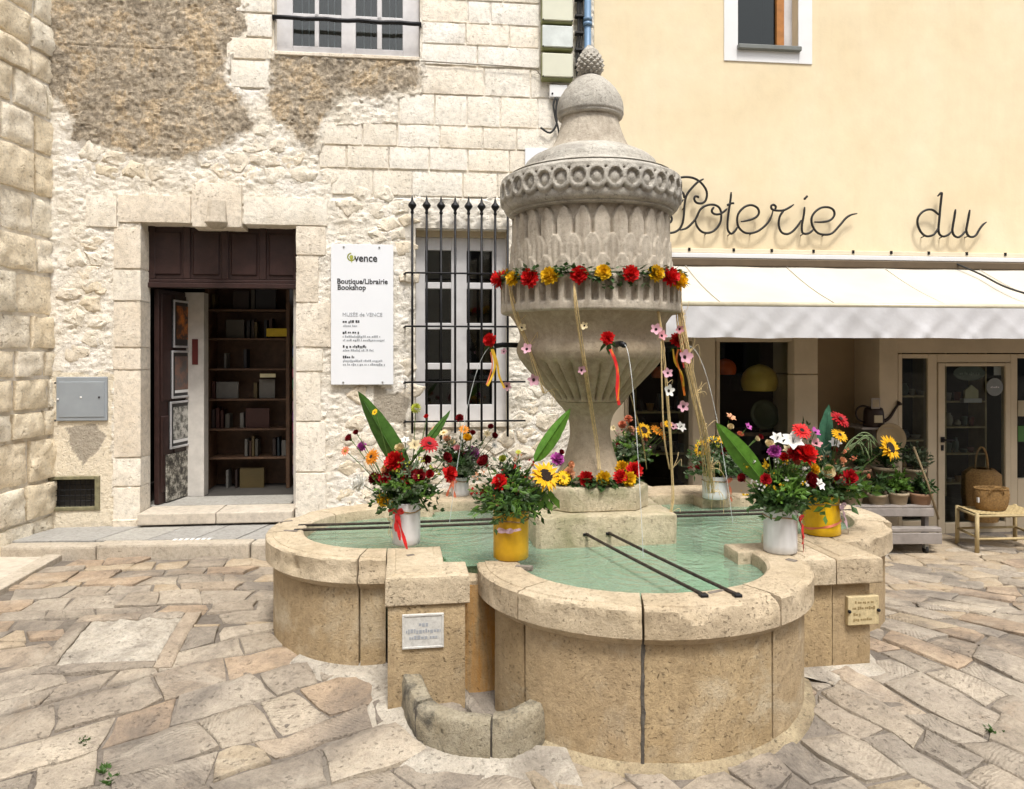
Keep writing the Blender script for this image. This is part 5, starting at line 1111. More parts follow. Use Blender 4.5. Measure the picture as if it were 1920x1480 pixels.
for k in range(11):
    z = 4.045 + k * .0195; r_ = [.068, .083, .090, .092, .090, .084, .075, .064, .050, .034, .018][k]
    for j in range(11):
        a = (j + (k % 2) * .5) / 11 * 2 * math.pi; o_, t_ = Vector((math.cos(a), math.sin(a), 0)), Vector((-math.sin(a), math.cos(a), 0)); c = o_ * r_ + Vector((0, 0, z)); w = r_ * .30
        q = [c - t_ * w - o_ * .012, c + Vector((0, 0, -.017)) - o_ * .006, c + t_ * w - o_ * .012, c + Vector((0, 0, .020)) + o_ * -.004, c + o_ * .016]
        b0 = len(m.v); m.v += q; m.f += [(b0, b0 + 1, b0 + 4), (b0 + 1, b0 + 2, b0 + 4), (b0 + 2, b0 + 3, b0 + 4), (b0 + 3, b0, b0 + 4)]; m.m += [0] * 4
m.build('pine_cone', capstone_m, ft)
# spouts
SPZ = 2.066
SPA = {'left': R(180 - 8.5 + 4), 'front': R(-90 - 8.5 + 12), 'right': R(0 - 8.5 - 4)}
for k, a in SPA.items():
    d = Vector((math.cos(a), math.sin(a), 0)); MB().tube([d * .50 + Vector((0, 0, SPZ)), d * .64 + Vector((0, 0, SPZ + .004)), d * .70 + Vector((0, 0, SPZ - .006))], .019, 10).build('spout', iron_m, ft, True)
# iron rests laid over the basin
def rest(u0, v0, u1, v1, z0, z1, lab):
    t = thing('iron_rest', lab, 'bar', ((u0 + u1) / 2, (v0 + v1) / 2, (z0 + z1) / 2), FTN, 'iron rests across the basin'); n = 9
    MB().tube([(lerp(u0, u1, i / n), lerp(v0, v1, i / n), lerp(z0, z1, i / n) - .004 * math.sin(math.pi * i / n)) for i in range(n + 1)], .0095, 8).build('bar', rustbar_m, t, True)
    for (u, v, z) in ((u0, v0, z0), (u1, v1, z1)): MB().box(u - .02, u + .02, v - .02, v + .02, z - .012, z + .006).build('end_plate', iron_m, t, False, .003)
rest(-2.06, .10, -.46, .11, .80, .80, 'back one of the two iron bars between left rim and column base'); rest(-2.07, -.04, -.46, -.03, .80, .80, 'front one of the two iron bars between left rim and column base')
_b = [FTN.inverted() @ G(*q, .8) for q in ((1098, 1004), (1283, 1101), (1145, 1006), (1343, 1101))]
for _i in (1, 3): _b[_i] = _b[_i] + (_b[_i] - _b[_i - 1]).normalized() * .17
rest(_b[0].x, -.47, _b[1].x, _b[1].y, .81, .812, 'left one of the two iron bars from column base to front rim'); rest(_b[2].x, -.47, _b[3].x, _b[3].y, .81, .812, 'right one of the two iron bars from column base to front rim')
rest(.47, .12, 2.05, .12, .80, .80, 'back one of the iron bars between column base and right rim'); rest(.47, .0, 2.05, .0, .80, .80, 'front one of the iron bars between column base and right rim')
# cement patches and holes in the rim
for (px, py, w, h, a) in ((770, 1041, .05, .035, 20), (983, 1061, .10, .03, -20), (1484, 1050, .06, .04, -60), (545, 995, .10, .025, -25), (537, 977, .09, .02, 25), (1573, 966, .045, .03, -25), (1345, 1108, .12, .02, 20)):
    p = FTN.inverted() @ G(px, py, RZ1 + .007); MB().box(-w / 2, w / 2, -h / 2, h / 2, RZ1 - .02, RZ1 + .009, 0, Matrix.Translation((p.x, p.y, 0)) @ Matrix.Rotation(R(a), 4, 'Z')).build('cement_patch', mortar_m, ft, False, .004)
# cement skirt where the basin meets the paving
def skirt(path, w0, w1, h, seed):
    rows = []
    for (u, v, nu, nv) in path:
        row = []
        for k in range(8):
            f = k / 7; wv = w1 * (1 + .7 * fbm((u, v, seed), 3)); o_ = lerp(w0, wv, f); p = FTN @ Vector((u + nu * o_, v + nv * o_, 0)); g = gz(p.x, p.y); z = g + (h * (1 - f) ** 2.2 + .014 * (1 - f ** 6) - .02 * f ** 6 + .006 * fbm((u * 3, v * 3, f), 5)); row.append((u + nu * o_, v + nv * o_, z))
        rows.append(row)
    return rows
sk = thing('cement_skirt', 'pale cement apron smeared around the foot of the fountain', None, (0, 0, 0), FTN, kind='structure')
wetfoot_m = stone('ochre_foot', (.50, .415, .27), (.38, .30, .19), scale=5, bump=1., pit=40, pitamt=.5, bdist=.02, wst=[((.18, .14, .09), 2.5, .48, .66, .7)])
MB().grid(skirt(ell(*LOBES[0][:4], -5, 138, 50), -.06, .012, .025, 1)).build('foot_band', wetfoot_m, sk, True)
MB().grid(skirt([(-1.95, -.55, -.6, -.8), (-1.75, -.75, -.5, -.85), (-1.5, -.87, -.25, -.95), (-1.42, -1.0, -.7, -.7), (-1.42, -1.15, -.85, -.5), (-1.40, -1.25, -.8, -.6), (-1.32, -1.45, -.8, -.6), (-1.2, -1.6, -.6, -.8), (-1.0, -1.70, -.3, -.95), (-.75, -1.75, 0, -1), (-.55, -1.80, .1, -1)], -.1, .17, .02, 2)).build('apron', cement_m, sk, True)
MB().grid(skirt([(.95, -1.3, .9, -.4), (1.0, -1.2, .5, -.85), (1.2, -1.18, .1, -1), (1.40, -1.18, .5, -.85), (1.42, -.9, 1, 0), (1.5, -.7, .9, -.4)], -.06, .16, .015, 3)).build('apron', cement_m, sk, True)
# the little stone trough under the overflow
tg = thing('stone_trough', 'low curved trough of mossy stones under the fountain overflow', 'trough', (-1.0, -1.45, .05), FTN)
TP = [FTN.inverted() @ G(*p, .05) for p in ((742, 1300), (772, 1378), (830, 1408), (905, 1418), (965, 1416), (1022, 1392))]
tp = catmull([(p.x, p.y, 0) for p in TP], 14)
TSEC = [(.0, -.25), (.004, .15), (.006, .35), (.005, .55), (.004, .75), (.0, .90), (-.010, .985), (-.022, 1.), (-.045, 1.), (-.07, 1.), (-.09, .99), (-.10, .94), (-.105, .7), (-.108, .3), (-.11, -.25)]
def tsub(i0, i1, name, seed, h):
    pts = tp[i0:i1]; rows = []
    for i, p in enumerate(pts):
        t = tp[min(i0 + i + 1, len(tp) - 1)] - tp[max(i0 + i - 1, 0)]; t.normalize(); n_ = Vector((t.y, -t.x, 0)); e = .985 if i in (0, len(pts) - 1) else 1.
        g = gz(*(FTN @ Vector((p.x, p.y, 0)))[:2]); row = []
        for (o_, z) in TSEC:
            q = p + n_ * o_ + Vector((0, 0, g + z * h * e)); d = .014 * fbm(q, 16, seed) + .012 * (abs(nz(q, 34, seed)) - .2); row.append(q + n_ * d + Vector((0, 0, d * .6)))
        rows.append(row)
    m = MB(); m.grid(rows, 0, True); k = len(rows[0]); m.cap(0, k, True); m.cap((len(rows) - 1) * k, k); o = m.build(name, trough_m, tg); smooth_by(o, 50)
N_ = len(tp); tsub(0, 17, 'trough_stone', 1, .20); tsub(17, 46, 'trough_stone', 5, .195); tsub(46, N_, 'trough_stone', 9, .21)
for i in (17, 46): p = tp[i]; MB().box(p.x - .012, p.x + .010, p.y + .004, p.y + .1, -.05, gz(*(FTN @ Vector((p.x, p.y, 0)))[:2]) + .175).build('joint_mortar', sealant_m, tg, False, .01)
# two plaques on the piers
def plaque(name, lab, px0, px1, py0, py1, vv, mat, pins):
    M_ = FTN.inverted(); c = []
    for (px, py) in ((px0, py0), (px1, py1)):
        o_ = M_ @ Vector((0, 0, EYE)); d = (M_.to_3x3() @ (P(px, py, 1) - Vector((0, 0, EYE)))); t = (vv - o_.y) / d.y; c.append(o_ + d * t)
    (a, b) = c; t = thing(name, lab, 'plaque', ((a.x + b.x) / 2, vv, b.z), FTN)
    MB().box(a.x, b.x, vv - .012, vv + .04, b.z, a.z).build('tablet', mat, t, False, .003); w, h = b.x - a.x, a.z - b.z
    return t, a, b, w, h
whiteslab = stone('white_marble', (.58, .57, .54), (.52, .51, .48), scale=4, bump=.1, pit=80, pitamt=.1, rough=.5)
t, a, b, w, h = plaque('marble_plaque', 'white marble plaque with lettering on the pier by the trough', 754, 832, 1152, 1212, -1.232, whiteslab, 0)
m = MB(); f = .012; y = -1.246
for q in ((a.x, b.x, a.z - f, a.z), (a.x, b.x, b.z, b.z + f), (a.x, a.x + f, b.z + f, a.z - f), (b.x - f, b.x, b.z + f, a.z - f)): m.box(q[0], q[1], -1.248, -1.243, q[2], q[3])
m.build('raised_border', whiteslab, t, False, .002)
for i, (x0, x1, z) in enumerate(((.40, .62, .66), (.09, .92, .46), (.17, .86, .27))): greek(a.x + w * x0, a.x + w * x1, b.z + h * z, h * .12, -1.2445, greyink_m, t, 30 + i)
yel = stone('cream_marble', (.58, .48, .29), (.52, .42, .24), scale=4, bump=.2, pit=60, pitamt=.2)
t, a, b, w, h = plaque('cream_plaque', 'cream stone plaque with faded lettering on the right pier', 1588, 1646, 1119, 1169, -1.218, yel, 1); tx_ = plain('faded_print', (.27, .20, .09), .8)
for i, (x0, x1, z) in enumerate(((.22, .82, .76), (.14, .86, .56), (.17, .42, .34), (.17, .76, .16))): greek(a.x + w * x0, a.x + w * x1, b.z + h * z, h * .10, -1.2305, tx_, t, 50 + i)
for x in (a.x + .006, b.x - .006): MB().lathe([(.010, 0), (.010, .01), (.004, .014)], 10, M=Matrix.Translation((x, -1.23, (a.z + b.z) / 2)) @ Matrix.Rotation(R(90), 4, 'X')).build('pin', iron_m, t)
# ------------------------------------------------------------------ flowers
green_m = leafy('stem_green', (.09, .16, .035)); foliage_m = leafy('dark_foliage', (.045, .095, .025), .45, .2, .2); foliage2_m = leafy('grey_foliage', (.13, .17, .10), .6, .2, .2); foliage3_m = leafy('fresh_foliage', (.10, .20, .03), .45, .3, .2)
PCOL = {'red': (.62, .012, .012), 'darkred': (.20, .006, .010), 'crimson': (.42, .008, .014), 'yellow': (.80, .50, .015), 'orange': (.72, .26, .02), 'purple': (.48, .09, .38), 'white': (.80, .79, .74), 'cream': (.72, .60, .36), 'peach': (.70, .36, .20), 'coral': (.66, .22, .12), 'pink': (.68, .38, .46), 'gold': (.78, .44, .01), 'lime': (.42, .45, .06), 'rosy': (.66, .30, .34)}
PM = {k: leafy('petal_' + k, c, .55, .22, .10) for k, c in PCOL.items()}
disc_m = plain('flower_disc', (.025, .012, .006), .9, 0, .3, 90, .8); ydisc_m = plain('yellow_disc', (.45, .26, .02), .9, 0, .3, 90, .8)
def petal(m, M, l, w, curl, mi=0, cup=.2, n=4, tip=.3):
    rows = []
    for i in range(n + 1):
        t = i / n; ww = w * (math.sin(math.pi * (.12 + .80 * t)) ** .7 if tip > .2 else math.sin(math.pi * (.1 + .88 * t))); x = l * (math.sin(curl * t) / curl if abs(curl) > .01 else t); z = l * ((1 - math.cos(curl * t)) / curl if abs(curl) > .01 else 0)
        rows.append([M @ Vector((x, -ww, z + cup * ww)), M @ Vector((x, 0, z)), M @ Vector((x, ww, z + cup * ww))])
    m.grid(rows, mi)
def RZ(a): return Matrix.Rotation(a, 4, 'Z')
def RY(a): return Matrix.Rotation(a, 4, 'Y')
FCACHE = {}
def bloom(kind, colr, var=0):
    """Bloom of radius 1 looking along +Z."""
    key = (kind, colr, var)
    if key in FCACHE: return FCACHE[key]
    m = MB(); r = random.Random(hash(kind) % 1000 + var * 7 + len(colr)); mats = [PM[colr], disc_m, green_m]
    if kind == 'pompon':
        for ring, (el, n, l) in enumerate(((-25, 13, .95), (0, 13, 1.0), (22, 12, .95), (42, 10, .88), (60, 8, .8), (78, 5, .7))):
            for k in range(n): petal(m, RZ((k + .5 * (ring % 2) + r.uniform(-.2, .2)) / n * 2 * math.pi) @ RY(-R(el + r.uniform(-8, 8))), l * r.uniform(.9, 1.08), .24, .5 + r.uniform(-.3, .4), 0, .5, 3)
        m.lathe([(.1, -.45), (.26, -.3), (.3, -.05), (.1, .1)], 8, mi=2)
    elif kind == 'gerbera':
        for ring, (el, n, l) in enumerate(((4, 17, 1.0), (14, 15, .86), (30, 12, .5))):
            for k in range(n): petal(m, RZ((k + .5 * (ring % 2)) / n * 2 * math.pi) @ RY(-R(el + r.uniform(-5, 5))), l * r.uniform(.93, 1.04), .15, -.25, 0, .3, 3)
        m.lathe([(.30, .02), (.28, .12), (.16, .16), (.02, .12)], 14, mi=1); m.lathe([(.05, -.2), (.22, -.12), (.3, 0)], 8, mi=2)
    elif kind == 'sunflower':
        for ring, (el, n, l) in enumerate(((2, 19, 1.0), (14, 17, .9))):
            for k in range(n): petal(m, RZ((k + .5 * (ring % 2) + r.uniform(-.15, .15)) / n * 2 * math.pi) @ RY(-R(el + r.uniform(-9, 9))), l * r.uniform(.88, 1.08), .15, -.2 + r.uniform(-.3, .3), 0, .35, 4, .1)
        m.lathe([(.46, .0), (.45, .09), (.36, .15), (.2, .13), (.02, .10)], 20, mi=1); m.lathe([(.06, -.25), (.32, -.12), (.45, -.02)], 10, mi=2)
        for k in range(11): petal(m, RZ(k / 11 * 6.283) @ RY(-R(-12)) @ Matrix.Translation((0, 0, -.06)), .66, .17, -.4, 2, .2, 3, .1)
    elif kind == 'rose':
        for ring, (el, n, l) in enumerate(((12, 6, 1.), (32, 6, .95), (52, 5, .9), (70, 4, .8), (84, 3, .72))):
            for k in range(n): petal(m, RZ((k + .4 * ring) / n * 2 * math.pi + r.uniform(-.2, .2)) @ RY(-R(el + r.uniform(-6, 6))), l, .46, 1.0 - .2 * ring, 0, .35, 4)
        m.lathe([(.08, -.35), (.25, -.2), (.3, 0)], 8, mi=2)
    elif kind == 'lily':
        for k in range(6): petal(m, RZ(k / 6 * 2 * math.pi) @ RY(-R(56)), 1.15, .40 if k % 2 else .32, -.95, 0, .35, 6, .1)
        for k in range(5): a = k / 5 * 6.28; m.tube([(0, 0, .1), (.1 * math.cos(a), .1 * math.sin(a), .8)], .02, 4, 1)
    elif kind == 'orchid':
        for k, (a, l, w) in enumerate(((0, 1., .42), (72, .95, .34), (144, .9, .3), (216, .9, .3), (288, .95, .34))): petal(m, RZ(R(a)) @ RY(-R(18)), l, w, .2, 0, .25, 4)
        m.lathe([(.16, .0), (.22, .12), (.10, .3), (.02, .32)], 8, mi=1)
    elif kind == 'daisy':
        for k in range(11): petal(m, RZ(k / 11 * 6.283) @ RY(-R(15)), 1., .2, -.3, 0, .3, 3)
        m.lathe([(.34, .0), (.3, .15), (.02, .2)], 12, mi=1); mats = [PM[colr], ydisc_m, green_m]
    elif kind == 'seed':
        for k in range(60):
            z = 1 - 2 * (k + .5) / 60; a = k * 2.4; q = math.sqrt(1 - z * z); d = Vector((q * math.cos(a), q * math.sin(a), z)); petal(m, d.to_track_quat('X', 'Z').to_matrix().to_4x4() @ Matrix.Translation((.35, 0, 0)), .6, .16, .3, 0, .3, 2)
    me = m.mesh(kind + '_bloom', mats, True); FCACHE[key] = me; return me
NAMES = {'pompon': 'carnation', 'gerbera': 'gerbera', 'sunflower': 'sunflower', 'rose': 'rose', 'lily': 'lily', 'orchid': 'orchid_blossom', 'daisy': 'daisy', 'seed': 'seed_head'}
def put_bloom(parent, kind, colr, p, size, face, stem_from=None, r=random, bend=.3):
    root = ORG[parent.name]; q = face.to_track_quat('Z', 'Y'); rot = q.to_matrix().to_4x4() @ RZ(r.uniform(0, 6.28)); var = r.randint(0, 3)
    s = size * 1.15 * r.uniform(.85, 1.12); o = sc_(bloom(kind, colr, var), NAMES[kind], parent, p - root, rot, s)
    if stem_from is not None:
        a = stem_from; back = p - face.normalized() * size * .3; mid = a.lerp(back, .6) + Vector((0, 0, (back - a).length * bend * .25)); inv = o.matrix_basis.inverted()
        pts = bez(a, a.lerp(mid, .6), mid, back, 8); m = MB(); m.tube([inv @ (x - root) for x in pts], .0028 / s, 5)
        so = bpy.data.objects.new('stem', m.mesh('stem', green_m, True)); COL.objects.link(so); so.parent = o
    return o
def leaf_blade(parent, base, tip, w, mat, side, name='large_leaf', fold=.25, sag=.0, twist=None):
    """Broad blade from base to tip; side is the direction of its width."""
    n = 16; base, tip = Vector(base), Vector(tip); ax = (tip - base); l = ax.length; ax.normalize(); side = (side - ax * side.dot(ax)).normalized(); nor = ax.cross(side); rows = []
    for i in range(n + 1):
        t = i / n; ww = w * (math.sin(math.pi * min(1, .06 + .94 * t ** .82)) ** .75) * (1 if t > .02 else .2); c = base + ax * l * t + nor * sag * math.sin(math.pi * t) * l
        row = []
        for k in range(-4, 5):
            u = k / 4; rip = .012 * math.sin(t * 34 + abs(u) * 3) * abs(u) * .35; row.append(c + side * ww * u + nor * (fold * ww * abs(u) + rip))
        rows.append(row)
    m = MB(); m.grid(rows); m.tube([base + (base - tip) * .35, base] + [base + ax * l * t / 8 + nor * (sag * math.sin(math.pi * t / 8) * l - .003) for t in range(1, 8)], lambda u: .006 * (1 - .75 * u), 5)
    return m.build(name, mat, parent, True)
def foliage(parent, c, n, rad, h, seed, mat, ll=.05, lw=.012, name='foliage', droop=.3, per=9, flat=1.):
    """Sprigs fanning out of the vase mouth, each a stalk with paired leaves."""
    r = random.Random(seed); m = MB()
    for _ in range(n):
        a, t = r.uniform(0, 6.283), r.random() ** .6; d = Vector((math.cos(a) * t * rad, math.sin(a) * t * rad * flat, h * r.uniform(.35, 1.) * (1 - .45 * t))); e = c + d; mid = c + Vector((d.x * .3, d.y * .3, d.z * .8))
        e = e - Vector((0, 0, droop * t * rad * r.uniform(.2, 1.))); pts = bez(c, c.lerp(mid, .6), mid, e, per); m.tube(pts, .0016, 3, caps=False)
        for i in range(2, per + 1):
            p = pts[i]; ax = (pts[i] - pts[i - 1]).normalized()
            for sgn in (-1, 1):
                v = Vector((r.uniform(-1, 1), r.uniform(-1, 1), r.uniform(-.6, .9))); v = (v - ax * v.dot(ax) * .6 + ax * .55).normalized(); sd_ = v.cross(ax + Vector((.01, .02, .03))).normalized(); l = ll * r.uniform(.6, 1.2); w = lw * r.uniform(.7, 1.2); up = v.cross(sd_)
                m.quad([p, p + v * l * .45 + sd_ * w + up * w * .3, p + v * l, p + v * l * .45 - sd_ * w + up * w * .3])
    return m.build(name, mat, parent, False, kind='stuff')
def ribbon(m, pts, w, nrm=Vector((0, -1, 0)), mi=0):
    pts = [Vector(p) for p in pts]; rows = []
    for i, p in enumerate(pts):
        t = (pts[min(i + 1, len(pts) - 1)] - pts[max(i - 1, 0)]).normalized(); s = t.cross(nrm)
        s = s.normalized() if s.length > 1e-4 else Vector((1, 0, 0)); a = .5 * math.sin(i * .9); s = (s * math.cos(a) + nrm * math.sin(a)); rows.append([p - s * w, p + s * w])
    m.grid(rows, mi)
TOCAM = Vector((0, -1, .25))
def vase(lab, px, base_y, top_y, wpx, d, mat, zbase=RZ1 + .006, taper=1., fluted=0, group='flower vases on the rim'):
    p = P(px, base_y, d); p.z = zbase; r_ = wpx / 2 / FPX * d; h = (base_y - top_y) / FPX * d
    t = thing('vase', lab, 'vase', p, ID, group)
    pf = [(r_ * .94 * taper, 0), (r_ * taper, .006)] + [(r_ * lerp(taper, 1, k / 6), .006 + (h - .012) * k / 6) for k in range(1, 7)] + [(r_ * 1.0, h), (r_ * .93, h), (r_ * .92, h * .5), (r_ * .9, .02), (.001, .02)]
    ds = (lambda a, z, r: r_ * .03 * math.cos(a * fluted)) if fluted else (lambda a, z, r: .0012 * nz((a * 2, z * 20, r), 1))
    MB().lathe([(r, z + p.z) for r, z in pf], 40, (p.x, p.y), disp=ds, caps=False).build('body', mat, t, True)
    zt = p.z + h * .80; n = 28
    MB().tube([(p.x + (r_ + .003) * math.cos(i / n * 6.2832), p.y + (r_ + .003) * math.sin(i / n * 6.2832), zt + .004 * math.sin(i)) for i in range(n + 1)], .004, 5).build('twine', twine_m, t, True)
    return t, p, r_, h
def bow(t, p, r_, zt, ang, mat, tails, size=.05, name='ribbon', w=.009):
    size *= 1.35; w *= 1.2
    """Ribbon bow on the twine: two loops and hanging tails."""
    o = Vector((math.sin(ang), -math.cos(ang), 0)); s = Vector((math.cos(ang), math.sin(ang), 0)); c = p + o * (r_ + .008); c.z = zt; m = MB(); U = Vector((0, 0, 1))
    for sg in (-1, 1): ribbon(m, bez(c, c + s * sg * size + U * size * .8 + o * .02, c + s * sg * size * 1.2 - U * size * .3 + o * .03, c + o * .004, 12), w, o)
    for (dx, ln, ou) in tails: ribbon(m, bez(c, c + s * dx * .3 + o * .03 - U * ln * .3, c + s * dx * .8 + o * ou - U * ln * .7, c + s * dx + o * ou - U * ln, 12), w, o)
    return m.build(name, mat, t, True)
def bouquet(lab, p, r_, h, flowers, seed, fol, d, spread=.3):
    r = random.Random(seed); mouth = p + Vector((0, 0, h)); t = thing('bouquet', lab, 'bouquet', mouth, ID, 'bouquets in the rim vases')
    ctr = mouth + Vector((0, 0, .12))
    for k, (kind, colr, px, py, rp) in enumerate(flowers):
        dd = d + r.uniform(-.10, .05) - (.06 if rp > 13 else 0); q = P(px, py, dd); out = (q - ctr).normalized()
        face = (out * .8 + Vector((0, -1.0, .35)) + Vector((r.uniform(-.6, .6), r.uniform(-.3, .3), r.uniform(-.3, .5)))).normalized()
        foot = p + Vector((r.uniform(-.5, .5) * r_, r.uniform(-.5, .5) * r_, h * .5)); put_bloom(t, kind, colr, q, rp / FPX * dd, face, foot, r)
    for (n, rad, hh, mat, ll, lw, droop) in fol: foliage(t, mouth - Vector((0, 0, .03)), int(n * 1.25), rad * 1.08, hh * 1.3, seed + n, mat, ll, lw, 'foliage', droop)
    foliage(t, mouth - Vector((0, 0, .03)), 34, spread * .55, .40, seed + 500, fol[-1][3], .05, .009, 'tall_sprigs', .1)
    m = MB(); n = 0
    for _ in range(34):
        a = r.uniform(0, 6.283); q = mouth + Vector((math.cos(a) * r.random() ** .6 * spread * .75, math.sin(a) * r.random() * spread * .5 - .03, r.uniform(.05, .30))); m.tube([mouth, mouth.lerp(q, .6) + Vector((0, 0, .03)), q], .0012, 3, 2, False); c = r.randint(0, 1)
        for k in range(r.randint(3, 7)):
            w = q + Vector((r.uniform(-.02, .02), r.uniform(-.02, .02), r.uniform(-.015, .02))); v = Vector((r.uniform(-1, 1), r.uniform(-1, .2), r.uniform(-.3, 1))).normalized(); s = v.cross(Vector((.3, .2, .9))).normalized(); u = v.cross(s); z = r.uniform(.005, .010)
            m.quad([w - s * z, w - u * z, w + s * z, w + u * z], c); m.quad([w - s * z * .7 + v * z, w - v * z * .6, w + s * z * .7 + v * z, w + v * z * 1.5], c)
    m.build('filler_sprays', [PM[('cream', 'darkred', 'white', 'peach', 'lime', 'white', 'peach')[seed % 7]], PM[('rosy', 'lime', 'yellow', 'coral', 'cream', 'pink', 'crimson')[seed % 7]], green_m], t, False, kind='stuff')
    return t
X = Vector((1, 0, 0))
# A: white vase on the left corner block
d = 4.73
t, p, r_, h = vase('white vase with red ribbon on the left front corner of the rim', 762, 1022, 944, 52, d, vasew_m)
bow(t, p, r_, p.z + h * .82, -.45, rib_red, ((.09, .22, .03), (.0, .12, .02), (.03, .17, .02)), .045); bow(t, p, r_, p.z + h * .6, -.9, plain('cream_ribbon', (.66, .60, .36), .5), ((-.02, .10, .02), (.03, .12, .02)), .03, 'cream_ribbon', .004)
A = bouquet('mixed bouquet with two broad green leaves and red blooms on the left corner', p, r_, h, [('gerbera', 'crimson', 805, 833, 16), ('pompon', 'red', 741, 866, 17), ('pompon', 'red', 733, 873, 13), ('pompon', 'crimson', 770, 896, 19), ('pompon', 'darkred', 786, 893, 14), ('gerbera', 'orange', 697, 857, 16), ('pompon', 'purple', 679, 838, 10), ('rose', 'darkred', 657, 824, 9), ('daisy', 'coral', 648, 846, 9), ('pompon', 'white', 675, 907, 17), ('pompon', 'darkred', 703, 898, 11), ('pompon', 'crimson', 722, 897, 11), ('pompon', 'yellow', 719, 937, 12), ('pompon', 'gold', 729, 944, 9), ('rose', 'darkred', 835, 860, 12), ('pompon', 'red', 842, 889, 13), ('rose', 'crimson', 806, 890, 11), ('rose', 'cream', 750, 843, 11), ('lily', 'cream', 778, 838, 11), ('lily', 'white', 760, 828, 9), ('seed', 'lime', 780, 766, 10), ('daisy', 'yellow', 703, 773, 6), ('rose', 'red', 800, 783, 6), ('rose', 'darkred', 668, 812, 6), ('pompon', 'darkred', 800, 862, 8), ('rose', 'peach', 722, 882, 7)], 11, [(70, .21, .22, foliage_m, .05, .013, .5), (40, .20, .30, foliage3_m, .045, .010, .3), (26, .24, .28, foliage2_m, .03, .008, .2)], d)
leaf_blade(A, P(768, 900, d), P(671, 733, d + .02), .072, leafy('strelitzia_leaf', (.055, .13, .022), .35, .15), Vector((1, -.15, .35)), fold=.35); leaf_blade(A, P(785, 850, d), P(845, 769, d + .05), .03, MT['strelitzia_leaf'], Vector((.8, -.4, -.5)), fold=.3)
# B: small white vase on the far left block
d = 6.34
t, p, r_, h = vase('small white vase on the far left corner of the rim', 862, 929, 894, 34, d, vasew_m); bow(t, p, r_, p.z + h * .8, -.6, rib_coral, ((-.06, .14, .02), (.04, .15, .02)), .04)
bouquet('airy bouquet of yellow, plum and purple flowers before the window grille', p, r_, h, [('rose', 'yellow', 875, 824, 10), ('daisy', 'orange', 870, 806, 9), ('rose', 'darkred', 886, 814, 8), ('pompon', 'purple', 884, 852, 13), ('rose', 'cream', 848, 834, 9), ('pompon', 'darkred', 861, 853, 10), ('rose', 'darkred', 920, 802, 8), ('rose', 'darkred', 926, 818, 7), ('lily', 'cream', 913, 816, 8), ('rose', 'peach', 838, 826, 8), ('rose', 'rosy', 858, 842, 7), ('pompon', 'darkred', 862, 784, 7), ('daisy', 'peach', 816, 805, 8), ('daisy', 'cream', 832, 812, 8), ('rose', 'crimson', 846, 870, 8), ('lily', 'white', 925, 838, 7)], 12, [(46, .26, .36, foliage2_m, .05, .011, .2), (26, .2, .3, foliage_m, .05, .012, .3)], d)
# C: yellow vase at the left end of the front lobe
d = 4.40
t, p, r_, h = vase('tall mustard yellow vase with pink bow beside the overflow notch', 958, 1049, 958, 66, d, vasey_m); bow(t, p, r_, p.z + h * .62, -.25, rib_pink, ((-.07, .0, .0), (.09, -.02, .01)), .038, w=.006)
C = bouquet('leafy bouquet with a sunflower and one broad leaf in the mustard vase', p, r_, h, [('sunflower', 'gold', 1023, 893, 27), ('pompon', 'red', 938, 904, 13), ('rose', 'darkred', 910, 869, 14), ('rose', 'darkred', 911, 927, 11), ('pompon', 'purple', 1045, 862, 13), ('rose', 'darkred', 1051, 849, 7), ('rose', 'lime', 943, 862, 9), ('rose', 'peach', 1067, 872, 9), ('daisy', 'lime', 972, 848, 5), ('rose', 'darkred', 965, 925, 8), ('daisy', 'yellow', 1056, 896, 11)], 13, [(95, .22, .24, foliage_m, .055, .012, .55), (60, .22, .26, foliage3_m, .055, .010, .4), (40, .20, .27, foliage2_m, .035, .008, .2)], d)
leaf_blade(C, P(1002, 866, d), P(1070, 766, d - .03), .045, leafy('bright_leaf', (.10, .24, .03), .35, .25), Vector((.8, -.3, -.55)), fold=.45)
hang = MB(); r = random.Random(5); q0 = P(1025, 930, d - .05)
for k in range(9):
    a = q0 + Vector((r.uniform(-.05, .04), r.uniform(-.03, .03), r.uniform(-.02, .06))); v = Vector((r.uniform(-.5, .5), r.uniform(-.4, .2), -1)).normalized(); s = v.cross(Vector((0, 1, 0))).normalized(); l = r.uniform(.06, .11); hang.quad([a, a + v * l * .5 + s * .02, a + v * l, a + v * l * .5 - s * .02])
hang.build('drooping_leaves', foliage3_m, C)
# D: vase on the back rim, seen behind the column foot
d = 7.12
t, p, r_, h = vase('ochre vase on the back rim, half hidden behind the column foot', 1181, 903, 866, 36, d, vasey_m)
bouquet('round silvery bouquet of coral blooms behind the column foot', p, r_, h, [('pompon', 'coral', 1178, 786, 8), ('pompon', 'coral', 1167, 797, 8), ('pompon', 'peach', 1182, 806, 8), ('sunflower', 'gold', 1207, 807, 15), ('daisy', 'orange', 1231, 808, 12), ('daisy', 'gold', 1252, 796, 9), ('orchid', 'pink', 1262, 801, 9), ('lily', 'white', 1274, 803, 10), ('rose', 'darkred', 1192, 832, 9), ('rose', 'darkred', 1162, 834, 8), ('rose', 'coral', 1209, 825, 6), ('lily', 'cream', 1150, 804, 7), ('daisy', 'orange', 1243, 818, 8), ('rose', 'peach', 1240, 800, 7)], 14, [(80, .17, .28, foliage2_m, .05, .016, .3), (50, .18, .18, foliage_m, .05, .016, .4), (12, .5, .26, foliage3_m, .06, .02, .6)], d)
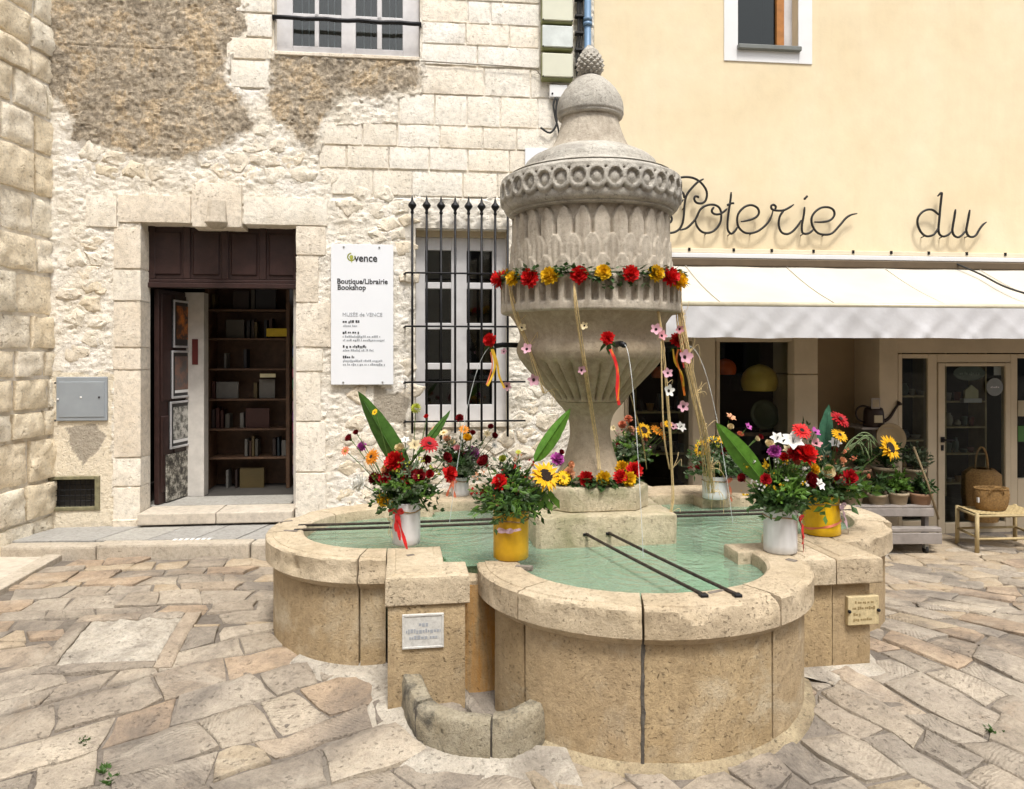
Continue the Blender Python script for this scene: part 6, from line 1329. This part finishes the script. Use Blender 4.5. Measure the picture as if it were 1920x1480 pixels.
# E: white vase on the far right block
d = 6.22
t, p, r_, h = vase('white vase with orange ribbon on the far right corner of the rim', 1340, 936, 894, 46, d, vasew_m); bow(t, p, r_, p.z + h * .8, .9, rib_coral, ((.04, .17, .02), (.02, .15, .02)), .04)
bouquet('bouquet of side-turned sunflowers in the far right white vase', p, r_, h, [('sunflower', 'gold', 1316, 842, 15), ('sunflower', 'gold', 1324, 862, 13), ('daisy', 'yellow', 1336, 826, 11), ('daisy', 'gold', 1353, 826, 10), ('rose', 'cream', 1350, 872, 10), ('rose', 'lime', 1349, 884, 8), ('rose', 'darkred', 1359, 846, 7), ('lily', 'peach', 1368, 786, 11), ('rose', 'cream', 1369, 803, 9), ('orchid', 'purple', 1402, 801, 9), ('rose', 'coral', 1386, 817, 8), ('rose', 'cream', 1417, 824, 8), ('rose', 'darkred', 1424, 821, 7), ('pompon', 'darkred', 1312, 872, 8), ('rose', 'darkred', 1390, 898, 9)], 15, [(50, .24, .30, foliage_m, .06, .014, .4), (36, .26, .34, foliage2_m, .05, .009, .2)], d)
# F: white vase on the right front rim
d = 4.54
t, p, r_, h = vase('fluted white vase with red ribbon on the right front of the rim', 1463, 1037, 953, 60, d, vasew_m, fluted=16); bow(t, p, r_, p.z + h * .74, 1.05, rib_red, ((.05, .23, .02), (.02, .15, .02), (.06, .12, .02)), .04)
F_ = bouquet('bouquet of white lilies and red blooms with one broad bright leaf', p, r_, h, [('gerbera', 'red', 1503, 808, 19), ('pompon', 'purple', 1452, 847, 14), ('lily', 'white', 1456, 826, 14), ('lily', 'white', 1487, 832, 18), ('rose', 'cream', 1441, 836, 12), ('pompon', 'red', 1510, 853, 21), ('pompon', 'crimson', 1490, 850, 14), ('pompon', 'red', 1470, 857, 9), ('rose', 'darkred', 1515, 902, 16), ('rose', 'darkred', 1485, 924, 12), ('pompon', 'crimson', 1436, 899, 10), ('rose', 'darkred', 1394, 898, 12), ('orchid', 'purple', 1528, 812, 11), ('orchid', 'rosy', 1530, 833, 11), ('pompon', 'gold', 1526, 880, 11), ('lily', 'white', 1533, 910, 12), ('lily', 'cream', 1478, 846, 10), ('rose', 'coral', 1492, 868, 8)], 16, [(80, .19, .20, foliage_m, .06, .016, .5), (34, .18, .24, foliage3_m, .05, .012, .3)], d)
leaf_blade(F_, P(1432, 905, d - .05), P(1342, 792, d - .03), .062, MT['bright_leaf'], Vector((.75, -.25, .65)), fold=.28)
r = random.Random(3)
st_ = MB()
for k in range(8): a = P(1450 + k * 5, 955, d); st_.tube([a, a + Vector((r.uniform(-.05, .06), r.uniform(-.04, .02), .22))], .004, 5)
st_.build('pale_stalks', leafy('pale_stalk', (.22, .26, .08)), F_, True)
# G: golden vase on the right lobe
d = 5.0
t, p, r_, h = vase('golden yellow vase wrapped in ribbon on the right lobe of the rim', 1540, 999, 926, 62, d, plain('golden_glaze', (.66, .40, .008), .25, 0, .2, 10), taper=1.12); bow(t, p, r_, p.z + h * .7, .9, rib_pink, ((.10, .22, .03), (.04, .10, .02)), .05)
m = MB(); ribbon(m, [(p.x + (r_ * 1.08 + .004) * math.cos(a), p.y + (r_ * 1.08 + .004) * math.sin(a), p.z + .07 + .03 * math.cos(a)) for a in [R(-170 + i * 10) for i in range(18)]], .008); m.build('wrapped_ribbon', rib_coral, t, True)
GB = bouquet('wide bouquet with an upright blue-green leaf and a sunflower leaning right', p, r_, h, [('gerbera', 'crimson', 1575, 786, 16), ('gerbera', 'gold', 1574, 816, 16), ('lily', 'white', 1565, 834, 12), ('sunflower', 'gold', 1668, 840, 22), ('rose', 'cream', 1550, 886, 14), ('pompon', 'crimson', 1566, 896, 14), ('pompon', 'crimson', 1592, 897, 14), ('rose', 'peach', 1578, 866, 10), ('rose', 'darkred', 1562, 845, 9), ('pompon', 'darkred', 1580, 902, 10), ('rose', 'coral', 1625, 893, 6)], 17, [(70, .26, .26, foliage_m, .06, .018, .5), (44, .32, .26, foliage3_m, .075, .018, .5), (30, .26, .30, foliage2_m, .06, .008, .3)], d)
leaf_blade(GB, P(1543, 880, d), P(1554, 758, d + .02), .055, leafy('blue_green_leaf', (.05, .15, .09), .4, .2), Vector((1, -.1, .0)), fold=.2)
m = MB(); r = random.Random(9)
for k in range(9):
    a = P(1585 + r.uniform(-8, 8), 850, d); b_ = P(1600 + r.uniform(-10, 35), 800 + r.uniform(0, 30), d); c_ = P(1625 + r.uniform(-10, 25), 830 + r.uniform(0, 40), d); m.tube(bez(a, b_, b_.lerp(c_, .5) + Vector((0, 0, .06)), c_, 10), .003, 5)
m.build('looped_grass', leafy('pale_grass', (.22, .30, .14)), GB, True)
# ------------------------------------------------------------------ garlands
gl = thing('ring_garland', 'garland of red and yellow carnations round the urn ring', 'garland', (0, 0, 2.53), FTN); r = random.Random(31)
topring = [(937, 524, 'red'), (963, 523, 'yellow'), (994, 522, 'red'), (1031, 518, 'yellow'), (1086, 516, 'red'), (1131, 511, 'yellow'), (1182, 514, 'red'), (1229, 514, 'yellow'), (1256, 519, 'red'), (1270, 527, 'gold')]
invF = FTN.inverted()
for px, py, c in topring:
    k_ = (px - CX) / FPX; qa, qb, qc = 1 + k_ * k_, -2 * (FC[0] * k_ + FC[1]), FC[0] ** 2 + FC[1] ** 2 - .675 ** 2; ds_ = qb * qb - 4 * qa * qc; dd = (-qb - math.sqrt(max(0, ds_))) / (2 * qa); q = invF @ P(px, py, dd); f = Vector((q.x, q.y, 0)).normalized() + Vector((0, 0, .25)); put_bloom(gl, 'pompon', c, q, 16.5 / FPX * dd, f, None, r)
for k in range(9):
    a = R(15 + k * 19); put_bloom(gl, 'pompon', 'red' if k % 2 else 'yellow', Vector((.62 * math.cos(a), .62 * math.sin(a), 2.575)), .055, Vector((math.cos(a), math.sin(a), .3)), None, r)
m = MB()
for k in range(1500):
    a = r.uniform(-math.pi, math.pi); dens_ = 1.6 if abs(a + R(90) + R(5)) < .5 else 1.
    if r.random() > dens_ * .6: continue
    rr = .635 + r.uniform(-.02, .045); lo = .10 if abs(a + R(86)) < .30 else .03
    p = Vector((rr * math.cos(a), rr * math.sin(a), 2.535 + r.uniform(-lo, .045))); v = Vector((math.cos(a) * .7 + r.uniform(-.8, .8), math.sin(a) * .7 + r.uniform(-.8, .8), r.uniform(-.8, .5))).normalized(); s = v.cross(Vector((0, 0, 1))).normalized(); l, w = r.uniform(.035, .06), r.uniform(.012, .02); m.quad([p, p + v * l * .4 + s * w, p + v * l, p + v * l * .4 - s * w], 0 if r.random() < .75 else 1)
m.build('ivy_foliage', [foliage_m, foliage2_m], gl, False, kind='stuff')
MB().tube([(.635 * math.cos(i / 48 * 6.2832), .635 * math.sin(i / 48 * 6.2832), 2.532) for i in range(49)], .007, 6).build('core', foliage_m, gl, True)
g2 = thing('foot_garland', 'small garland of red and yellow carnations at the column foot', 'garland', (0, 0, 1.1), FTN)
for px, py, c, dd in ((1066, 888, 'peach', 5.2), (1098, 897, 'red', 5.14), (1131, 897, 'yellow', 5.14), (1163, 894, 'red', 5.15), (1178, 899, 'yellow', 5.16), (1189, 882, 'red', 5.25), (1166, 876, 'gold', 5.3), (1056, 897, 'yellow', 5.16)): put_bloom(g2, 'pompon', c, invF @ P(px, py, dd), 13.5 / FPX * dd, Vector((.1, -1, .3)), None, r)
m = MB()
for k in range(240):
    a = r.uniform(R(-165), R(-15)); rr = r.uniform(.27, .35); p = Vector((rr * math.cos(a), rr * math.sin(a), 1.105 + r.uniform(-.015, .06))); v = Vector((math.cos(a) * .5 + r.uniform(-.8, .8), math.sin(a) + r.uniform(-.5, .5), r.uniform(-.9, .4))).normalized(); s = v.cross(Vector((0, 0, 1))).normalized(); l, w = r.uniform(.04, .075), r.uniform(.012, .022); m.quad([p, p + v * l * .4 + s * w, p + v * l, p + v * l * .4 - s * w])
m.build('ivy_foliage', foliage_m, g2, False, kind='stuff')
# blooms tied to the spouts, with streaming ribbons
def spout_flower(lab, key, px, py, tails):
    a = SPA[key]; d_ = Vector((math.cos(a), math.sin(a), 0)); tip = FTN @ (d_ * .70 + Vector((0, 0, SPZ))); q = P(px, py, tip.y - .02)
    t = thing('spout_flower', lab, 'flower', q, ID, 'blooms tied to the spouts'); put_bloom(t, 'pompon', 'red', q, 14 / FPX * tip.y, Vector((d_.x * .6, -1, .2)), None, r)
    for k in range(5): an = k * 1.25; ORG_ = q + Vector((.03 * math.cos(an), .02, .03 * math.sin(an) - .03)); MB().quad([q, ORG_ + Vector((.02, 0, .0)), q + (ORG_ - q) * 1.9, ORG_ - Vector((.015, 0, 0.01))]).build('leaf', foliage_m, t)
    for pts, mt_, w in tails:
        m = MB(); ribbon(m, catmull([P(x, y, tip.y - .03 - .01 * i) for i, (x, y) in enumerate(pts)], 5), w); m.build('ribbon', mt_, t, True)
spout_flower('red carnation with yellow ribbons on the left spout', 'left', 919, 638, (([(922, 655), (928, 680), (925, 700), (914, 724)], rib_yel, .008), ([(924, 655), (932, 680), (936, 705), (946, 728)], rib_yel, .008), ([(920, 660), (923, 685), (917, 708), (912, 722)], rib_coral, .005)))
spout_flower('red carnation with a long red ribbon on the front spout', 'front', 1139, 634, (([(1144, 655), (1153, 675), (1158, 700), (1157, 735), (1161, 760)], rib_red, .010), ([(1146, 655), (1156, 680), (1160, 705), (1160, 735), (1158, 752)], rib_org, .005)))
spout_flower('red carnation with red and orange ribbons on the right spout', 'right', 1270, 637, (([(1262, 655), (1266, 680), (1278, 700), (1282, 725)], rib_yel, .007), ([(1272, 655), (1268, 675), (1276, 700), (1284, 742)], rib_org, .008), ([(1276, 655), (1281, 675), (1283, 690)], rib_red, .008)))
# ------------------------------------------------------------------ raffia strands with orchid blossoms
def raffia(lab, pts, n, w, blossoms, seed, fray=0):
    r = random.Random(seed); t = thing('raffia_strand', lab, 'raffia', P(*pts[0]), ID, 'raffia strands hung from the garland'); W3 = [P(*p) for p in pts]
    for k in range(n):
        o = Vector((r.uniform(-w, w), r.uniform(-w, w) * .5, 0)); m = MB(); g = r.uniform(.6, 1.4)
        m.tube(catmull([q + o * g * (.25 if i == 0 else 1.) + Vector((r.uniform(-w, w), 0, 0)) * .5 for i, q in enumerate(W3)], 6), lambda u: .0032 * (1.1 - .5 * u), 4); m.build('raffia_fibre', raffia_m, t, True)
    for k in range(fray):
        i = r.randint(1, len(W3) - 1); a = W3[i]; b_ = a + Vector((r.uniform(-.04, .12), r.uniform(-.03, .03), r.uniform(-.05, .15))); MB().tube(bez(a, a.lerp(b_, .4) + Vector((.05, 0, .05)), b_, b_ - Vector((0, 0, .2 * r.random())), 8), .0016, 4).build('stray_fibre', raffia_m, t)
    for (px, py, dd, c, s) in blossoms: put_bloom(t, 'orchid', c, P(px, py, dd), s / FPX * dd, Vector((r.uniform(-.5, .5), -1, r.uniform(-.2, .4))), None, r)
raffia('long raffia strand down the middle of the urn', [(1077, 530, 4.78), (1081, 575, 4.77), (1090, 640, 4.86), (1098, 690, 4.93), (1108, 760, 5.1), (1120, 840, 5.2), (1124, 882, 5.12)], 6, .008, [(1096, 611, 4.83, 'cream', 9), (1090, 694, 4.9, 'pink', 9)], 1)
raffia('raffia strand with pink blossoms on the left of the urn', [(955, 535, 5.1), (962, 570, 5.1), (972, 605, 5.12), (990, 650, 5.12), (1006, 700, 5.14), (1020, 738, 5.15)], 6, .014, [(978, 615, 5.1, 'cream', 9), (988, 655, 5.05, 'pink', 10), (1001, 712, 5.08, 'pink', 11), (950, 724, 5.4, 'pink', 9), (945, 660, 5.35, 'pink', 7)], 2, 6)
raffia('raffia strand with blossoms right of the urn, reaching the water', [(1228, 525, 5.02), (1234, 580, 5.0), (1243, 640, 5.0), (1250, 720, 5.02), (1255, 800, 5.05), (1260, 880, 5.1), (1262, 935, 5.1), (1258, 962, 5.1)], 6, .007, [(1230, 618, 4.95, 'pink', 12), (1240, 630, 4.97, 'rosy', 10), (1252, 700, 4.97, 'pink', 10), (1253, 733, 4.97, 'white', 11), (1281, 762, 5.0, 'pink', 13)], 3, 5)
raffia('thin raffia strand hanging behind the ribbon right of the urn', [(1240, 640, 5.1), (1242, 740, 5.12), (1246, 820, 5.12), (1256, 880, 5.15)], 3, .005, [], 4)
raffia('thick frayed raffia bunch slanting down from the right end of the garland', [(1272, 545, 5.3), (1276, 600, 5.28), (1287, 670, 5.28), (1303, 740, 5.3), (1318, 810, 5.35), (1328, 880, 5.5), (1332, 925, 5.7)], 15, .026, [(1274, 617, 5.25, 'rosy', 8), (1283, 670, 5.2, 'pink', 13)], 5, 40)
raffia('short raffia strand slanting down beside the urn stem', [(1182, 740, 5.5), (1192, 780, 5.6), (1205, 830, 5.8), (1212, 880, 6.0)], 3, .006, [], 6)
# water from the spouts
jet_m = plain('jet_water', (.78, .82, .82), .08, 0, .02, 20); nt = jet_m.node_tree; tj = nt.nodes.new('ShaderNodeBsdfTransparent'); mj = nt.nodes.new('ShaderNodeMixShader'); mj.inputs[0].default_value = .38
L(nt, tj.outputs[0], mj.inputs[1]); L(nt, nt.nodes['Principled BSDF'].outputs[0], mj.inputs[2]); L(nt, mj.outputs[0], nt.nodes['Material Output'].inputs[0])
for key, lab in (('left', 'thin arc of water from the left spout'), ('right', 'thin arc of water from the right spout'), ('front', 'thin arc of water from the front spout')):
    a = SPA[key]; d_ = Vector((math.cos(a), math.sin(a), 0)); s0 = d_ * .70 + Vector((0, 0, SPZ - .004)); pts = []
    for i in range(17): tt_ = i / 16 * .52; pts.append(s0 + d_ * (.62 * tt_) + Vector((0, 0, .1 * tt_ - 4.9 * tt_ * tt_)))
    pts = [q for q in pts if q.z > WZ - .01]; t = thing('water_jet', lab, 'water jet', pts[0], FTN, 'water jets'); MB().tube(pts, lambda u: .0026 + .0010 * math.sin(u * 40), 6).build('stream', jet_m, t, True)
# ------------------------------------------------------------------ in front of the shop: plant stand, pots, stool, basket
def wpt(px, py, d): return P(px, py, d)
cart = thing('plant_stand', 'tiered grey wooden plant stand on casters by the shop door', 'plant stand', P(1660, 1040, 7.4))
def plank(x0, x1, y0, y1, d, dep, name='plank', parent=cart, mat=greywood_m):
    a, b = P(x0, y1, d), P(x1, y0, d); return MB().box(a.x, b.x, d, d + dep, a.z, b.z).build(name, mat, parent, False, .005)
D1 = 7.35; D2 = 7.62; D3 = 7.86
for k in range(3): plank(1560, 1766, 991 - k * .5, 998, D1 + k * .095, .09)
plank(1560, 1767, 1000, 1021, D1 - .012, .02, 'front_board')
for k in range(3): plank(1560, 1752, 949, 953, D2 + k * .10 - .1, .095)
plank(1560, 1752, 954, 969, D2 - .112, .02, 'front_board'); 
for k in range(2): plank(1580, 1742, 905, 909, D3 - .1 + k * .1, .095)
plank(1580, 1742, 910, 917, D3 - .112, .02, 'front_board')
for x in (1590, 1735):
    a = P(x, 1020, D1 + .25); MB().box(a.x - .02, a.x + .02, D1 + .22, D1 + .26, a.z, P(x, 953, D2).z).build('upright', greywood_m, cart, False, .003); b = P(x, 1020, D2 + .15); MB().box(b.x - .02, b.x + .02, D2 + .16, D2 + .2, .12, P(x, 909, D3).z).build('upright', greywood_m, cart, False, .003)
for x, d in ((1735, D1 + .05), (1600, D1 + .05), (1725, D2 + .1), (1610, D2 + .1)):
    p = P(x, 1030, d); g = gz(p.x, d); cs = MB(); r_ = .042
    c = MB().lathe([(r_ * .4, -.014), (r_, -.012), (r_, .012), (r_ * .4, .014)], 18, M=Matrix.Translation((p.x, d, g + r_)) @ Matrix.Rotation(R(90), 4, 'Y') @ Matrix.Identity(4)).build('caster', rubber_m, cart, True); MB().box(p.x - .018, p.x + .018, d - .03, d + .03, g + r_ * 1.2, g + .12).build('fork', metal_m, c, False, .004)
# pots
def pot_plant(lab, px, base_y, wpx, hpx, d, mat, seed, fol, ph, rad, zb=None, ll=.06, lw=.014, n=26):
    p = P(px, base_y, d)
    if zb is not None: p.z = zb
    r_ = wpx / 2 / FPX * d; h = hpx / FPX * d; t = thing('potted_plant', lab, 'potted plant', p, ID, 'potted plants of the shop')
    MB().lathe([(a, p.z + b) for a, b in ((r_ * .72, .001), (r_ * .92, h * .78), (r_ * 1.0, h * .78), (r_ * 1.0, h), (r_ * .88, h), (r_ * .85, h * .9), (.001, h * .9))], 28, (p.x, p.y), caps=False).build('pot', mat, t, True)
    MB().lathe([(r_ * .86, p.z + h * .9), (.001, p.z + h * .93)], 16, (p.x, p.y), caps=False).build('soil', soil_m, t); foliage(t, p + Vector((0, 0, h * .9)), n, rad, ph, seed, fol, ll, lw, 'foliage', .25, 8); return t
s1 = P(1600, 949, D2).z + .002; D2p = D2 + .02
pot_plant('young plant in a pale clay pot, leftmost on the middle tier', 1600, 949, 36, 24, D2p, paleclay_m, 1, foliage_m, .28, .16, s1); pot_plant('plant in a plain clay pot, second on the middle tier', 1645, 949, 36, 22, D2p, paleclay_m, 2, foliage_m, .30, .16, s1)
pot_plant('leafy plant in a ribbed tan pot, third on the middle tier', 1684, 949, 38, 25, D2p, paleclay_m, 3, foliage3_m, .30, .15, s1); pot_plant('plant in the reddish terracotta pot, rightmost on the middle tier', 1726, 949, 42, 24, D2p, terracotta_m, 4, foliage_m, .24, .15, s1)
s2 = P(1600, 905, D3).z + .002
pot_plant('bushy plant on the top tier under the watering can', 1610, 905, 44, 26, D3, terracotta_m, 5, foliage_m, .42, .2, s2); pot_plant('dark trailing plant on the top tier of the stand', 1660, 905, 50, 30, D3, paleclay_m, 6, foliage_m, .38, .22, s2); pot_plant('small plant on the top tier next to the narrow window', 1715, 905, 40, 26, D3, paleclay_m, 7, foliage2_m, .34, .16, s2)
q = FAC @ Vector((*(lambda a: (a[0], -.1))(FP(1520, 800, -.1)), .9)); pot_plant('tall dark shrub against the beige pier', 1520, 1000, 60, 50, 7.75, terracotta_m, 8, foliage_m, 1.2, .22, gz(3.1, 7.75), .08, .016, 34)
# shallow dish and watering can on the top tier
t = thing('clay_dish', 'tan round clay dish leaning behind the watering can', 'dish', P(1668, 850, D3 + .2)); p = P(1668, 822, D3 + .12); MB().lathe([(0, .01), (.12, .012), (.155, .04), (.16, .036), (.125, 0), (0, 0)], 36, M=Matrix.Translation(p) @ Matrix.Rotation(R(78), 4, 'X'), caps=False).build('dish', plain('tan_glaze', (.30, .22, .12), .6), t, True); MB().box(p.x - .04, p.x + .04, D3 + .12, D3 + .2, s2, p.z - .12).build('prop', greywood_m, t)
p = P(1638, 800, D3 + .25); wc_ = thing('watering_can', 'dark metal watering can with a pale label above the plants', 'watering can', p); can_m = plain('dark_tin', (.035, .022, .018), .45, .5)
MB().lathe([(a, p.z + b) for a, b in ((.105, 0), (.11, .01), (.10, .16), (.09, .20), (.05, .215), (.045, .205))], 28, (p.x, p.y), caps=False).build('body', can_m, wc_, True); MB().tube(bez(p + Vector((.09, 0, .05)), p + Vector((.2, 0, .08)), p + Vector((.2, 0, .16)), p + Vector((.27, 0, .24)), 10), lambda u: .02 - .008 * u, 8).build('spout', can_m, wc_, True)
MB().lathe([(.012, 0), (.035, .03), (.0, .034)], 14, M=Matrix.Translation(p + Vector((.265, 0, .235))) @ Matrix.Rotation(R(45), 4, 'Y')).build('rose_head', can_m, wc_, True); MB().tube(bez(p + Vector((-.10, 0, .05)), p + Vector((-.24, 0, .06)), p + Vector((-.22, 0, .28)), p + Vector((-.05, 0, .21)), 12), .010, 7).build('handle', can_m, wc_, True)
MB().box(p.x - .045, p.x + .045, p.y - .112, p.y - .100, p.z + .05, p.z + .13).build('label_card', plain('pale_card', (.45, .38, .25), .7), wc_, False, .003)
bk_ = thing('can_bracket', 'small wooden shelf bracket holding the watering can', 'shelf', p); MB().box(p.x - .18, p.x + .18, p.y - .12, p.y + .42, p.z - .025, p.z - .002).build('board', greywood_m, bk_, False, .004); MB().box(p.x - .015, p.x + .015, p.y - .02, p.y + .42, p.z - .16, p.z - .026).build('brace', greywood_m, bk_)
t = thing('small_picture', 'small square picture on the pier above the watering can', 'picture', P(1641, 757, 8.02)); p = P(1641, 757, 8.02); m = MB().box(-.05, .05, -.012, 0, -.005, .11, 0, Matrix.Translation((p.x, p.y, p.z - .05)) @ Matrix.Rotation(FTH, 4, 'Z')); m.build('frame', greywood_m, t, False, .003); MB().box(-.035, .035, -.016, -.01, .012, .093, 0, Matrix.Translation((p.x, p.y, p.z - .05)) @ Matrix.Rotation(FTH, 4, 'Z')).build('picture_sheet', paleclay_m, t)
a, b = P(1713, 838, 7.55), P(1760, 974, 7.5); st = thing('wooden_stake', 'thin wooden stake leaning against the plant stand', 'stake', b); b.z = max(b.z, gz(b.x, b.y)); MB().tube([a, a.lerp(b, .5) + Vector((.01, 0, .01)), b], .011, 7).build('stick', plain('brown_stick', (.24, .18, .10), .7), st, True)
# straw stool and basket
zs_ = P(1860, 962, 7.5).z; stl = thing('straw_stool', 'low wooden bench stool with a woven straw seat beside the shop door', 'stool', P(1870, 1030, 7.55)); SX = [P(1793, 0, 7.72).x, P(1833, 0, 7.42).x]
legs = [P(1832, 1036, 7.40), P(1795, 1016, 7.78), P(1950, 1036, 7.44), P(1903, 1016, 7.84)]
for lg in legs:
    g = gz(lg.x, lg.y); MB().tube([(lg.x, lg.y, g), (lg.x, lg.y, zs_ + .02)], lambda u: .021 - .002 * u, 12).build('leg', palewood_m, stl, True)
for i, j, h in ((0, 1, .16), (0, 2, .14), (1, 3, .16), (2, 3, .16), (0, 1, .0), (0, 2, .0), (1, 3, 0), (2, 3, 0)):
    a, b = legs[i].copy(), legs[j].copy(); z = (gz(a.x, a.y) + h) if h else zs_ - .012; a.z = b.z = z; MB().tube([a, b], .013, 8).build('rail', palewood_m, stl, True)
c4 = [Vector((l.x, l.y, zs_)) for l in (legs[0], legs[2], legs[3], legs[1])]; rows = []
for j in range(13):
    rows.append([(lambda u, v: (c4[0] * (1 - u) + c4[1] * u) * (1 - v) + (c4[3] * (1 - u) + c4[2] * u) * v + Vector((0, 0, .012 - .012 * math.sin(math.pi * u) + (.003 if (i + j) % 2 else 0))))(i / 24, j / 12) for i in range(25)])
m = MB(); m.grid(rows); m.grid([[Vector(p) - Vector((0, 0, .03)) for p in r_] for r_ in rows]); m.build('woven_seat', straw_m, stl)
p = P(1858, 955, 7.62); p.z = zs_ + .012; bs = thing('wicker_basket', 'brown wicker basket with a handle on the straw stool', 'basket', p); rx = .175
def wk(a, z, r): return .006 * math.cos(a * 32 + (math.pi if int((z - p.z) / .018) % 2 else 0))
pf = [(rx * .78, 0), (rx * .9, .04), (rx * .98, .10), (rx, .16), (rx * .95, .21), (rx * .9, .215), (rx * .85, .2), (rx * .85, .05), (.01, .03)]
rows = []
for (r0, z) in tprof(pf[:5], .012) + pf[5:]: rows.append([(p.x + (r0 + wk(a, z + p.z, 0)) * math.cos(a), p.y + .62 * (r0 + wk(a, z + p.z, 0)) * math.sin(a), p.z + z) for a in [k / 96 * 6.2832 for k in range(96)]])
MB().grid(rows, 0, True).build('body', wicker_m, bs, True); MB().tube([(p.x + rx * .93 * math.cos(a), p.y + .62 * rx * .93 * math.sin(a), p.z + .214 + .004 * math.sin(a * 20)) for a in [k / 60 * 6.2832 for k in range(61)]], .010, 6).build('rim', wicker_m, bs, True)
MB().tube(bez((p.x - .09, p.y - .11, p.z + .17), (p.x - .09, p.y - .13, p.z + .27), (p.x + .06, p.y - .13, p.z + .27), (p.x + .06, p.y - .11, p.z + .17), 12), .007, 6).build('handle', wicker_m, bs, True); MB().box(p.x - .165, p.x - .155, p.y - .06, p.y - .03, p.z + .08, p.z + .13).build('tag', white_m, bs)
p = P(1840, 950, 8.35); t = thing('large_basket', 'tall wicker basket just inside the shop door', 'basket', p); p.z = .15; MB().lathe([(.16, p.z), (.2, p.z + .3), (.19, p.z + .52), (.12, p.z + .58), (.11, p.z + .57)], 40, (p.x, p.y), disp=lambda a, z, r: .005 * math.cos(a * 24 + (3.14 if int(z / .02) % 2 else 0)), caps=False).build('body', wicker_m, t, True); MB().tube(bez((p.x - .07, p.y, p.z + .55), (p.x - .08, p.y, p.z + .9), (p.x + .08, p.y, p.z + .9), (p.x + .07, p.y, p.z + .55), 14), .012, 7).build('handle', wicker_m, t, True)

# ------------------------------------------------------------------ houses across the square, added unseen to cut sky light and fill reflections
for i, (x0, x1, y, h, c, lab) in enumerate(((-16, -5.2, -9.5, 11.5, (.62, .50, .34), 'ochre rendered house across the square, behind the viewer on the left'), (-5.15, 4.6, -10.2, 10.5, (.66, .60, .50), 'pale rendered house across the square, straight behind the viewer'), (4.65, 17, -9.8, 12.0, (.60, .42, .30), 'salmon rendered house across the square, behind the viewer on the right'))):
    t = thing('unseen_opposite_house', lab, 'house', ((x0 + x1) / 2, y, -.3), ID, 'houses across the square'); MB().box(x0, x1, y - 6, y, -1, h).build('wall', plain('opposite_render_%d' % i, c, .9, 0, .12, 1.5, .2), t)
    MB().grid([[(x0 - .2, y + .45, h), (x1 + .2, y + .45, h)], [(x0 - .2, y - 3, h + 1.3), (x1 + .2, y - 3, h + 1.3)]]).build('roof', terracotta_m, t)
    n = int((x1 - x0) / 2.6)
    for fl in range(3):
        for k in range(n):
            cx = x0 + (k + .5) * (x1 - x0) / n; zb = 1.2 + fl * 3.2; w = MB().box(cx - .5, cx + .5, y - .02, y + .025, zb, zb + 1.6).build('window', oldwhite_m, t); MB().box(cx - .42, cx + .42, y + .026, y + .03, zb + .08, zb + 1.52).build('pane', rubber_m, w)
            for sg in (-1, 1): MB().box(cx + sg * .78 - .26, cx + sg * .78 + .26, y + .002, y + .05, zb - .02, zb + 1.62).build('shutter', (blue_m, greywood_m, olive_m)[i], t)
